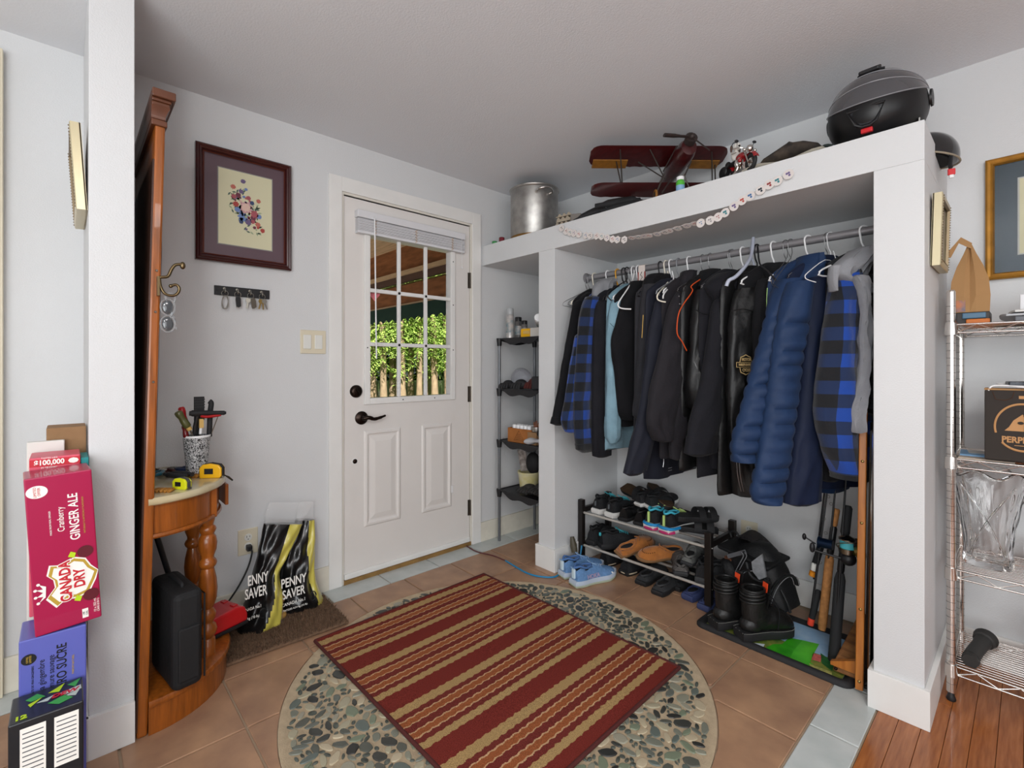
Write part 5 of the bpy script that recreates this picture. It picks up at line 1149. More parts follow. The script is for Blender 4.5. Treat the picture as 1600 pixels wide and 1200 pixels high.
b.tube([at(1040, 452, Y=2.2), at(1050, 444, Y=2.2), at(1062, 441, Y=2.21), at(1072, 436, Y=2.24)], [.012, .02, .022, .014], 10, 4)
tag(b.build('grey_scarf', M('grey_mesh', '#8e9095', .8, alpha=.85)), 'light grey mesh scarf draped over hangers at the middle', 'scarf')
# ================================================================== ON TOP OF THE CLOSET
TZ = SZ1
pc = V((.30, 2.19, TZ))
pot = thing('stock_pot', 'large dented stainless stock pot at the left end of the closet top', 'pot', pc)
B().lathe([(0, 0), (.146, 0), (.152, .008), (.152, .315), (.158, .32), (.16, .327), (.156, .331), (.15, .326), (.148, .315), (.148, .01), (0, .01)], pc, 48).build('body', M('pot_steel', '#a9a6a2', .42, 1, var=.2, vs=18, bump=.1, bs=60), pot)
B().lathe([(.147, .002), (.1535, .004), (.1535, .028), (.147, .03)], pc, 48, cap=False).build('base_band', M('heat_tinted_steel', '#94703f', .35, 1), pot)
for a in (-25, 155):
    q = Matrix.Rotation(R_(a), 3, 'Z')
    B().tube([pc + q @ V(p) for p in ((.15, -.045, .27), (.18, -.05, .272), (.205, -.03, .28), (.21, 0, .283), (.205, .03, .28), (.18, .05, .272), (.15, .045, .27))], .0075, 8, 4).build('handle', chrome, pot)
    pass 
def topz(px, py, Y): return at(px, py, Y=Y)
for (px, col, nm, lab) in ((773, '#3d8a4e', 'green_cap', 'small green jar cap at the far left of the closet top'), (784, '#6a1d28', 'maroon_cap', 'small maroon jar cap beside the green one')):
    c = topz(px, 378, 2.03); c.z = TZ; tag(B().lathe([(0, 0), (.017, 0), (.018, .004), (.018, .018 if px < 780 else .03), (.015, .021 if px < 780 else .033), (0, .021 if px < 780 else .033)], c, 24).build('jar', M(nm, col, .4)), lab, 'jar')
# torn cardboard tray
c = topz(879, 350, 2.045); c.z = TZ
ct = thing('cardboard_scrap', 'torn pale cardboard carton leaning against the stock pot', 'cardboard', c, rz=R_(8))
pulp = M('pulp_card', '#a39684', .9, bump=.5, bs=60)
for k in range(3):
    z0 = .003 + k * .028; b = B(); pts = [(-.045 + i * .0075, (.022 if i % 4 in (1, 2) else .012) + (k % 2) * .004) for i in range(13)]
    b.loft([[V((a, -.0 + k * .008, z0)) for a, z in pts], [V((a, -.004 + k * .012, z0 + z)) for a, z in pts]], closed=False)
    b.loft([[V((a, .003 + k * .008, z0)) for a, z in pts], [V((a, -.001 + k * .012, z0 + z)) for a, z in pts]], closed=False)
    b.bb((-.045, 0, z0 - .002), (.045, .05, z0 + .002)); b.build('flap', pulp, ct, local=True, smooth=False)
B().box((.05, .09, .035), (.06, .14, .06), yaw=.3).build('box', M('grey_carton', '#77706a', .7), ct, local=True, bevel=.003)
# folded black strap pile
b = B()
for (p0, p1, r) in (((897, 346), (945, 322), .012), ((905, 340), (950, 326), .010), ((930, 322), (1000, 312), .014), ((940, 330), (1010, 314), .012), ((898, 349), (930, 334), .012)):
    a, c = topz(*p0, 2.05), topz(*p1, 2.10); a.z = max(a.z, TZ + r); c.z = max(min(c.z, TZ + .07), TZ + r); m_ = (a + c) / 2 + V((0, .01, .008)); b.tube([a, m_, c], [r * .6, r, r, r * .5], 8, 5, sq=1.5)
tag(b.build('folded_umbrella', black_rub), 'crumpled black nylon fabric and straps left under the toy airplane', 'fabric')
# ---- toy biplane
redw = M('cherry_wood', '#3f0f10', .3, var=.25, vs=12, coat=.5, stretch=(1, 6, 6)); gold_w = M('ochre_paint', '#8a5a1c', .5, var=.2, vs=40)
bi = thing('toy_biplane', 'large dark red wooden biplane model with ochre wing tips', 'toy plane', (1.05, 2.2, TZ))
def ad(px, py, d): return CAM + (FV + RV * ((px - 800) / F_PX) - Z3 * ((py - 572) / F_PX)) * d
def wing(p0, p1, chord, drop, nm, ochre):
    b = B(); rg = []; L_w = (p1 - p0).length; dr = (p1 - p0).normalized(); bk_ = (FV * chord - Z3 * drop); n = 60
    for i in range(n + 1):
        x = L_w * i / n; e_ = min(x, L_w - x); k = 1 if e_ > .06 else (.45 + .55 * math.sqrt(max(0, 1 - (1 - e_ / .06) ** 2))); sc_b = .06 * abs(math.sin(math.pi * x / .055))
        c = p0 + dr * x; m = c + bk_ * .5; hf = bk_ * .5 * k
        rg.append([m - hf, m - hf * .75 + Z3 * .007, m + Z3 * .010, m + hf * (1 - sc_b), m + hf * .2 - Z3 * .003, m - hf * .8 - Z3 * .006])
    b.loft(rg); wo_ = b.build(nm, redw, bi)
    if ochre:
        for (u0, u1) in ((.02, .20), (L_w - .17, L_w - .02)):
            B().loft([[p0 + dr * x + bk_ * .62 - Z3 * .007, p0 + dr * x + bk_ * 1.03 - Z3 * .004, p0 + dr * x + bk_ * 1.03 + Z3 * .004, p0 + dr * x + bk_ * .62 + Z3 * .012] for x in (u0, u1)]).build('aileron', gold_w, wo_, smooth=False)
wing(ad(925, 227, 2.42), ad(1142, 228, 2.42), .13, .055, 'upper_wing', True)
wing(ad(927, 285, 2.33), ad(1125, 285, 2.33), .12, .03, 'lower_wing', False)
ns = ad(1077, 229, 2.26); tl2 = ad(1022, 303, 2.80); tl2.z = 2.13
ax = (tl2 - ns); rg = []; axn = ax.normalized(); sd = axn.cross(Z3).normalized(); upv = sd.cross(axn).normalized()
for (t, w_, h_) in ((-.01, .02, .02), (0, .036, .040), (.06, .042, .052), (.2, .043, .058), (.45, .036, .050), (.75, .022, .032), (1, .008, .014)):
    c = ns + ax * t; rg.append([c + sd * math.cos(a) * w_ + upv * math.sin(a) * h_ for a in [6.28319 * j / 20 for j in range(20)]])
B().loft(rg).build('fuselage', redw, bi)
tc_ = ns + ax * .95
B().loft([[tc_ - sd * .10 + axn * q, tc_ + sd * .10 + axn * q, tc_ + sd * .10 + axn * q + Z3 * .006, tc_ - sd * .10 + axn * q + Z3 * .006] for q in (-.03, .02)]).build('tailplane', redw, bi, smooth=False)
dkb = M('dark_metal', '#3c3230', .5, .3)
pcn = ns - axn * .03 + Z3 * .028
B().tube([ns + Z3 * .02, pcn], [.026, .028, .022], 14).ell(pcn - axn * .006, (.014, .014, .014)).build('spinner', dkb, bi)
pe = ad(1038, 211, 2.20); pd = (pe - pcn).normalized()
B().tube([pe, pe.lerp(pcn, .35), pcn], [.013, .013, .009, .007], 8, 3, sq=.6).tube([pcn, ad(1109, 235, 2.19)], [.004, .003], 6).build('propeller', dkb, bi)
str_ = M('wire_strut', '#4a4440', .4, .6)
for (a, c) in (((969, 232, 2.44), (972, 286, 2.35)), ((963, 253, 2.50), (970, 286, 2.38)), ((1014, 230, 2.44), (1036, 274, 2.40)), ((997, 253, 2.50), (1040, 280, 2.45)), ((1058, 228, 2.40), (1036, 268, 2.36)), ((1117, 258, 2.50), (1118, 287, 2.40)), ((1112, 236, 2.45), (1113, 287, 2.36)), ((1048, 281, 2.32), (1034, 302, 2.26)), ((1080, 252, 2.30), (1062, 292, 2.28))):
    B().tube([ad(*a), ad(*c)], .0032, 6).build('strut', str_, bi)
w1 = ad(1024, 300, 2.28); w2 = ad(1082, 300, 2.28); w1.z = w2.z = TZ + .026
for c in (w1, w2):
    B().tube([c + FV * math.cos(6.28319 * i / 20) * .020 + Z3 * math.sin(6.28319 * i / 20) * .020 for i in range(20)], .006, 8, closed=True).build('wheel', gold_w if c is w1 else black_rub, bi)
    B().tube([c - RV * .006, c + RV * .006], .015, 14).build('hub', str_, bi)
    B().tube([c, (c + (w1 + w2) / 2) / 2 + Z3 * .10], .004, 8).build('gear_leg', str_, bi)
B().tube([w1, w2], .004, 8).build('axle', redw, bi)
# ---- small bottle
c = at(1063, 290, Y=2.03); c.z = TZ
bt = thing('small_bottle', 'small lime green bottle with white cap in front of the biplane', 'bottle', c)
B().lathe([(0, 0), (.017, 0), (.019, .004), (.019, .028), (0, .028)], c, 20).build('label_band', M('blue_label', '#7ca3c4', .5), bt)
B().lathe([(0, .028), (.019, .028), (.019, .04), (.015, .05), (.013, .052), (0, .052)], c, 20).build('shoulder', M('lime_green', '#4fae3a', .4), bt)
B().lathe([(0, .052), (.0165, .052), (.0165, .066), (.015, .068), (0, .068)], c, 20).build('cap', white_pl, bt)
# ---- model motorcycle
o = at(1153, 272, Y=2.07); o.z = TZ
mo = thing('toy_motorcycle', 'die cast red and black touring motorcycle model facing right', 'toy motorcycle', o, rz=R_(-38))
mr_ = M('candy_red', '#8e1218', .2, coat=.8); ck = chrome
def L_(b, nm, m_, **k): return b.build(nm, m_, mo, local=True, **k)
def wheel(x, r):
    L_(B().tube([(x + math.cos(6.28319 * i / 26) * (r - .007), 0, r + math.sin(6.28319 * i / 26) * (r - .007)) for i in range(26)], .0085, 10, closed=True), 'tyre', black_rub)
    b = B().tube([(x + math.cos(6.28319 * i / 24) * (r - .017), 0, r + math.sin(6.28319 * i / 24) * (r - .017)) for i in range(24)], .0022, 6, closed=True)
    for k in range(10): a = 6.28319 * k / 10; b.tube([(x, 0, r), (x + math.cos(a) * (r - .017), 0, r + math.sin(a) * (r - .017))], .0009, 5)
    b.tube([(x, -.008, r), (x, .008, r)], .006, 12); L_(b, 'rim', ck)
wheel(.095, .034); wheel(-.06, .034)
b = B(); rg = []
for i in range(9):
    a = R_(15 + 140 * i / 8); c = V((.095 + math.cos(a) * .039, 0, .034 + math.sin(a) * .039)); rg.append([c + V((0, -.012, -.004)), c + V((math.cos(a) * .003, 0, math.sin(a) * .003)), c + V((0, .012, -.004)), c - V((math.cos(a) * .001, 0, math.sin(a) * .001))])
L_(b.loft(rg), 'front_fender', mr_)
b = B(); rg = []
for i in range(9):
    a = R_(20 + 150 * i / 8); c = V((-.06 + math.cos(a) * .040, 0, .034 + math.sin(a) * .040)); rg.append([c + V((0, -.014, -.006)), c + V((math.cos(a) * .004, 0, math.sin(a) * .004)), c + V((0, .014, -.006)), c - V((math.cos(a) * .001, 0, math.sin(a) * .001))])
L_(b.loft(rg), 'rear_fender', mr_)
L_(B().tube([(.095, -.012, .034), (.075, -.012, .075), (.062, -.012, .098)], .0042, 8).tube([(.095, .012, .034), (.075, .012, .075), (.062, .012, .098)], .0042, 8), 'fork', ck)
L_(B().ell((.025, 0, .083), (.034, .017, .017)), 'fuel_tank', mr_)
L_(B().ell((.088, 0, .092), (.012, .014, .014)).ell((.085, -.022, .085), (.007, .007, .007)).ell((.085, .022, .085), (.007, .007, .007)), 'headlight', ck)
L_(B().tube([(.06, 0, .10), (.055, -.02, .108), (.035, -.042, .110)], .0025, 6, 4).tube([(.06, 0, .10), (.055, .02, .108), (.035, .042, .110)], .0025, 6, 4), 'handlebar', ck)
L_(B().tube([(.05, -.032, .112), (.055, -.036, .13)], .0012, 5).ell((.056, -.038, .133), (.003, .009, .006)).tube([(.05, .032, .112), (.055, .036, .13)], .0012, 5).ell((.056, .038, .133), (.003, .009, .006)), 'mirror', black_pl)
L_(B().ell((-.03, 0, .075), (.042, .017, .012)).ell((-.075, 0, .085), (.014, .014, .02)), 'seat', leather)
L_(B().box((.018, 0, .045), (.05, .024, .035)).ell((.03, -.008, .062), (.012, .012, .02)).ell((.008, -.008, .062), (.012, .012, .02)), 'engine', ck)
L_(B().tube([(.03, -.018, .04), (.02, -.022, .02), (-.03, -.024, .018), (-.1, -.024, .022)], .005, 8, 4), 'exhaust', ck)
for s_ in (-1, 1): L_(B().ell((-.07, s_ * .026, .055), (.03, .012, .022), pw=.6), 'saddlebag', leather)
L_(B().ell((.045, -.018, .06), (.009, .008, .009)), 'red_side_cap', mr_)
tb_ = thing('toy_figure', 'small white and black stuffed animal figure riding the toy motorcycle', 'figurine', W[mo] @ V((-.02, 0, .085)), rz=R_(-38))
B().ell((0, 0, .022), (.018, .016, .024)).build('torso', M('white_plush', '#d6d2cc', .9, bump=.6, bs=120), tb_, local=True)
B().ell((.012, 0, .055), (.019, .016, .016)).build('head', MATS['white_plush'], tb_, local=True)
for s_ in (-1, 1):
    B().ell((0, s_ * .018, .05), (.006, .005, .016)).build('ear', M('brown_plush', '#54443c', .9), tb_, local=True); B().tube([(0, s_ * .016, .032), (.03, s_ * .022, .022), (.05, s_ * .024, .02)], .005, 8, 3).build('arm', MATS['white_plush'], tb_, local=True)
B().ell((.03, 0, .052), (.005, .005, .004)).build('nose', ink_black, tb_, local=True)
B().tube([(0.004, math.cos(6.28319 * i / 14) * .017, .062 + math.sin(6.28319 * i / 14) * .016) for i in range(14)], .002, 6, closed=True).build('goggle_strap', black_pl, tb_, local=True)
for q in (-.045,): pass
# ---- camouflage pouch, pale cloth, strap
camo = M('camo_cloth', '#4a3f35', .85, var=.5, vs=28, col2='#1d1b1a', bump=.3, bs=40)
a, c = at(1190, 262, Y=2.12), at(1288, 236, Y=2.12); rg = []
for (t, h_, w_) in ((0, .012, .04), (.12, .035, .06), (.35, .055, .07), (.5, .078, .06), (.56, .070, .06), (.75, .06, .07), (.95, .035, .06), (1.0, .012, .04)):
    x = a.x + (c.x - a.x) * t; rg.append([V((x, 2.12 + math.cos(q) * w_, TZ + .028 + h_ * .5 * (1 + math.sin(q)) + .001 * math.sin(q * 5 + t * 9))) for q in [6.28319 * j / 18 for j in range(18)]])
tag(B().loft(rg).build('camouflage_pouch', camo), 'brown camouflage cloth hat lying on pale cloth on the closet top', 'hat')
rg = []
for i in range(9):
    t = i / 8; x = a.x - .04 + (c.x - a.x + .06) * t; h_ = .016 + .008 * math.sin(t * 9); rg.append([V((x, 2.10 + math.cos(q) * (.085 + .01 * math.sin(t * 7)), TZ + h_ * .6 + h_ * .6 * math.sin(q))) for q in [6.28319 * j / 18 for j in range(18)]])
tag(B().loft(rg).build('pale_cloth', M('cream_cloth', '#b9b2a4', .9, bump=.8, bs=25)), 'crumpled cream cloth under the camouflage hat', 'cloth')
a = at(1276, 240, Y=2.05); a.z = TZ + .012; c = at(1300, 232, Y=2.08); c.z = TZ + .03
tag(B().tube([a, (a + c) / 2 + Z3 * .012, c], .009, 8, 3, sq=.6).build('strap', M('dark_green_strap', '#27302d', .8)), 'short dark green strap end just left of the large helmet', 'strap')
# ---- full face helmet
hc2 = at(1369, 180, Y=2.17); hc2.z = TZ
hel = thing('motorcycle_helmet', 'large matte black full face helmet with smoky visor on the closet corner', 'helmet', hc2, rz=math.atan2(-.97, -.02))
# local +x = the way the helmet looks
mblack = M('matte_shell', '#0f0f11', .42, spec=.5); visor = M('smoke_visor', '#4a4a4e', .08, trans=.15, coat=1, spec=.8)
def hp3(az, el, k=1.0):
    ca, sa = math.cos(az), math.sin(az); ce, se = math.cos(el), math.sin(el)
    rx_ = .158 if ca > 0 else .168; ry_ = .148; rz2 = .150 if se > 0 else .118
    x = ca * ce ** .85 * rx_ * k if ce > 0 else 0; y = sa * (ce ** .85 if ce > 0 else 0) * ry_ * k; z = .122 + se * rz2 * k
    if ca > .3 and se < 0: x += .014 * (ca - .3) * (-se) * 2
    return V((x, y, max(z, .002)))
def patch(a0, a1, e0, e1, k, na=24, ne=12, thick=.006, f0=None, f1=None):
    b = B(); out = []; inn = []
    for i in range(na + 1):
        az = a0 + (a1 - a0) * i / na; lo = e0 if f0 is None else f0(az); hi = e1 if f1 is None else f1(az)
        out.append([hp3(az, lo + (hi - lo) * j / ne, k) for j in range(ne + 1)]); inn.append([hp3(az, lo + (hi - lo) * j / ne, k - thick / .15) for j in range(ne + 1)])
    b.loft([o + i_[::-1] for o, i_ in zip(out, inn)]); return b
full = math.pi
lo_f = lambda az: -1.15
vis_lo = lambda az: .30 - .30 * math.cos(az); vis_hi = lambda az: .40 + .40 * math.cos(az)
patch(-full, full, 0, 0, 1.0, 60, 14, .012, f0=lambda az: vis_hi(az) - .03 if abs(az) < 1.75 else -1.2, f1=lambda az: 1.565).build('shell', mblack, hel, local=True)
patch(-1.75, 1.75, 0, 0, 1.005, 40, 10, .016, f0=lambda az: -1.2, f1=vis_lo).build('chin_bar', mblack, hel, local=True)
patch(-1.72, 1.72, 0, 0, 1.03, 40, 12, .004, f0=lambda az: vis_lo(az) - .02, f1=lambda az: vis_hi(az) + .03).build('visor', visor, hel, local=True)
for fe in (lambda az: vis_lo(az), lambda az: vis_hi(az) + .02, lambda az: vis_lo(az) * .45 + vis_hi(az) * .55):
    B().tube([hp3(az, fe(az), 1.034) for az in [-1.68 + 3.36 * i / 30 for i in range(31)]], .0016, 6).build('visor_edge_glint', M('visor_edge_glint', '#8a8a8e', .2), hel, local=True)  # pale tubes paint highlights on the rims and across the visor
patch(-1.7, 1.7, 0, 0, .93, 30, 8, .02, f0=vis_lo, f1=vis_hi).build('liner', M('helmet_liner', '#1a1a1b', .9), hel, local=True)
for s_ in (-1, 1): B().lathe([(0, 0), (.03, 0), (.028, .006), (0, .008)], hp3(s_ * 1.68, .12, 1.02), 20, Matrix.Rotation(s_ * R_(-90), 3, 'X')).build('visor_pivot', mblack, hel, local=True)
def hs(az, el, k=1.02): return hp3(az, el, k)
B().tube([hs(-.36, -.14, 1.03), hs(.36, -.14, 1.03), hs(.22, -.58, 1.03), hs(.1, -.68, 1.03), hs(-.1, -.68, 1.03), hs(-.22, -.58, 1.03)], .0055, 8, closed=True).build('chin_vent_surround', black_pl, hel, local=True)
B().loft([[hs(-.3, -.19, 1.0), hs(.3, -.19, 1.0), hs(.13, -.62, 1.0), hs(-.13, -.62, 1.0)], [hs(-.3, -.19, 1.02), hs(.3, -.19, 1.02), hs(.13, -.62, 1.02), hs(-.13, -.62, 1.02)]]).build('chin_vent', M('vent_blue_black', '#15181f', .35), hel, local=True, smooth=False)
B().box(hs(0, -.82, 1.03), (.014, .034, .016)).build('red_catch', M('red_catch', '#c8252c', .3), hel, local=True, bevel=.003)
B().box(hs(0, 1.05, 1.03) + V((0, 0, .004)), (.05, .06, .014), rot=Matrix.Rotation(R_(28), 3, 'Y')).build('top_vent', black_pl, hel, local=True, bevel=.005)
B().tube([hs(-.5, 1.1, 1.02), hs(0, .98, 1.04), hs(.5, 1.1, 1.02)], .005, 8, 4).build('brow_trim', black_pl, hel, local=True)
B().box(hs(1.45, -.62, 1.0), (.05, .004, .014), rot=Matrix.Rotation(R_(10), 3, 'Z')).build('side_label', M('pale_label', '#a8a8a4', .5), hel, local=True)
# ---- half helmet over the end
c = at(1461, 238, Y=2.30); hh = thing('half_helmet', 'small glossy black half helmet hanging past the right end of the closet top', 'helmet', (2.185, 2.32, TZ - .045), rz=R_(20))
hh.scale = (.85, .85, .85)
gl = M('gloss_shell', '#161618', .15, coat=.8)
hm_ = Matrix.Rotation(R_(14), 3, 'Y')
rg = []
for i in range(15):
    th = 1.5708 * i / 14; r_ = math.cos(th) ** .9 if i < 14 else .01; rg.append([hm_ @ V((math.cos(a) * .115 * r_, math.sin(a) * .10 * r_, .02 + math.sin(th) * .115)) for a in [6.28319 * j / 30 for j in range(30)]])
B().loft([[p * .95 + V((0, 0, .0)) for p in rg[0]]] + rg).build('shell', gl, hh, local=True)
B().tube([hm_ @ V((math.cos(6.28319 * j / 30) * .117, math.sin(6.28319 * j / 30) * .102, .02)) for j in range(30)], .004, 8, closed=True).build('edge_trim', M('tan_trim', '#8f8472', .6), hh, local=True)
B().lathe([(0, .014), (.088, .012), (.08, .04), (0, .05)], (0, 0, -.0), 24, hm_).build('liner', MATS['helmet_liner'], hh, local=True)
B().tube([(.075, -.06, .02), (.072, -.07, -.01), (.07, -.07, -.035), (.072, -.07, -.05)], .014, 8, 4, sq=.5).build('chin_strap', black_rub, hh, local=True)
B().box((.074, -.07, -.066), (.024, .012, .026)).build('red_buckle', M('red_catch', '#c8252c', .3), hh, local=True, bevel=.003)
B().box((.074, -.07, -.084), (.014, .010, .014)).build('buckle_tongue', white_pl, hh, local=True, bevel=.002)
# ---- paper garland
gar = thing('paper_garland', 'string of pale paper discs drooping across the closet header', 'garland', (1.4, FY - .01, 1.85))
paper = M('garland_paper', '#d3ccc8', .8); paper.node_tree.nodes['Principled BSDF'].inputs['Subsurface Weight'].default_value = 0
gp = [(876, 352), (885, 358), (897, 361), (912, 364), (925, 365), (940, 366), (957, 370), (972, 371), (985, 370), (1000, 368), (1025, 364), (1050, 357), (1078, 349), (1100, 343), (1118, 337), (1133, 328), (1147, 318), (1164, 306), (1180, 298), (1196, 287), (1208, 281), (1222, 274), (1240, 262)]
GY = FY - .012
pts = cat([at(x, y, Y=GY) for x, y in gp], 4)
B().tube(pts, .0008, 5).build('string', white_pl, gar)
tot = [0]
for i in range(1, len(pts)): tot.append(tot[-1] + (pts[i] - pts[i - 1]).length)
n = 34; motif = ['#2b3440', '#8f3a3a', '#3a7d84', '#6a5a86', '#b04a40', '#3f6a9a']
for k in range(n):
    s_ = tot[-1] * (k + .5) / n; i = max(j for j in range(len(tot)) if tot[j] <= s_); p = pts[i]; t = k / n
    edge = .36 < t < .66; r_ = .019; zr = .30 if edge else 1
    nn = 6 if .12 < t < .4 else 14
    poly = [(math.cos(6.28319 * j / nn + .3) * r_, math.sin(6.28319 * j / nn + .3) * r_) for j in range(nn)]
    vdir = V((0, -1, .32)) if edge else Z3
    org = p - vdir.normalized() * (r_ * .6) + V((0, -.0005 * (k % 2), 0))
    B().prism(poly, org, X3, vdir, .0006).build('paper_disc', paper, gar, smooth=False)
    if not edge or True:
        q = V(org) - V((0, .0012, 0)); m_ = M('motif_%s' % 'abcdef'[k % 6], motif[k % 6], .7); b = B()
        for (dx, dz_) in ((-.005, .003), (.004, -.004), (.002, .005)): b.prism([(dx + a, dz_ + c) for a, c in disc(6, .0046 if k > 25 else .0026)], org, X3, vdir, .0011)
        b.build('printed_motif', m_, gar, smooth=False)
# ================================================================== SHOE RACK AND SHOES
RX0_, RX1_, RY0_, RY1_ = .672, 1.43, 2.205, 2.465
espresso = M('espresso_wood', '#15110f', .4, var=.2, vs=12)
rk = thing('shoe_rack', 'low black wood shoe rack with steel rods under the coats', 'shoe rack', ((RX0_ + RX1_) / 2, (RY0_ + RY1_) / 2, 0))
for x in (RX0_, RX1_):
    for y in (RY0_, RY1_): B().bb((x - .016, y - .014, 0), (x + .016, y + .014, .372)).build('post', espresso, rk, bevel=.002)
    for z in (.31, .105): B().bb((x - .009, RY0_ + .014, z - .015), (x + .009, RY1_ - .014, z + .015)).build('side_rail', espresso, rk, bevel=.002)
    for z in (.30, .108): B().lathe([(0, 0), (.004, 0), (.003, .002), (0, .002)], (x + (.016 if x > 1 else -.016), RY0_, z), 8, RY).build('bolt', steel, rk)
for z in (.298, .108):
    for k, y in enumerate((RY0_ + .004, RY0_ + .09, RY0_ + .17, RY1_ - .006)):
        B().tube([(RX0_ + .012, y, z + .004 * k), (RX1_ - .012, y, z + .004 * k)], .0068, 10).build('rod', M('pale_rod', '#c9c4bc', .3, .45) if k == 0 else M('grey_rod', '#8f8b86', .4, .5), rk)  # front rod is paler than the rods behind it
def shoe(name, label, cat_, x, y, z, rz, up, sole, L=.28, wd=.1, kind='runner', lace=None, extra=None, rot=None, sole_h=.03, group=None, lining=None, open_=True):
    t = thing(name, label, cat_, (x, y, z), rz=rz, group=group, rot=rot); h = L / 2
    W_ = wd / 2
    wt = [(0, .62), (.08, .78), (.2, .82), (.38, .74), (.55, .84), (.72, 1.0), (.86, .88), (.95, .6), (1, .22)]
    rings = []; n = 22
    def outl(t_, s=1.0): return lerpk(wt, t_)[0] * W_ * s
    # sole
    NS = 16
    def so(z_, s, dx=0):
        o = []
        for i in range(NS + 1): o.append(V((-h + L * i / NS * 1.0 + (dx if i == NS else (-dx if i == 0 else 0)), outl(i / NS, s), z_ + (.010 * max(0, i / NS - .75) * 4 if kind == 'runner' else 0))))
        for i in range(NS, -1, -1): o.append(V((-h + L * i / NS * 1.0 + (dx if i == NS else (-dx if i == 0 else 0)), -outl(i / NS, s), z_ + (.010 * max(0, i / NS - .75) * 4 if kind == 'runner' else 0))))
        return o
    if isinstance(sole, tuple): s1, s2 = sole
    else: s1, s2 = sole, None
    B().loft([so(0, .9), so(.005, 1.0, .004), so(sole_h * .7, 1.03, .007), so(sole_h, .97, .002)]).build('sole', s1, t, local=True)
    sol_ = list(t.children)[0] if t.children else t
    if s2: B().loft([so(-.001, .86), so(.001, .98, .0035), so(sole_h * .33, 1.045, .009), so(sole_h * .36, 1.0, .004)]).build('outsole', s2, t, local=True)
    # upper: D-shaped rings, hollow towards the heel
    H = {'runner': [(0, .062), (.1, .078), (.24, .062), (.36, .066), (.5, .062), (.68, .043), (.85, .032), (.95, .022), (1, .004)],
         'dress': [(0, .05), (.1, .058), (.28, .045), (.42, .055), (.55, .048), (.7, .035), (.88, .026), (.96, .018), (1, .004)],
         'slip': [(0, .024), (.08, .030), (.3, .026), (.45, .044), (.6, .05), (.75, .042), (.9, .03), (.97, .02), (1, .004)],
         'clog': [(0, .012), (.1, .014), (.3, .018), (.42, .05), (.6, .054), (.78, .044), (.92, .03), (1, .006)]}[kind]
    oend = {'runner': .40, 'dress': .42, 'slip': .46, 'clog': .40}[kind]
    b = B(); rg = []; m = 30
    for i in range(m + 1):
        q = i / m; w_ = outl(q, .96); hh_ = lerpk(H, q)[0]; x_ = -h + .006 + (L - .012) * q; ring = []
        op = max(0, min(1, (oend - q) / .1)) * (max(0, min(1, (q - .02) / .05)) if open_ else 0)
        op = op if open_ else 0
        for j in range(n):
            a = math.pi * j / (n - 1); ca, sa = math.cos(a), math.sin(a)
            yy = ca * w_ * (1 - .22 * sa * min(1, hh_ / .05)); zz = sa ** .8 * hh_ if sa > 0 else 0
            if op > 0 and abs(ca) < .62: zz = zz * (1 - op) + op * .012
            ring.append(V((x_, yy, sole_h * .9 + zz)))
        rg.append(ring)
    b.loft([[p for p in r_] for r_ in rg], cap=True, closed=True); b.build('upper', up, t, local=True)
    if open_:
        rim = []
        K = 26
        for i in range(K):
            a = 6.28319 * i / K; q = .035 + oend * .5 * (1 - math.cos(a)) * .93; w_ = outl(q, .96); 
            yy = math.sin(a) * w_ * .60 * 1.05; hh_ = lerpk(H, q)[0]; rim.append(V((-h + L * q, yy, sole_h * .9 + hh_ * .97)))
        B().tube(rim, .006 if kind != 'clog' else .004, 8, closed=True).build('collar', up if not lining else lining, t, local=True)
        B().ell((-h + L * oend * .54, 0, sole_h * .9 + H[1][1] * .62), (L * oend * .46, W_ * .50, .008)).build('opening_shade', M('opening_dark', '#1a1a1c', .9), t, local=True)  # dark plug raised in the opening, paints the shade inside the shoe
    if lace:
        b = B()
        for k in range(5):
            q = oend + .03 + k * .045; w_ = outl(q, .5); z_ = sole_h * .9 + lerpk(H, q)[0] * .97; b.tube([(-h + L * q, -w_ * .8, z_ - .006), (-h + L * (q + .015), 0, z_ + .004), (-h + L * (q + .03), w_ * .8, z_ - .007)], .0024, 6, 3)
        q = oend + .02; z_ = sole_h * .9 + lerpk(H, q)[0]
        for s_ in (-1, 1): b.tube([(-h + L * q, 0, z_ + .004), (-h + L * q - .012, s_ * .02, z_ + .016), (-h + L * q + .012, s_ * .03, z_ + .004), (-h + L * q, s_ * .004, z_ + .005)], .0022, 6, 4)
        b.build('laces', lace, t, local=True)
    if extra: extra(t, L, W_, sole_h)
    return t
white_s = M('white_foam', '#d3d2cf', .6); blk_s = M('black_sole', '#19191b', .7); blk_mesh = M('black_mesh', '#17181b', .8, var=.5, vs=150, bump=.5, bs=220)
grey_s = M('grey_rubber', '#2e2f31', .7); aqua = M('aqua_lace', '#3fa9b5', .7); lblue = M('blue_mesh', '#5f86b4', .8, var=.15, vs=90, bump=.5, bs=260); lbluel = M('pale_blue_lace', '#86a8cf', .8)
suede = M('tan_suede', '#a5652c', .95, var=.15, vs=40, bump=.4, bs=220, sheen=.3); gfoam = M('pale_blue_foam', '#b6c2d2', .6); limes = M('lime_rubber', '#a9c46a', .6)
def heel_panel(mat, hh=.03, w=.010, z=.03):
    def f(t, L, W_, sh): B().box((-L / 2 - .0005, 0, sh + z), (.012, w * 2, hh * 1.4)).build('heel_strip', mat, t, local=True, bevel=.004)
    return f
AW = R_(90)       # toes to the wall
zt, zm = .306, .116
S_ = lambda *a, **k: shoe(*a, **k)
def rx(px, py, z, Y=None):
    p = at(px, py, Z=z); return p
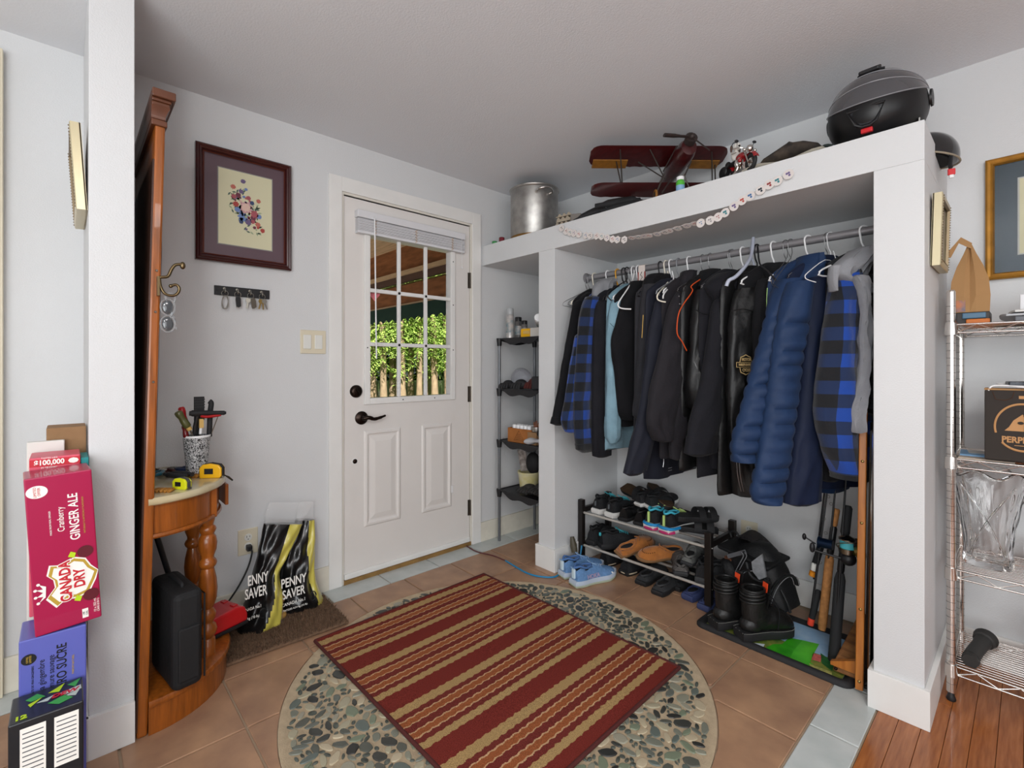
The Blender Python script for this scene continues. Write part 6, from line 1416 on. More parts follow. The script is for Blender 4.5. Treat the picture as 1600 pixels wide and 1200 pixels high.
# top shelf: pairs seen from behind
def pair(pxs, z, rz, mk, Y=2.33):
    for i, px in enumerate(pxs):
        X = at(px, 820, Y=Y - .12).x; mk(i, X, Y, z, rz)
pair((935, 956), zt, AW - .10, lambda i, x, y, z, r: S_('running_shoe', 'dark running shoe with aqua laces on the top rack shelf, ' + ('left of the pair' if i == 0 else 'right of the pair'), 'shoe', x, y, z, r, blk_mesh, white_s, lace=aqua, L=.26, wd=.092, extra=heel_panel(M('grey_tab', '#5b6064', .6), .02, .003), group='shoes on the rack'), Y=2.345)
pair((974, 998), zt, AW + .04, lambda i, x, y, z, r: S_('dress_shoe', 'glossy black leather shoe on the top rack shelf, ' + ('nearer the aqua laced pair' if i == 0 else 'nearer the colourful soled pair'), 'shoe', x, y, z, r, leather, blk_s, kind='dress', L=.27, wd=.088, sole_h=.02, group='shoes on the rack'), Y=2.35)
def multi(t, L, W_, sh):
    B().box((-L / 2 - .001, 0, sh + .03), (.012, .010, .055)).build('heel_strip', M('pale_lime_tab', '#b4cf7a', .6), t, local=True, bevel=.003)
    b = B(); NS = 12
    pts = [(-L / 2 - .009 + .0, 0)]
    b.tube([V((-L / 2 + .07, W_ * .86, sh * .75)), V((-L / 2 + .015, W_ * .8, sh * .8)), V((-L / 2 - .006, W_ * .35, sh * .85)), V((-L / 2 - .007, -W_ * .35, sh * .85)), V((-L / 2 + .015, -W_ * .8, sh * .8)), V((-L / 2 + .07, -W_ * .86, sh * .75))], .008, 8, 3); b.build('blue_midsole_band', M('bright_blue_foam', '#1f86c2', .5), t, local=True)
    B().tube([V((-L / 2 + .03, W_ * .82, .009)), V((-L / 2 + .002, W_ * .55, .008)), V((-L / 2 - .004, 0, .007)), V((-L / 2 + .002, -W_ * .55, .008)), V((-L / 2 + .03, -W_ * .82, .009))], .008, 8, 3).build('pink_insert', M('magenta_foam', '#b02a63', .5), t, local=True)
pair((1021, 1045), zt, AW - .14, lambda i, x, y, z, r: S_('running_shoe', 'black running shoe with blue white and pink sole, ' + ('left one' if i == 0 else 'right one'), 'shoe', x, y, z, r, blk_mesh, white_s, lace=M('lime_lace', '#b4cf7a', .7), lining=M('aqua_lining', '#3fa9c0', .7), L=.27, wd=.098, sole_h=.036, extra=multi, group='shoes on the rack'), Y=2.34)
# footwear piled on the top shelf
def slipper(name, label, x, y, z, rot, footbed, strap, L=.26, group='shoes on the rack', sole=None):
    t = thing(name, label, 'sandal', (x, y, z), rot=rot, group=group); b = B(); NS = 14
    wt = [(0, .6), (.1, .8), (.35, .7), (.7, 1.0), (.9, .8), (1, .3)]
    def so(z_, s): return [V((-L / 2 + L * i / NS, lerpk(wt, i / NS)[0] * .048 * s, z_)) for i in range(NS + 1)] + [V((-L / 2 + L * i / NS, -lerpk(wt, i / NS)[0] * .048 * s, z_)) for i in range(NS, -1, -1)]
    B().loft([so(0, .95), so(.004, 1), so(.02, 1)]).build('sole', sole or blk_s, t, local=True)
    B().loft([so(.02, .99), so(.025, .97)]).build('footbed', footbed, t, local=True)
    for xx in (.01, .07):
        b = B(); rg = []
        for i in range(13):
            a = math.pi * i / 12; c = V((xx, math.cos(a) * .048, .012 + math.sin(a) * .05)); rg.append([c + V((-.018, 0, 0)), c + V((.018, 0, 0)), c + V((.018, 0, .003)), c + V((-.018, 0, .003))])
        b.loft(rg).build('strap', strap, t, local=True)
    return t
brownf = M('brown_footbed', '#43301f', .8, var=.2, vs=30)
pX = lambda px, Y=2.33: at(px, 820, Y=Y).x
slipper('sandal', 'brown footbed sandal lying on top of the glossy shoes, sole showing at left', pX(1000, 2.36), 2.36, .415, (R_(25), R_(6), R_(-18)), brownf, black_rub, L=.27)
slipper('sandal', 'second brown sandal with black buckled strap propped against the wall', pX(1030, 2.40), 2.40, .42, (R_(-14), R_(12), R_(-40)), brownf, black_rub, L=.27)
for k, (px, lab) in enumerate(((1012, 'white soled black shoe lying above the glossy pair, left'), (1026, 'white soled black shoe lying above the colourful pair, right'))):
    S_('canvas_shoe', lab, 'shoe', pX(px, 2.32), 2.38, .40, 0, blk_mesh, white_s, L=.22, wd=.08, sole_h=.02, kind='dress', rot=(R_(8 * k), R_(-6), AW - .3), group='shoes on the rack')
for k, (z_, lab) in enumerate(((zt + .004, 'black wedge slide at the right of the top rack shelf, lower one'), (zt + .065, 'black slide balanced upside down on the lower slide'))):
    slipper('slide', lab, pX(1082 + 4 * k, 2.33), 2.345, z_, (R_(0 if k == 0 else 4), R_(3), AW - .9 + .3 * k), black_rub, black_rub, L=.23)
S_('dress_shoe', 'black low shoe behind the slides on the top rack shelf', 'shoe', pX(1070, 2.42), 2.42, zt, AW - .7, blk_mesh, blk_s, kind='dress', L=.24, wd=.085, group='shoes on the rack')
# middle shelf
S_('running_shoe', 'all black runner at the left end of the middle rack shelf', 'shoe', pX(930, 2.28), 2.345, zm, AW + .12, blk_mesh, blk_s, L=.26, wd=.09, lace=cblack, group='shoes on the rack')
S_('running_shoe', 'black runner with small aqua heel mark on the middle rack shelf', 'shoe', pX(962, 2.28), 2.34, zm, AW - .5, blk_mesh, blk_s, L=.27, wd=.095, lace=aqua, extra=heel_panel(aqua, .014, .006, .05), group='shoes on the rack')
def moc(t, L, W_, sh):
    b = B()
    for i in range(15):
        a = math.pi * (i / 14 - .5); b.ell((L * .20 + math.cos(a) * L * .20, math.sin(a) * W_ * .62, sh + .037 - .012 * math.cos(a)), (.003, .003, .003), n=6, m=4)
    b.build('stitching', M('brown_thread', '#5c3516', .8), t, local=True); B().tube([(.0, -.02, sh + .05), (.012, 0, sh + .056), (.0, .02, sh + .05)], .003, 6, 3).tube([(.008, 0, sh + .055), (.03, .014, sh + .05)], .0025, 6).build('leather_bow', suede, t, local=True)
S_('moccasin', 'tan suede moccasin seen from the heel on the middle rack shelf', 'slipper', pX(988, 2.29), 2.325, zm + .016, AW - .45, suede, M('tan_sole', '#7b5a39', .7), kind='slip', L=.25, wd=.095, sole_h=.018, extra=moc, rot=(R_(16), R_(-8), AW - .30), group='shoes on the rack')
S_('moccasin', 'tan suede moccasin with its stitched toe towards the room', 'slipper', pX(1026, 2.29), 2.32, zm + .016, -AW - .55, suede, M('tan_sole', '#7b5a39', .7), kind='slip', L=.26, wd=.1, sole_h=.018, extra=moc, rot=(R_(-16), 0, -AW - .55), group='shoes on the rack')
gmesh = M('grey_fur', '#55514f', .95, var=.4, vs=110, bump=.8, bs=160)
S_('grey_slipper', 'dark grey fluffy slipper, lower of two at the right of the middle shelf', 'slipper', pX(1058, 2.29), 2.325, zm, AW + .5, gmesh, grey_s, kind='slip', L=.25, wd=.1, sole_h=.022, group='shoes on the rack')
S_('grey_slipper', 'grey slipper tipped on top of the dark fluffy one', 'slipper', pX(1075, 2.31), 2.36, zm + .055, 0, M('grey_nylon', '#5a5b59', .7, var=.3, vs=50), grey_s, kind='slip', L=.23, wd=.09, sole_h=.018, rot=(R_(8), R_(-4), AW + .2), group='shoes on the rack')
S_('running_shoe', 'black shoe behind the right front post of the rack', 'shoe', pX(1100, 2.30), 2.34, zm, AW + .25, blk_mesh, grey_s, L=.27, wd=.1, lace=cblack, group='shoes on the rack')
S_('running_shoe', 'black shoe at the far right end of the middle rack shelf', 'shoe', pX(1128, 2.33), 2.35, zm, AW - .1, blk_mesh, blk_s, L=.26, wd=.095, group='shoes on the rack')
# floor row
fl_ = lambda px, py: at(px, py, Z=.01)
def floor_shoe(px, py, L, rz, **k):
    p = fl_(px, py); d = V((math.cos(rz), math.sin(rz), 0)); c = p + d * (L / 2) * (1 if k.pop('heel', True) else -1); return (c.x, c.y, .001, rz)
stripe = M('cream_stripe', '#b9ab93', .6)
def st_sole(t, L, W_, sh):
    b = B(); pts = [V((-L / 2 + .05, W_ * .86, sh * .6)), V((-L / 2 + .01, W_ * .72, sh * .6)), V((-L / 2 - .006, 0, sh * .6)), V((-L / 2 + .01, -W_ * .72, sh * .6)), V((-L / 2 + .06, -W_ * .86, sh * .6))]
    b.tube(pts, .0035, 6, 4); b.build('sole_stripe', stripe, t, local=True)
for (px, py, lab, ex) in ((942, 882, 'black shoe with cream striped sole on the floor under the rack, left', st_sole), (974, 896, 'black shoe with cream striped sole and red tab on the floor, right', st_sole)):
    x, y, z, r = floor_shoe(px, py, .26, AW - .12); S_('loafer', lab, 'shoe', x, y, z, r, blk_mesh, blk_s, kind='dress', L=.26, wd=.1, sole_h=.026, extra=ex, group='shoes under the rack')
for (px, py, lab) in ((1001, 912, 'black rubber clog under the rack, first of the row'), (1027, 928, 'black rubber clog nearest the front under the rack'), (1054, 920, 'black clog behind the two front clogs under the rack')):
    x, y, z, r = floor_shoe(px, py, .25, AW + .02); S_('clog', lab, 'clog', x, y, z, r, grey_s if px != 1054 else blk_mesh, blk_s, kind='slip', L=.25, wd=.1, sole_h=.024, group='shoes under the rack')
bcl = M('blue_clog', '#333d63', .6)
for (px, py, lab) in ((1074, 936, 'dark blue rubber clog under the rack, left of the pair'), (1099, 952, 'dark blue rubber clog beside the front right post')):
    x, y, z, r = floor_shoe(px, py, .25, AW - .1); S_('clog', lab, 'clog', x, y, z, r, bcl, bcl, kind='clog', L=.25, wd=.095, sole_h=.03, group='shoes under the rack')
# pale blue runners in front
def hk_(t, L, W_, sh):
    B().box((-L / 2 + .001, 0, sh + .033), (.012, .024, .05)).build('heel_panel', M('ice_white', '#c9dce6', .6), t, local=True, bevel=.004)
    B().tube([(-L / 2 + .004, 0, sh + .06), (-L / 2 - .014, 0, sh + .068)], .006, 8, sq=.5).build('pull_tab', lbluel, t, local=True)
    text('HOKA', .028, (-.035, -W_ * .79, sh + .014), X3, V((0, .28, 1)), M('pink_grey_ink', '#a59ab8', .6), t, local=True, bold=.0008, ext=.0015)
    B().prism([(.075, .004), (.10, .001), (.092, .012), (.083, .013)], (0, -W_ * .86, sh), X3, V((0, .3, 1)), -.0015).build('toe_mark', ink_white, t, local=True)
for (p0, p1, lab, k) in (((879, 899), (940, 884), 'pale blue running shoe against the pier baseboard, farther of the pair', 0), ((896, 913), (960, 896), 'pale blue running shoe in front, nearer of the pair', 1)):
    a, c = at(*p0, Z=.012), at(*p1, Z=.012); d = (c - a).normalized(); L = .275; m_ = (a + c) / 2; rz = math.atan2(d.y, d.x)
    S_('running_shoe', lab, 'shoe', m_.x, m_.y, .001, rz, lblue, (gfoam, M('pale_outsole', '#aeb9a4', .6)), lace=lbluel, L=L, wd=.098, sole_h=.034, extra=hk_, lining=M('deep_blue_lining', '#4a6fa5', .8))
# ---- work boots on the tray
bl_m = M('boot_leather', '#141414', .42, var=.3, vs=14, bump=.5, bs=60)
def boot(label, px, py, rz):
    p = at(px, py, Z=.02); d = V((math.cos(rz), math.sin(rz), 0)); c = p + d * .135
    t = thing('work_boot', label, 'boot', (c.x, c.y, .0205), rz=rz, group='work boots on the tray'); t.scale = (.88, .92, .96)
    L = .28; h = L / 2; wt = [(0, .7), (.1, .86), (.3, .84), (.5, .86), (.72, 1.06), (.88, 1.0), (.96, .82), (1, .5)]
    NS = 16
    def so(z_, s): return [V((-h + L * i / NS, lerpk(wt, i / NS)[0] * .05 * s, z_)) for i in range(NS + 1)] + [V((-h + L * i / NS, -lerpk(wt, i / NS)[0] * .05 * s, z_)) for i in range(NS, -1, -1)]
    B().loft([so(0, .97), so(.004, 1.02), so(.03, 1.04), so(.034, 1)]).build('sole', blk_s, t, local=True)
    b = B(); o = so(.034, 1.015)
    for i in range(len(o)):
        q = o[(i + 1) % len(o)]
        for k in range(3): pp = o[i].lerp(q, (k + .25) / 3); b.box(pp, (.0035, .0015, .0015))
    b.build('welt_stitching', M('pale_thread', '#8a8a84', .7), t, local=True)
    # shaft and foot as one lofted sweep: from opening down the shaft then out to the toe
    rings = []; n = 24
    def ell_ring(c, u, v, a, b_): return [V(c) + V(u) * math.cos(6.28319 * j / n) * a + Y3 * math.sin(6.28319 * j / n) * b_ for j in range(n)]
    ux = V((1, 0, 0)); 
    sh = [(-.062, .205, .052, .044, 0), (-.063, .19, .054, .046, 0), (-.062, .15, .056, .045, 0), (-.058, .115, .060, .044, 10), (-.045, .09, .068, .045, 25), (-.02, .072, .066, .046, 48), (.02, .07, .056, .049, 62), (.06, .062, .050, .051, 78), (.095, .057, .044, .050, 90), (.120, .052, .034, .043, 95), (.134, .045, .020, .028, 100)]
    rg = []
    for (x, z, a, b_, tl_) in sh:
        u = V((math.cos(R_(tl_)), 0, -math.sin(R_(tl_)) * -1)); 
        ring = [V((x, 0, z)) + u * math.cos(6.28319 * j / n) * a + Y3 * math.sin(6.28319 * j / n) * b_ for j in range(n)]
        rg.append([V((p.x, p.y, max(p.z, .03))) for p in ring])
    rg = [list(r_) for r_ in zip(*[cat([r_[j] for r_ in rg], 3) for j in range(n)])]
    inner = [[V((-.062, 0, .205)) + (p - V((-.062, 0, .205))) * s for p in rg[0]] for s in (.9,)] 
    deep = [[V((p.x, p.y, p.z - .09)) for p in inner[0]]]
    B().loft(deep + inner + rg).build('upper', bl_m, t, local=True)
    B().ell((-.075, 0, .055), (.055, .044, .04)).build('heel_counter', bl_m, t, local=True)
    for z in (.165, .18, .195): B().tube([V((-.062 + math.cos(a) * .058, math.sin(a) * .049, z + .006 * math.cos(a))) for a in [R_(60 + 240 * i / 16) for i in range(17)]], .0055, 8).build('collar_roll', bl_m, t, local=True)
    B().tube([V((-.062 + math.cos(6.28319 * i / 24) * .050, math.sin(6.28319 * i / 24) * .043, .207)) for i in range(24)], .006, 8, closed=True).build('collar', bl_m, t, local=True)
    B().loft([[V((x, y, z)) for (x, y, z) in ((-.012, -.022, .10), (.006, -.024, .20), (.016, -.02, .235), (.016, .02, .235), (.006, .024, .20), (-.012, .022, .10))], [V((x + .006, y, z)) for (x, y, z) in ((-.012, -.022, .10), (.006, -.024, .20), (.016, -.02, .235), (.016, .02, .235), (.006, .024, .20), (-.012, .022, .10))]]).build('tongue', bl_m, t, local=True, smooth=False)
    B().box((.002, 0, .208), (.003, .030, .04), rot=Matrix.Rotation(R_(8), 3, 'Y')).build('orange_tag', M('orange_tag', '#e0471c', .6), t, local=True)
    b = B()
    for k in range(6): z = .19 - k * .02; x = -.0 + k * .011; b.tube([(x - .004, -.026, z), (x + .008, 0, z - .002), (x - .004, .026, z - .008)], .0028, 6, 3)
    b.tube([(.01, .02, .185), (.035, .05, .14), (.045, .052, .07)], .0026, 6, 4).tube([(.01, -.02, .185), (.03, -.055, .13), (.02, -.06, .05)], .0026, 6, 4); b.build('laces', cblack, t, local=True)
    return t
boot('black leather work boot on the tray, left one beside the rack post', 1110, 980, R_(62))
boot('black leather work boot on the tray, right one in front of the backpack', 1150, 997, R_(58))
# ---- backpack
bp_o = V((1.655, 2.36, 0)); bpk = thing('backpack', 'black mesh pocket backpack slumped behind the work boots', 'backpack', bp_o + V((0, 0, .02)), rz=R_(-8))
nylon = M('black_nylon', '#121315', .6, var=.2, vs=30, bump=.4, bs=120); reflect = M('reflective_grey', '#77787b', .35)
qm = Matrix.Rotation(R_(-22), 3, 'Y')
b = B(); rg = []
for (z, a, b_, o) in ((.02, .10, .07, 0), (.03, .125, .09, 0), (.10, .13, .095, 0), (.18, .125, .09, .005), (.25, .11, .08, .01), (.30, .085, .06, .015), (.32, .05, .035, .015)):
    rg.append([V((o, 0, 0)) + qm @ V((abs(math.cos(t)) ** .7 * (1 if math.cos(t) > 0 else -1) * a, abs(math.sin(t)) ** .7 * (1 if math.sin(t) > 0 else -1) * b_, z)) for t in [6.28319 * j / 28 for j in range(28)]])
b.loft(rg); b.build('main_compartment', nylon, bpk, local=True)
def Q(x, y, z): return qm @ V((x, y, z))
B().loft([[Q(-.10, -.10, .315), Q(.115, -.105, .20), Q(.135, .07, .21), Q(-.085, .075, .33)], [Q(-.095, -.105, .335), Q(.13, -.11, .215), Q(.14, .075, .225), Q(-.08, .08, .345)]]).build('flap', nylon, bpk, local=True, bevel=.008)
rg = []
for i in range(9):
    t = i / 8; w_ = math.sin(math.pi * t) * .035 + .002; rg.append([Q(-.06 + .15 * t, -.03 + 0 * w_, .335 - .08 * t + w_ * 1.0), Q(-.06 + .15 * t, .07, .335 - .08 * t + w_ * 1.6), Q(-.06 + .15 * t, .075, .325 - .08 * t)])
B().loft(rg).build('mesh_pocket', M('dark_mesh', '#2a2728', .8, alpha=.8), bpk, local=True)
B().ell(Q(-.105, -.06, .19), (.05, .04, .075), rot=Matrix.Rotation(R_(-30), 3, 'Y')).build('side_pouch', nylon, bpk, local=True)
pv = [at(x, y, Y=2.232) for x, y in ((1174, 878), (1190, 866), (1197, 902), (1186, 906), (1176, 893))]
B().loft([pv, [p + V((0, .012, 0)) for p in pv]]).build('grey_insert', M('pouch_grey', '#77797c', .7, var=.2, vs=60), bpk, smooth=False)
B().box(Q(.0, -.113, .285), (.018, .006, .10), rot=Matrix.Rotation(R_(60), 3, 'Y')).build('webbing', M('webbing_grey', '#55565a', .8), bpk, local=True)
def strap_(pts, r_, nm='shoulder_strap'):
    pts = [at(x, y, Y=d) for x, y, d in pts]; B().tube(pts, r_, 8, 5, sq=.35).build(nm, nylon, bpk)
    for dx in (-1, 1): B().tube([p + RV * dx * r_ * .6 - FV * r_ * .5 for p in pts], .0016, 6, 5).build('reflective_piping', reflect, bpk)
strap_([(1197, 958, 2.215), (1200, 938, 2.21), (1210, 915, 2.205), (1224, 901, 2.21), (1238, 900, 2.22), (1243, 912, 2.235)], .019)
strap_([(1152, 925, 2.22), (1153, 905, 2.21), (1160, 893, 2.205), (1172, 891, 2.215)], .013)
strap_([(1150, 893, 2.25), (1158, 878, 2.24), (1163, 868, 2.24), (1160, 862, 2.24)], .012)
B().tube([at(1166, 878, Y=2.235), at(1172, 898, Y=2.225), at(1188, 909, Y=2.22), at(1203, 905, Y=2.225)], .007, 8, 5).build('pocket_binding', nylon, bpk)
B().tube([Q(-.075, 0, .345), Q(-.07, .0, .37), Q(-.04, .0, .365), Q(-.035, 0, .335)], .005, 8, 4).build('grab_handle', nylon, bpk, local=True)
B().tube([Q(.13, -.08, .12), Q(.14, -.085, .07), Q(.135, -.08, .03)], .006, 8, 4).build('dangling_strap', nylon, bpk, local=True)
B().ell(Q(-.1, -.105, .12), (.006, .004, .008)).build('zip_pull', M('orange_tag', '#e0471c', .6), bpk, local=True)
# camouflage glove behind boots, plug and cords
cg = at(1142, 890, Y=2.33); b = B()
for k in range(5): b.tube([cg + V((.015 * k - .03, 0, -.09)), cg + V((.014 * k - .03, .01, 0)), cg + V((.012 * k - .02, 0, .055 + .008 * (k % 2)))], [.018, .017, .011], 8, 4)
tag(b.build('camouflage_glove', M('autumn_camo', '#3b2a20', .9, var=.7, vs=45, col2='#7a4a35')), 'brown autumn camouflage glove between the rack and the backpack', 'glove')
oc = outlet((at(1171, 838, Y=BY).x, BY, .285), (-1, 0, 0), (0, -1, 0), 'ivory wall outlet above the backpack in the closet', .12, .084)
pc_ = thing('closet_plug', 'dark grey round plug in the closet outlet', 'plug', (oc.location.x, BY - .03, .26))
B().tube([(oc.location.x, BY - .008, .265), (oc.location.x - .01, BY - .04, .262)], [.017, .014, .012], 14).tube([(oc.location.x - .01, BY - .04, .262), (oc.location.x - .05, BY - .06, .262), (oc.location.x - .09, BY - .05, .25)], .004, 8, 4).build('plug', M('slate_plug', '#4d5357', .5), pc_)
# blue network cable and socket end by the pier
cyan = M('cyan_cable', '#1f7fae', .4)
cb2 = thing('extension_cable', 'blue cable running from the door corner past the pier to the runners', 'cable', at(800, 885, Z=0))
c1 = [at(x, y, Z=.005) for x, y in ((729, 853), (745, 862), (770, 868), (790, 876))]; B().tube(c1, .0036, 8, 4).build('dark_cable', M('maroon_cable', '#5b2a2c', .5), cb2)
c1 = [at(x, y, Z=.005) for x, y in ((790, 876), (808, 887), (825, 896), (845, 901), (868, 901), (880, 890))] + [V((.69, 2.15, .03)), V((.685, 2.19, .11))]; B().tube(c1, .0045, 8, 4).build('blue_cable', cyan, cb2)
pg = at(896, 852, X=.70); sk_ = thing('cable_socket', 'dark olive plug standing behind the pale blue runners', 'plug', pg)
B().tube([pg + Z3 * .045 + V((-.01, 0, 0)), pg, pg - Z3 * .035 + V((.008, 0, 0))], [.012, .02, .018], 10).build('plug_body', M('olive_plug', '#4a4436', .5), sk_)
B().box(pg - Z3 * .052 + V((.004, 0, 0)), (.003, .007, .02)).box(pg - Z3 * .052 + V((.014, 0, 0)), (.003, .007, .02)).build('prongs', chrome, sk_)
# ================================================================== FISHING RODS, TIMBER STAND, PANEL
cork = M('cork', '#a4703f', .8, var=.25, vs=60); carbon = M('carbon_black', '#121214', .4); foam_h = M('foam_grip', '#1f2022', .8)
def PT(px, py, Y): return at(px, py, Y=Y)
def rod_(label, tip, butt, grip, parts):
    t = thing('fishing_rod', label, 'fishing rod', butt); B().tube([tip, butt], [.003, .005, .006], 8).build('blank', carbon, t)
    for nm, p, q, r, m_ in grip: B().tube([p, p.lerp(q, .08), p.lerp(q, .92), q], [r * .7, r, r, r * .8], 14).build(nm, m_, t)
    for nm, b, m_ in parts: b.build(nm, m_, t)
    return t
def guides(p, q, n):
    b = B()
    for k in range(n):
        c = p.lerp(q, k / max(1, n - 1)); b.tube([c + V((-.006 - math.cos(6.283 * i / 10) * .006, -.004, math.sin(6.283 * i / 10) * .006)) for i in range(10)], .0012, 5, closed=True)
    return b
A0, A1 = PT(1304, 742, 2.50), PT(1272, 905, 2.42)
rod_('thin rod with white banded grip and orange butt, leftmost and highest', A0 + Z3 * .3, A1, [('grip', PT(1284, 847, 2.44), PT(1272, 888, 2.43), .014, foam_h), ('white_band', PT(1274, 880, 2.425), PT(1272, 892, 2.42), .0145, ink_white), ('orange_butt', PT(1271, 893, 2.42), PT(1269, 900, 2.42), .0145, M('orange_foam', '#e8901c', .6))], [('guides', guides(A0, PT(1284, 845, 2.44), 4), keyst)])
B0, B1 = PT(1310, 742, 2.46), PT(1265, 978, 2.34)
rod_('thin rod with black grip and red orange butt resting on the floor', B0 + Z3 * .3, B1, [('grip', PT(1279, 922, 2.37), PT(1268, 968, 2.345), .0125, foam_h), ('orange_butt', PT(1268, 966, 2.345), PT(1266, 977, 2.34), .0125, M('red_orange_foam', '#e5452a', .6))], [('guides', guides(B0, PT(1276, 925, 2.37), 5), keyst)])
C0, C1 = PT(1318, 742, 2.40), PT(1284, 984, 2.30)
rl = PT(1294, 848, 2.33)
rod_('rod with long cork handle and dark blue casting reel', C0 + Z3 * .3, C1, [('cork_handle', PT(1297, 865, 2.345), C1, .0165, cork), ('fore_grip', PT(1308, 795, 2.37), PT(1303, 822, 2.36), .0115, cork), ('reel_seat', PT(1303, 822, 2.36), PT(1297, 866, 2.345), .013, carbon)],
     [('reel', B().tube([rl + V((-.022, -.02, 0)), rl + V((.022, -.02, 0))], .020, 18).tube([rl + V((-.03, -.02, 0)), rl + V((-.022, -.02, 0))], .026, 18), M('deep_blue_metal', '#14263f', .3, .7)), ('reel_handle', B().tube([rl + V((-.04, -.022, -.01)), rl + V((-.075, -.03, .01))], .003, 6).ell(rl + V((-.08, -.03, .012)), (.008, .008, .014)), black_pl)])
D0, D1 = PT(1330, 742, 2.30), PT(1303, 1030, 2.17)
sp = PT(1325, 850, 2.20)
rod_('thickest rod with long black foam handle and spinning reel of turquoise line', D0 + Z3 * .3, D1, [('handle', PT(1313, 895, 2.235), D1, .019, foam_h), ('butt_cap', PT(1304, 1010, 2.18), PT(1302, 1034, 2.168), .0185, black_rub), ('reel_seat', PT(1320, 835, 2.262), PT(1313, 896, 2.235), .0125, carbon), ('fore_grip', PT(1325, 790, 2.28), PT(1320, 836, 2.262), .016, foam_h)],
     [('spool_line', B().lathe([(0, -.014), (.026, -.014), (.027, 0), (.026, .016), (0, .016)], sp, 24), M('turquoise_line', '#46a9b4', .5)),
      ('spool_rim', B().lathe([(0, .016), (.031, .016), (.031, .021), (.012, .028), (.004, .034), (0, .034)], sp, 24).lathe([(0, -.034), (.03, -.034), (.033, -.014), (0, -.014)], sp, 24), M('pale_metal', '#9a9488', .25, 1)),
      ('bail', B().tube([sp + V((.034, 0, -.02)), sp + V((.045, -.01, .01)), sp + V((.02, -.04, .018)), sp + V((-.03, -.025, 0)), sp + V((-.034, 0, -.02))], .0022, 6, 4), keyst),
      ('rotor', B().ell(sp + V((0, .004, -.058)), (.027, .027, .026)).tube([sp + V((0, .01, -.05)), sp + V((0, .03, -.045))], .008, 8), black_pl),
      ('crank', B().tube([sp + V((-.01, -.005, -.06)), sp + V((-.07, -.02, -.052)), sp + V((-.105, -.03, -.045))], .0045, 8, 4).ell(sp + V((-.112, -.032, -.036)), (.01, .01, .02)), black_pl)])
q_ = PT(1347, 868, 2.16)
gr = thing('gold_reel', 'brass toned spinning reel beside the timber stand', 'fishing reel', q_)
B().lathe([(0, -.012), (.022, -.012), (.028, 0), (.022, .012), (0, .012)], q_ + V((-.012, .03, 0)), 22, Matrix.Rotation(R_(70), 3, 'Y')).build('spool', M('gold_metal', '#8f7a4a', .3, 1), gr)
B().tube([q_ + V((-.03, .03, .01)), q_ + V((-.02, .02, .05))], .006, 8).build('stem', black_pl, gr)
# timber stand: leaning oak side rail with pegs, top ledge, rough base block
oak = M('oak_rail', '#9a5a22', .4, var=.3, vs=7, stretch=(9, 9, .8), col2='#b9742f'); rough = M('rough_timber', '#6e4526', .75, var=.5, vs=9, stretch=(1.2, 6, 6), bump=.4, bs=30, col2='#9a6a3c')
ts = thing('timber_stand', 'tall orange oak stand with rough timber base at the right of the closet', 'stand', (2.02, 2.16, 0))
top_ = at(1350, 616, Y=2.13); bot_ = at(1343, 1072, Z=.012); 
pts = [bot_, top_]; d = (top_ - bot_).normalized(); sx = V((1, .15, 0)).normalized(); sy = V((-.15, 1, 0)); hw_, hd_ = .0115, .03
B().loft([[bot_ - sx * hw_ - sy * hd_, bot_ + sx * hw_ - sy * hd_, bot_ + sx * hw_ + sy * hd_, bot_ - sx * hw_ + sy * hd_], [top_ - sx * hw_ - sy * hd_, top_ + sx * hw_ - sy * hd_, top_ + sx * hw_ + sy * hd_, top_ - sx * hw_ + sy * hd_]]).build('side_rail', oak, ts, bevel=.003)
for t_ in (.03, .27, .56, .77, .92): B().ell(bot_.lerp(top_, t_) - sy * (hd_ + .001), (.005, .003, .005)).build('peg', M('brass', '#a08a55'), ts)
B().bb((top_.x - .085, top_.y - .02, top_.z - .03), (top_.x + .0, top_.y + .12, top_.z - .012)).build('top_ledge', M('ledge_wood', '#5e3422', .5, var=.2, vs=10), ts, bevel=.002)
B().prism([(-.06, 0), (0, 0), (0, -.06)], top_ + V((-.012, .02, -.03)), X3, Z3, -.02).build('corner_block', oak, ts, smooth=False)
B().bb((top_.x - .013, top_.y - .032, top_.z - .03), (top_.x + .013, top_.y + .0, top_.z + .012)).build('ledge_cap', MATS['ledge_wood'], ts, bevel=.002)
B().loft([[V(p) for p in ((1.955, 2.085, .02), (2.03, 2.085, .02), (2.035, 2.42, .02), (1.965, 2.42, .02))], [V(p) for p in ((1.958, 2.09, .06), (2.03, 2.09, .055), (2.035, 2.40, .13), (1.975, 2.40, .14))]]).build('base_block', rough, ts, bevel=.006)
B().prism([(0, 0), (.085, 0), (.085, .05), (.0, .012)], (1.95, 2.075, .045), X3, Z3, -.02).build('base_wedge', oak, ts, smooth=False)
for p in ((1.968, 2.07, .04),): B().ell(p, (.006, .006, .006)).build('peg', bronze, ts)
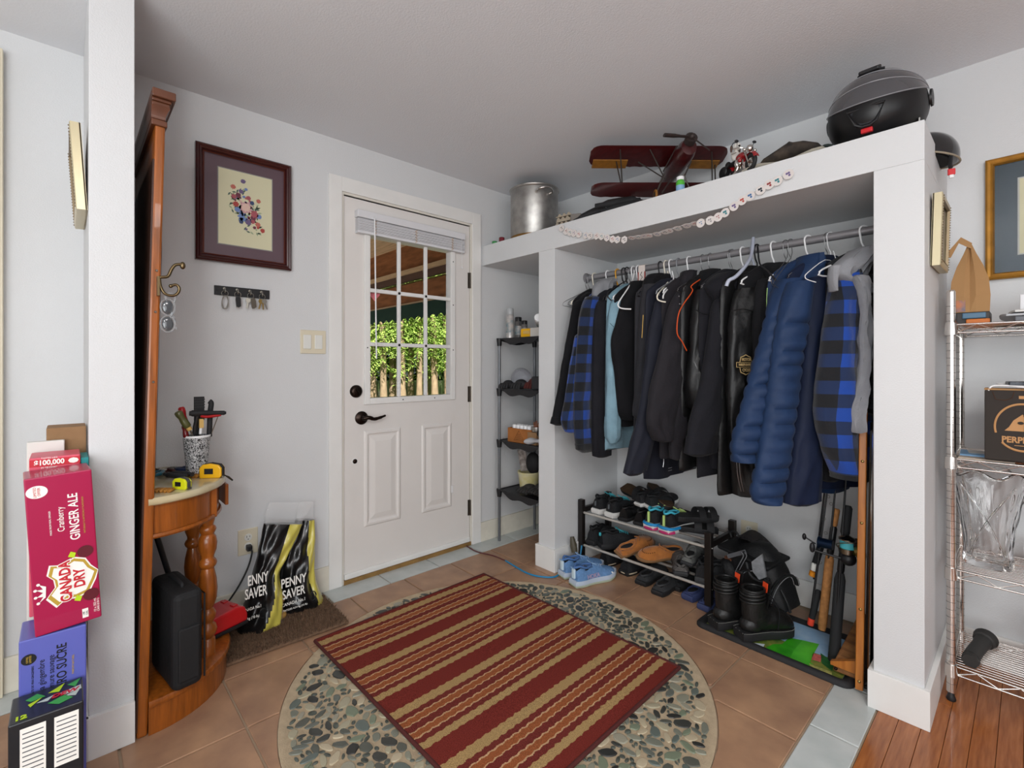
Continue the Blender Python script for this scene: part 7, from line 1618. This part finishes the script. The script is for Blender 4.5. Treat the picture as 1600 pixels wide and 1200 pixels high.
# black framed panel leaning beside the pier
pn = thing('framed_board', 'tall glossy black framed panel leaning between the stand and the pier', 'panel', (2.07, 2.25, 0))
B().loft([[V(p) for p in ((2.05, 2.085, .001), (2.062, 2.085, .001), (2.062, 2.50, .001), (2.05, 2.50, .001))], [V(p) for p in ((2.066, 2.10, .95), (2.078, 2.10, .95), (2.078, 2.50, .95), (2.066, 2.50, .95))]]).build('panel', M('gloss_black', '#0b0b0c', .12, coat=.6), pn, smooth=False)
B().tube([(2.064, 2.078, .003), (2.078, 2.088, .95)], .004, 6).build('frame_edge', chrome, pn)
B().loft([[V(p) for p in ((2.066, 2.12, .001), (2.074, 2.12, .001), (2.074, 2.45, .001), (2.066, 2.45, .001))], [V(p) for p in ((2.080, 2.12, .60), (2.088, 2.12, .60), (2.088, 2.45, .60), (2.080, 2.45, .60))]]).build('back_board', black_pl, pn, smooth=False)
# ================================================================== NOOK RACK
nk = thing('plastic_shelf_rack', 'narrow black plastic shelf rack with grey poles in the corner nook', 'shelf rack', (.285, 2.26, 0))
pole = M('grey_pole', '#6f7276', .35, .5)
NX0, NX1, NY0, NY1 = .075, .495, 2.09, 2.42
for x in (NX0, NX1):
    for y in (NY0, NY1): B().tube([(x, y, 0), (x, y, 1.30)], .0095, 14).build('pole', pole, nk)
for z in (1.327, .998, .661, .336):
    s_ = B(); s_.bb((NX0 - .01, NY0 - .005, z - .006), (NX1 + .01, NY1 + .005, z)); shf = s_.build('shelf', black_pl, nk, bevel=.002)
    for (y0_, sg2) in ((NY0 - .012, 1), (NY1 + .012, -1)):
        poly = [(NX0 - .01, .004)] + [(NX0 + .02 + (NX1 - NX0 - .04) * i / 16, -.012 - .03 * math.sin(math.pi * i / 16) ** 2 + .012 * math.cos(4 * math.pi * i / 16)) for i in range(17)] + [(NX1 + .01, .004)]
        B().prism([(a, c) for a, c in poly], (0, y0_ if sg2 > 0 else y0_ - 0, z), X3, Z3, -.006 * sg2).build('apron', black_pl, shf, smooth=False)
    for x in (NX0 - .012,): B().prism([(NY0, .004)] + [(NY0 + (NY1 - NY0) * i / 12, -.01 - .025 * math.sin(math.pi * i / 12) ** 2) for i in range(13)] + [(NY1, .004)], (x, 0, z), Y3, Z3, .006).build('apron', black_pl, shf, smooth=False)
    for x in (NX0, NX1):
        for y in (NY0, NY1): B().lathe([(0, -.045), (.014, -.045), (.019, 0), (.019, .006), (0, .006)], (x, y, z), 14).build('socket', black_pl, shf)
def can(name, label, cat_, x, y, z, r, h, body, cap, group=None, rot=None):
    t = thing(name, label, cat_, (x, y, z), rot=rot or (0, 0, 0), group=group)
    B().lathe([(0, 0), (r, 0), (r, h * .78), (r * .7, h * .83), (0, h * .83)], (0, 0, 0), 22).build('body', body, t, local=True)
    B().lathe([(0, h * .8), (r * .95, h * .8), (r * .95, h * .97), (r * .85, h), (0, h)], (0, 0, 0), 22).build('cap', cap, t, local=True)
    B().lathe([(r + .0004, h * .2), (r + .0004, h * .6)], (0, 0, 0), 22, cap=False).build('label', M('teal_label', '#3a6c78', .5, var=.5, vs=30, col2='#c9b9b0'), t, local=True)
    return t
z = 1.3275
can('spray_can', 'tall silver spray can on the top shelf of the nook rack', 'spray can', .135, 2.13, z, .026, .20, M('printed_can', '#8d8f92', .35, .3, var=.5, vs=40, col2='#c9c2bd'), M('clear_grey_cap', '#a5a8aa', .3))
can('spray_can', 'dark spray bottle behind the silver can on the top shelf', 'spray can', .12, 2.22, z, .024, .15, M('dark_can', '#33363b', .4, var=.6, vs=40, col2='#7a7570'), black_pl)
can('spray_can', 'slimmer dark can right of the silver spray can', 'spray can', .20, 2.20, z, .02, .12, MATS['dark_can'], black_pl)
yb_ = thing('yellow_case', 'yellow plastic case on the top shelf of the nook rack', 'case', (.30, 2.15, z), rz=.15)
B().box((0, 0, .03), (.10, .07, .058)).build('box', yelp, yb_, local=True, bevel=.008); B().box((0, -.037, .035), (.05, .003, .02)).build('latch', M('amber_plastic', '#c9a45e'), yb_, local=True, bevel=.001)
can('spray_can', 'silver can lying on its side above the yellow case', 'spray can', .36, 2.18, z + .085, .026, .16, M('printed_can', '#8d8f92'), white_pl, rot=(R_(80), 0, R_(40)))
tag(B().box((.40, 2.14, z + .03), (.09, .09, .055), yaw=.2).build('small_box', M('pale_box', '#b9b5ae', .6), bevel=.002), 'small pale box right of the yellow case on the top shelf', 'box')
tag(B().tube([(.41, 2.17, z + .06), (.43, 2.16, z + .12), (.45, 2.15, z + .15), (.47, 2.14, z + .10)], .012, 8, 5, sq=.6).build('black_glove', black_rub), 'black glove on top of the pale box', 'glove')
z = .9985
film = M('bag_film', '#cfd0da', .15, trans=.6, alpha=.45, bump=1, bs=30)
tag(B().ell((.17, 2.2, z + .07), (.08, .06, .07)).build('plastic_bag', film), 'crinkled clear plastic bag on the second shelf of the nook rack', 'bag')
for i, (x, y, r_, m_, lab) in enumerate(((.13, 2.12, .032, 'black_rubber', 'black knit glove hanging over the front of the second shelf'), (.24, 2.13, .036, 'black_rubber', 'black glove in the middle of the second shelf'), (.33, 2.17, .042, 'maroon_binding', 'maroon and black shoe on the second shelf'), (.30, 2.24, .045, 'plum_mat', 'purple cloth bundle behind the gloves'))):
    b = B(); c = V((x, y, z + r_))
    b.ell(c, (r_ * 1.3, r_, r_ * .9))
    for k in range(4): b.tube([c + V((-.03 + .018 * k, -.01, 0)), c + V((-.04 + .022 * k, -r_ * 1.0, -.002 + .004 * (k % 2))), c + V((-.045 + .024 * k, -r_ * 1.25, -r_ * .75))], .0085, 8, 3)
    tag(b.build('glove' if i < 2 else ('cloth_bundle' if i == 3 else 'worn_shoe'), MATS[m_]), lab, 'glove' if i < 2 else ('cloth' if i == 3 else 'shoe'))
tag(B().box((.42, 2.15, z + .045), (.13, .09, .085), yaw=.1).build('tool_case', M('dark_case', '#26272a', .5), bevel=.01), 'dark hard case with brass latch at the right of the second shelf', 'case')
z = .6615
cbx = thing('cardboard_box', 'brown cardboard box with triangle print holding small jars', 'box', (.24, 2.18, z), rz=.05)
b = B(); 
for (c, d) in (((0, -.07, .045), (.20, .004, .09)), ((0, .07, .045), (.20, .004, .09)), ((-.1, 0, .045), (.004, .14, .09)), ((.1, 0, .045), (.004, .14, .09)), ((0, 0, .003), (.2, .14, .006))): b.box(c, d)
b.build('carton', M('orange_card', '#9a5f2c', .8, var=.15, vs=20), cbx, local=True, smooth=False)
B().tube([(-.045, -.0725, .012), (.045, -.0725, .012), (0, -.0725, .078)], .0012, 5, closed=True).build('triangle_print', M('brown_ink', '#4a2a14', .8), cbx, local=True)
for k in range(4): B().bb((-.012 - k * .006, -.0728, .052 - k * .011), (.012 + k * .006, -.072, .0545 - k * .011)).build('printed_line', M('brown_ink', '#4a2a14', .8), cbx, local=True)
for i in range(5):
    for j in range(2):
        t = thing('paint_jar', 'white capped jar in the brown box, %s row, %s' % (('front', 'back')[j], ('leftmost', 'second from left', 'middle', 'second from right', 'rightmost')[i]), 'jar', (.165 + i * .034, 2.145 + j * .04, z + .007), group='jars in the cardboard box')
        B().lathe([(0, 0), (.014, 0), (.014, .07), (0, .07)], (0, 0, 0), 16).build('glass', M('jar_grey', '#6f706e', .2), t, local=True); B().lathe([(0, .07), (.015, .07), (.015, .098), (.013, .102), (0, .102)], (0, 0, 0), 16).build('lid', white_pl, t, local=True)
tinp = thing('brush_tin', 'small tin of brown brushes beside the white capped jars', 'tin', (.36, 2.15, z + .08))
B().lathe([(0, 0), (.032, 0), (.034, .012), (.034, .03), (.03, .03), (.03, .008), (0, .008)], (0, 0, 0), 24).build('tin', steel, tinp, local=True)
for k in range(6): B().tube([(-.02 + k * .008, 0, .01), (-.03 + k * .013, .005, .055 + .006 * (k % 3))], .003, 6).build('brush', M('brush_wood', '#8a4a25', .6), tinp, local=True)
tag(B().box((.36, 2.15, z + .04), (.075, .09, .078)).build('support_box', cardboard, bevel=.002), 'small cardboard box under the brush tin', 'box')
rg = []
for i in range(8):
    t_ = i / 7; rg.append([V((.33 + .15 * t_, 2.10 + math.cos(q) * .035, z + .022 + math.sin(q) * .016 * (1 + .4 * math.sin(t_ * 8)) + .02 * t_)) for q in [6.283 * j / 12 for j in range(12)]])
tag(B().loft(rg).build('white_rag', M('white_rag', '#b5b6ba', .9, bump=.7, bs=40)), 'white and blue rag hanging over the third shelf edge', 'cloth')
tag(B().ell((.43, 2.15, z + .075), (.05, .05, .035)).build('knit_hat', softb), 'dark knit hat lying on the white rag', 'hat')
z = .3365
tb2 = thing('yellow_tub', 'pale yellow plastic tub on the lowest shelf of the nook rack', 'tub', (.24, 2.2, z))
B().lathe([(0, 0), (.055, 0), (.07, .12), (.074, .122), (.074, .132), (.066, .132), (.052, .008), (0, .008)], (0, 0, 0), 28).build('tub', M('pale_yellow_tub', '#b9ad6c', .5, var=.3, vs=18, col2='#c9c3a5'), tb2, local=True)
tag(B().box((.20, 2.19, z + .20), (.07, .012, .14), rot=Matrix.Rotation(R_(-14), 3, 'Y')).build('leaflet', M('leaflet_print', '#b3aca6', .5, var=.4, vs=30, col2='#4a3c38')), 'printed leaflet standing in the yellow tub', 'leaflet')
tag(B().ell((.28, 2.2, z + .19), (.055, .04, .07)).build('dark_pouch', softb), 'dark pouch stuffed into the yellow tub', 'pouch')
for (x, y, zz, lab) in ((.30, 2.13, .035, 'black work glove hanging over the lowest nook shelf, left'), (.39, 2.14, .045, 'black work glove heap at the right of the lowest nook shelf')):
    c = V((x, y, z + zz)); b = B().ell(c + V((0, .02, 0)), (.05, .045, zz * .95))
    for k in range(4): b.tube([c + V((-.03 + .02 * k, 0, .01)), c + V((-.035 + .023 * k, -.035, .004)), c + V((-.04 + .026 * k, -.055, -.012))], .010, 8, 3)
    tag(b.build('work_glove', M('worn_glove', '#2a2827', .85, var=.4, vs=50)), lab, 'glove')
# ================================================================== RIGHT: CHROME SHELF UNIT AND WHAT IS ON IT
KX0, KX1, KY0, KY1 = 2.268, 3.15, 2.235, 2.545
cs = thing('wire_shelf_unit', 'chrome wire shelf unit against the wall right of the closet pier', 'shelf unit', ((KX0 + KX1) / 2, (KY0 + KY1) / 2, 0))
KZ = (1.292, .832, .452, .120)
for x in (KX0, KX1):
    for y in (KY0, KY1):
        b = B().tube([(x, y, .03), (x, y, 1.405)], .0125, 18); zz = .06
        b.lathe([(0, 1.405), (.0125, 1.405), (.010, 1.411), (0, 1.412)], (x, y, 0), 16)
        b.build('post', chrome, cs)
        b = B()
        for k in range(52): b.tube([(x + math.cos(6.283 * i / 14) * .0127, y + math.sin(6.283 * i / 14) * .0127, .06 + k * .0254) for i in range(14)], .0005, 4, closed=True)
        o = b.build('post_grooves', bronze, cs); o['kind'] = 'stuff'
        B().lathe([(0, 0), (.012, 0), (.014, .006), (.010, .016), (.007, .03), (0, .03)], (x, y, 0), 16).build('foot', black_pl, cs)
for z in KZ:
    for x in (KX0, KX1):
        for y in (KY0, KY1): B().lathe([(0, -.034), (.0185, -.034), (.0165, .006), (0, .006)], (x, y, z), 18).build('collar', chrome, cs)
    b = B()
    for y in (KY0, KY1):
        b.tube([(KX0 + .012, y, z), (KX1 - .012, y, z)], .0032, 8); b.tube([(KX0 + .012, y, z - .028), (KX1 - .012, y, z - .028)], .0032, 8)
        n = 17; b.tube([(KX0 + .014 + (KX1 - KX0 - .028) * i / n, y, z - .002 if i % 2 else z - .026) for i in range(n + 1)], .0019, 6)
    for x in (KX0, KX1):
        b.tube([(x, KY0 + .012, z), (x, KY1 - .012, z)], .0032, 8); b.tube([(x, KY0 + .012, z - .028), (x, KY1 - .012, z - .028)], .0032, 8)
        n = 7; b.tube([(x, KY0 + .014 + (KY1 - KY0 - .028) * i / n, z - .002 if i % 2 else z - .026) for i in range(n + 1)], .0019, 6)
    sfr = b.build('shelf_frame', chrome, cs)
    for k in range(17):
        y = KY0 + .016 + (KY1 - KY0 - .032) * k / 16; B().tube([(KX0 + .004, y, z + .002), (KX1 - .004, y, z + .002)], .0014, 6).build('shelf_wire', chrome, sfr)
    for x in (KX0 + .22, KX0 + .44, KX0 + .66): B().tube([(x, KY0, z - .0025), (x, KY1, z - .0025)], .0026, 6).build('cross_wire', chrome, sfr)
# brown paper bag
kraft = M('kraft_paper', '#a07a50', .85, bump=.3, bs=18, var=.06, vs=8)
pb = thing('paper_bag', 'brown paper bag with folded top on the top wire shelf', 'paper bag', (2.306, 2.37, KZ[0] + .048), rz=R_(4)); pb.scale = (.96, 1, 1.13)
pk0 = thing('snack_packet', 'blue and orange packets under the brown paper bag', 'packet', (2.33, 2.34, KZ[0] + .004))
B().bb((2.272, 2.325, KZ[0] + .004), (2.36, 2.42, KZ[0] + .047)).build('dark_packet', M('dark_packet', '#33302f', .5), pk0, bevel=.004)
B().bb((2.30, 2.31, KZ[0] + .004), (2.36, 2.324, KZ[0] + .022)).build('orange_packet', M('orange_packet', '#c9702a', .5), pk0, bevel=.003)
B().bb((2.29, 2.312, KZ[0] + .024), (2.35, 2.325, KZ[0] + .044)).build('blue_packet', M('blue_packet', '#4a6d86', .4), pk0, bevel=.003)
prof = [(.0, .052, .036), (.05, .054, .038), (.10, .050, .032), (.145, .036, .020), (.185, .018, .008), (.215, .006, .003)]
rg = []
for (z, a, c) in prof: rg.append([V((-a, -c, z)), V((-a * .3, -c - .002, z)), V((0, -c + .006 * (z > .02), z)), V((a * .3, -c - .002, z)), V((a, -c, z)), V((a * .93, 0, z)), V((a, c, z)), V((-a, c, z)), V((-a * .93, 0, z))])
B().loft(rg).build('body', kraft, pb, local=True, smooth=False)
st3 = [((.004, .200), (.006, .218)), ((-.03, .222), (-.024, .240)), ((-.052, .178), (-.058, .200)), ((-.098, .190), (-.100, .212)), ((-.092, .186), (-.094, .206))]
B().loft([[V((a[0], -.014 - .004 * i, a[1])), V((a[0], -.017 - .004 * i, a[1])), V((c[0], -.017 - .004 * i, c[1])), V((c[0], -.014 - .004 * i, c[1]))] for i, (a, c) in enumerate(st3)]).build('folded_top', kraft, pb, local=True, smooth=False)
B().bb((-.053, -.0392, .002), (-.012, -.0386, .038)).build('printed_window', M('photo_print', '#46556a', .4, var=.6, vs=40, col2='#b0632a'), pb, local=True)
# papers
tag(B().bb((2.42, 2.26, KZ[0] + .004), (2.82, 2.48, KZ[0] + .021)).build('catalogue', M('booklet_dark', '#6d6f74', .6), bevel=.002), 'thick grey catalogue under the newspapers on the top wire shelf', 'catalogue')
pp = M('paper_white', '#d6d5d2', .7); ppg = M('paper_grey', '#aeb1b5', .6)
for k, (x0, x1, z, m_, lab) in enumerate(((2.40, 2.80, .004, ppg, 'grey folded newspaper at the bottom of the papers on the top wire shelf'), (2.42, 2.84, .012, pp, 'white papers lying on the newspaper on the top wire shelf'))):
    rg = []
    for i in range(9):
        t = i / 8; y = 2.25 + .24 * t; zz = KZ[0] + .018 + z + .004 * math.sin(t * 5 + k); rg.append([V((x0 - .02 * math.sin(t * 3), y, zz)), V((x0 + .2, y, zz - .001)), V((x1, y, zz)), V((x1, y, zz + .007)), V((x0 + .2, y, zz + .007)), V((x0 - .02 * math.sin(t * 3), y, zz + .006))])
    tag(B().loft(rg).build('paper_stack', m_, smooth=False), lab, 'paper')
ev = thing('envelope_box', 'white long envelope with small round grey stamps above the papers', 'envelope', (2.56, 2.34, KZ[0] + .044))
B().box((2.56, 2.34, KZ[0] + .070), (.26, .05, .05)).build('envelope', M('envelope_white', '#dcdcde', .6), ev, bevel=.002)
for dx in (0, .018): B().prism(disc(14, .006), (2.45 + dx, 2.3148, KZ[0] + .084), X3, Z3, .0003).build('printed_stamp', M('grey_ink', '#55585c'), ev, smooth=False)
for k in range(3): B().bb((2.446, 2.3143, KZ[0] + .071 - k * .006), (2.480 - k * .006, 2.3149, KZ[0] + .0725 - k * .006)).build('printed_line', M('grey_ink', '#55585c'), ev)
# dark box
db_ = thing('shipping_box', 'dark brown shipping box with tan printed plant emblem on the second wire shelf', 'box', (2.447, 2.32, KZ[1] + .012), rz=R_(1)); db_.scale = (1, 1, 1.2)
dkc = M('dark_kraft', '#2b241f', .75); tanp = M('tan_print', '#b78858', .7)
B().bb((-.098, -.10, 0), (.26, .10, .19)).build('box', dkc, db_, local=True, bevel=.003)
B().bb((-.099, -.099, .19), (.26, .0, .194)).build('lid_flap', kraft, db_, local=True, smooth=False)
ex, ez = -.012, .092
B().tube([(ex + math.cos(a) * .062, -.101, ez + math.sin(a) * .062) for a in [R_(-20 + i * 6) for i in range(37)]], .003, 6).tube([(ex + math.cos(a) * .062, -.101, ez + math.sin(a) * .062) for a in [R_(222 + i * 6) for i in range(18)]], .003, 6).build('printed_ring', tanp, db_, local=True)
B().prism([(-.04, 0), (.04, 0), (.04, .025), (.02, .028), (.0, .045), (-.02, .028), (-.03, .01)], (ex, -.1005, ez - .01), X3, Z3, -.0006).build('printed_house', tanp, db_, local=True, smooth=False)
B().tube([(ex + .005, -.1018, ez - .01), (ex + .006, -.1018, ez + .03)], .002, 6).ell((ex - .004, -.102, ez + .012), (.007, .001, .004)).ell((ex + .014, -.102, ez + .018), (.007, .001, .004)).ell((ex + .006, -.102, ez + .032), (.004, .001, .006)).build('printed_sprig', dkc, db_, local=True)
text('PERPETUA', .022, (ex + .004, -.1008, ez - .034), X3, Z3, tanp, db_, local=True, bold=.0008)
B().bb((ex - .018, -.1008, ez - .049), (ex + .02, -.1, ez - .0475)).build('printed_line', tanp, db_, local=True)
B().bb((-.02, -.1006, .168), (.12, -.1, .176)).build('printed_bar', tanp, db_, local=True)
B().tube([(-.08, -.101, .187), (-.072, -.101, .165), (-.05, -.101, .163), (-.035, -.101, .17), (-.03, -.101, .187)], .0008, 4).build('perforation', M('brown_ink', '#4a2a14'), db_, local=True)
wc = thing('white_cable', 'white charging cable coiled on top of the dark shipping box', 'cable', (2.46, 2.28, KZ[1] + .247))
o = V((2.42, 2.26, KZ[1] + .249)); B().tube([o + V(p) for p in ((-.06, -.04, -.012), (-.05, -.03, .004), (-.01, -.03, .005), (.05, -.02, .004), (.08, .02, .012), (.0, .05, .010), (-.04, .01, .010), (0, -.04, .004), (.05, -.055, .0), (.09, -.04, .006))], .0025, 8, 6).build('cable', white_pl, wc)
tag(B().box(o + V((.03, .02, .012)), (.10, .05, .014), yaw=.2).build('foil_pouch', M('dark_foil', '#3a3d42', .3, .5, bump=1, bs=40), bevel=.003), 'crumpled dark pouch under the white cable', 'pouch')
for k, (x0, x1, z, c, lab) in enumerate(((2.285, 2.42, .004, '#b9a998', 'pale magazine on the second wire shelf left of the dark box'), (2.282, 2.40, .009, '#6f9ac0', 'blue covered booklet on the pale magazine'), (2.30, 2.44, .0035, '#c9c6c0', 'white booklet lying beside the dark box'))):
    tag(B().box(((x0 + x1) / 2 + .0, 2.33 + .03 * k, KZ[1] + z + (.0 if k < 2 else .006)), (x1 - x0, .17 - .04 * k, .0048), yaw=.06 * k).build('booklet', M('booklet_%s' % 'abc'[k], c, .5)), lab, 'booklet')
tag(B().box((2.75, 2.31, KZ[1] + .006), (.5, .15, .005)).build('magazine', M('magazine_dark', '#4a3c40', .5)), 'dark magazine under the shipping box', 'magazine')
# cut glass vase
vz = KZ[2] + .004; vc = V((2.352, 2.36, vz)); vs_ = thing('glass_vase', 'large cut crystal vase on the third wire shelf', 'vase', vc)
crystal = M('crystal', '#ffffff', .02, trans=1, ior=1.5, spec=.8, bump=.0)
rg_o, rg_i = [], []; n = 72
pr3 = [(.062, 0), (.066, .006), (.064, .02), (.060, .05), (.064, .10), (.072, .16), (.082, .22), (.094, .28), (.104, .315), (.106, .325)]
def cutf(a, z): 
    return 1 + .025 * abs(math.sin(a * 6 + z * 22)) * (1 if z > .02 else 0) - .02 * abs(math.sin(a * 6 - z * 22)) + .02 * math.sin(a * 24) * (1 if .05 < z < .28 else .2)
zs_ = [i / 30 * .325 for i in range(31)]
for z in zs_:
    r = lerpk([(p[1], p[0]) for p in pr3], z)[0]; top = .010 * math.sin(a * 0) 
    rg_o.append([vc + V((math.cos(a) * r * cutf(a, z), math.sin(a) * r * .85 * cutf(a, z), z + (.012 * math.sin(a * 6) * max(0, (z - .29) / .035) if z > .29 else 0))) for a in [6.28319 * j / n for j in range(n)]])
    if z > .025: rg_i.append([vc + V((math.cos(a) * (r - .007), math.sin(a) * (r * .85 - .007), z + (.012 * math.sin(a * 6) * max(0, (z - .29) / .035) if z > .29 else 0))) for a in [6.28319 * j / n for j in range(n)]])
B().loft(rg_o + rg_i[::-1]).build('cut_glass_body', crystal, vs_)
B().tube([vc + V((math.cos(a) * .104, math.sin(a) * .089, .325 + .012 * math.sin(a * 6))) for a in [6.28319 * j / n for j in range(n)]], .0045, 8, closed=True).build('scalloped_rim', crystal, vs_)
for sg3 in (1, -1):
    B().tube([vc + V((math.cos(a) * r * 1.03, math.sin(a) * r * .87, z)) for (a, z) in [(-2.3 + sg3 * .0 + (sg3 * 1.5) * i / 14 + (0 if sg3 > 0 else 1.5), .04 + .25 * i / 14) for i in range(15)] for r in [lerpk([(p[1], p[0]) for p in pr3], z)[0]]], .0032, 6).build('cut_band', crystal, vs_)
wr = thing('paper_roll', 'white paper roll lying on the third wire shelf behind the vase', 'paper roll', (2.60, 2.46, KZ[2] + .03)); B().tube([(2.44, 2.47, KZ[2] + .058), (2.80, 2.44, KZ[2] + .058)], .03, 20).build('roll', M('roll_white', '#d9dade', .5), wr)
B().tube([(2.44, 2.47, KZ[2] + .020), (2.82, 2.44, KZ[2] + .020)], .012, 12).build('core', M('roll_white', '#d9dade'), wr)
tag(B().box((2.56, 2.30, KZ[2] + .011), (.20, .09, .012), yaw=-.15).build('beige_tile', M('beige_board', '#c9b590', .6), bevel=.002), 'flat beige board right of the vase on the third wire shelf', 'board')
# bottom shelf
a_, c_ = V((2.315, 2.285, KZ[3] + .031)), V((2.345, 2.43, KZ[3] + .050))
tu = thing('rubber_handle', 'dark grey rubber handle tube lying on the bottom wire shelf', 'handle', a_); gm = M('charcoal_rubber', '#2f2e2d', .6)
B().tube([a_ + V((0, -.01, 0)), a_.lerp(c_, .3), a_.lerp(c_, .75), a_.lerp(c_, .85), c_], [.022, .022, .024, .03, .034], 20, 3).build('grip', gm, tu); B().tube([a_ + V((0, -.034, -.004)), a_ + V((0, .0, 0))], [.024, .023], 6).build('end', gm, tu)
b = B(); c = V((2.565, 2.33, KZ[3] + .004)); rg = []
for (z, r) in ((0, .07), (.01, .10), (.05, .115), (.10, .10), (.15, .08), (.19, .05), (.205, .02)):
    rg.append([c + V((math.cos(q) * r * (1 + .08 * math.sin(q * 5 + z * 30)), math.sin(q) * r * .75 * (1 + .08 * math.sin(q * 7)), z)) for q in [6.28319 * j / 36 for j in range(36)]])
tag(b.loft(rg).build('plastic_bag', M('white_bag_film', '#cfcfd3', .35, alpha=.93, bump=.8, bs=25)), 'white plastic grocery bag on the bottom wire shelf', 'bag')
# framed print on the back wall
rp_ = thing('framed_picture', 'gold framed flower print with dark blue mat above the wire shelves', 'picture', (2.56, BY, 1.48))
gld = M('gold_frame', '#a8772e', .35, .5, var=.2, vs=20)
def fr2(o_, h): x0, x1, z0, z1 = 2.336, 2.80, 1.478, 1.935; return [V((x0 + o_, BY - h, z0 + o_)), V((x1 - o_, BY - h, z0 + o_)), V((x1 - o_, BY - h, z1 - o_)), V((x0 + o_, BY - h, z1 - o_))]
B().loft([fr2(0, .001), fr2(0, .022), fr2(.006, .026), fr2(.014, .022), fr2(.02, .024), fr2(.025, .012)], cap=False).build('frame', gld, rp_, smooth=False)
B().loft([fr2(.024, .004), fr2(.024, .008)]).build('mat_board', M('slate_mat', '#36454f', .3, coat=.8), rp_, smooth=False)
B().loft([fr2(.085, .004), fr2(.085, .0088)]).build('mat_lip', M('pale_lip', '#b8b9b4', .5), rp_, smooth=False)
B().loft([fr2(.09, .004), fr2(.09, .0094)]).build('print', M('cream_print', '#d3cfae'), rp_, smooth=False)
for i, (dx, dz_, r, k) in enumerate(((.03, .05, .022, 'pink'), (.05, .09, .02, 'blush'), (.02, .13, .016, 'sage'), (.045, .17, .018, 'blue'), (.09, .12, .024, 'rose'), (.03, .02, .012, 'green'), (.012, .10, .012, 'green'), (.10, .06, .02, 'pink'), (.075, .20, .016, 'wine'))):
    pts = [(math.cos(6.283 * q / 14) * r * (1 if q % 2 else .75), math.sin(6.283 * q / 14) * r * (1 if q % 2 else .75)) for q in range(14)]
    B().prism(pts, (2.336 + .09 + dx + .02, BY - .0097 - .0002 * (i % 4), 1.478 + .10 + dz_), X3, Z3, .0003).build('printed_flower', fl_c[k], rp_, smooth=False)
B().loft([fr2(.024, .0115), fr2(.024, .013)]).build('glass', MATS['frame_glass'], rp_, smooth=False)
# thin cobweb string hanging below coats
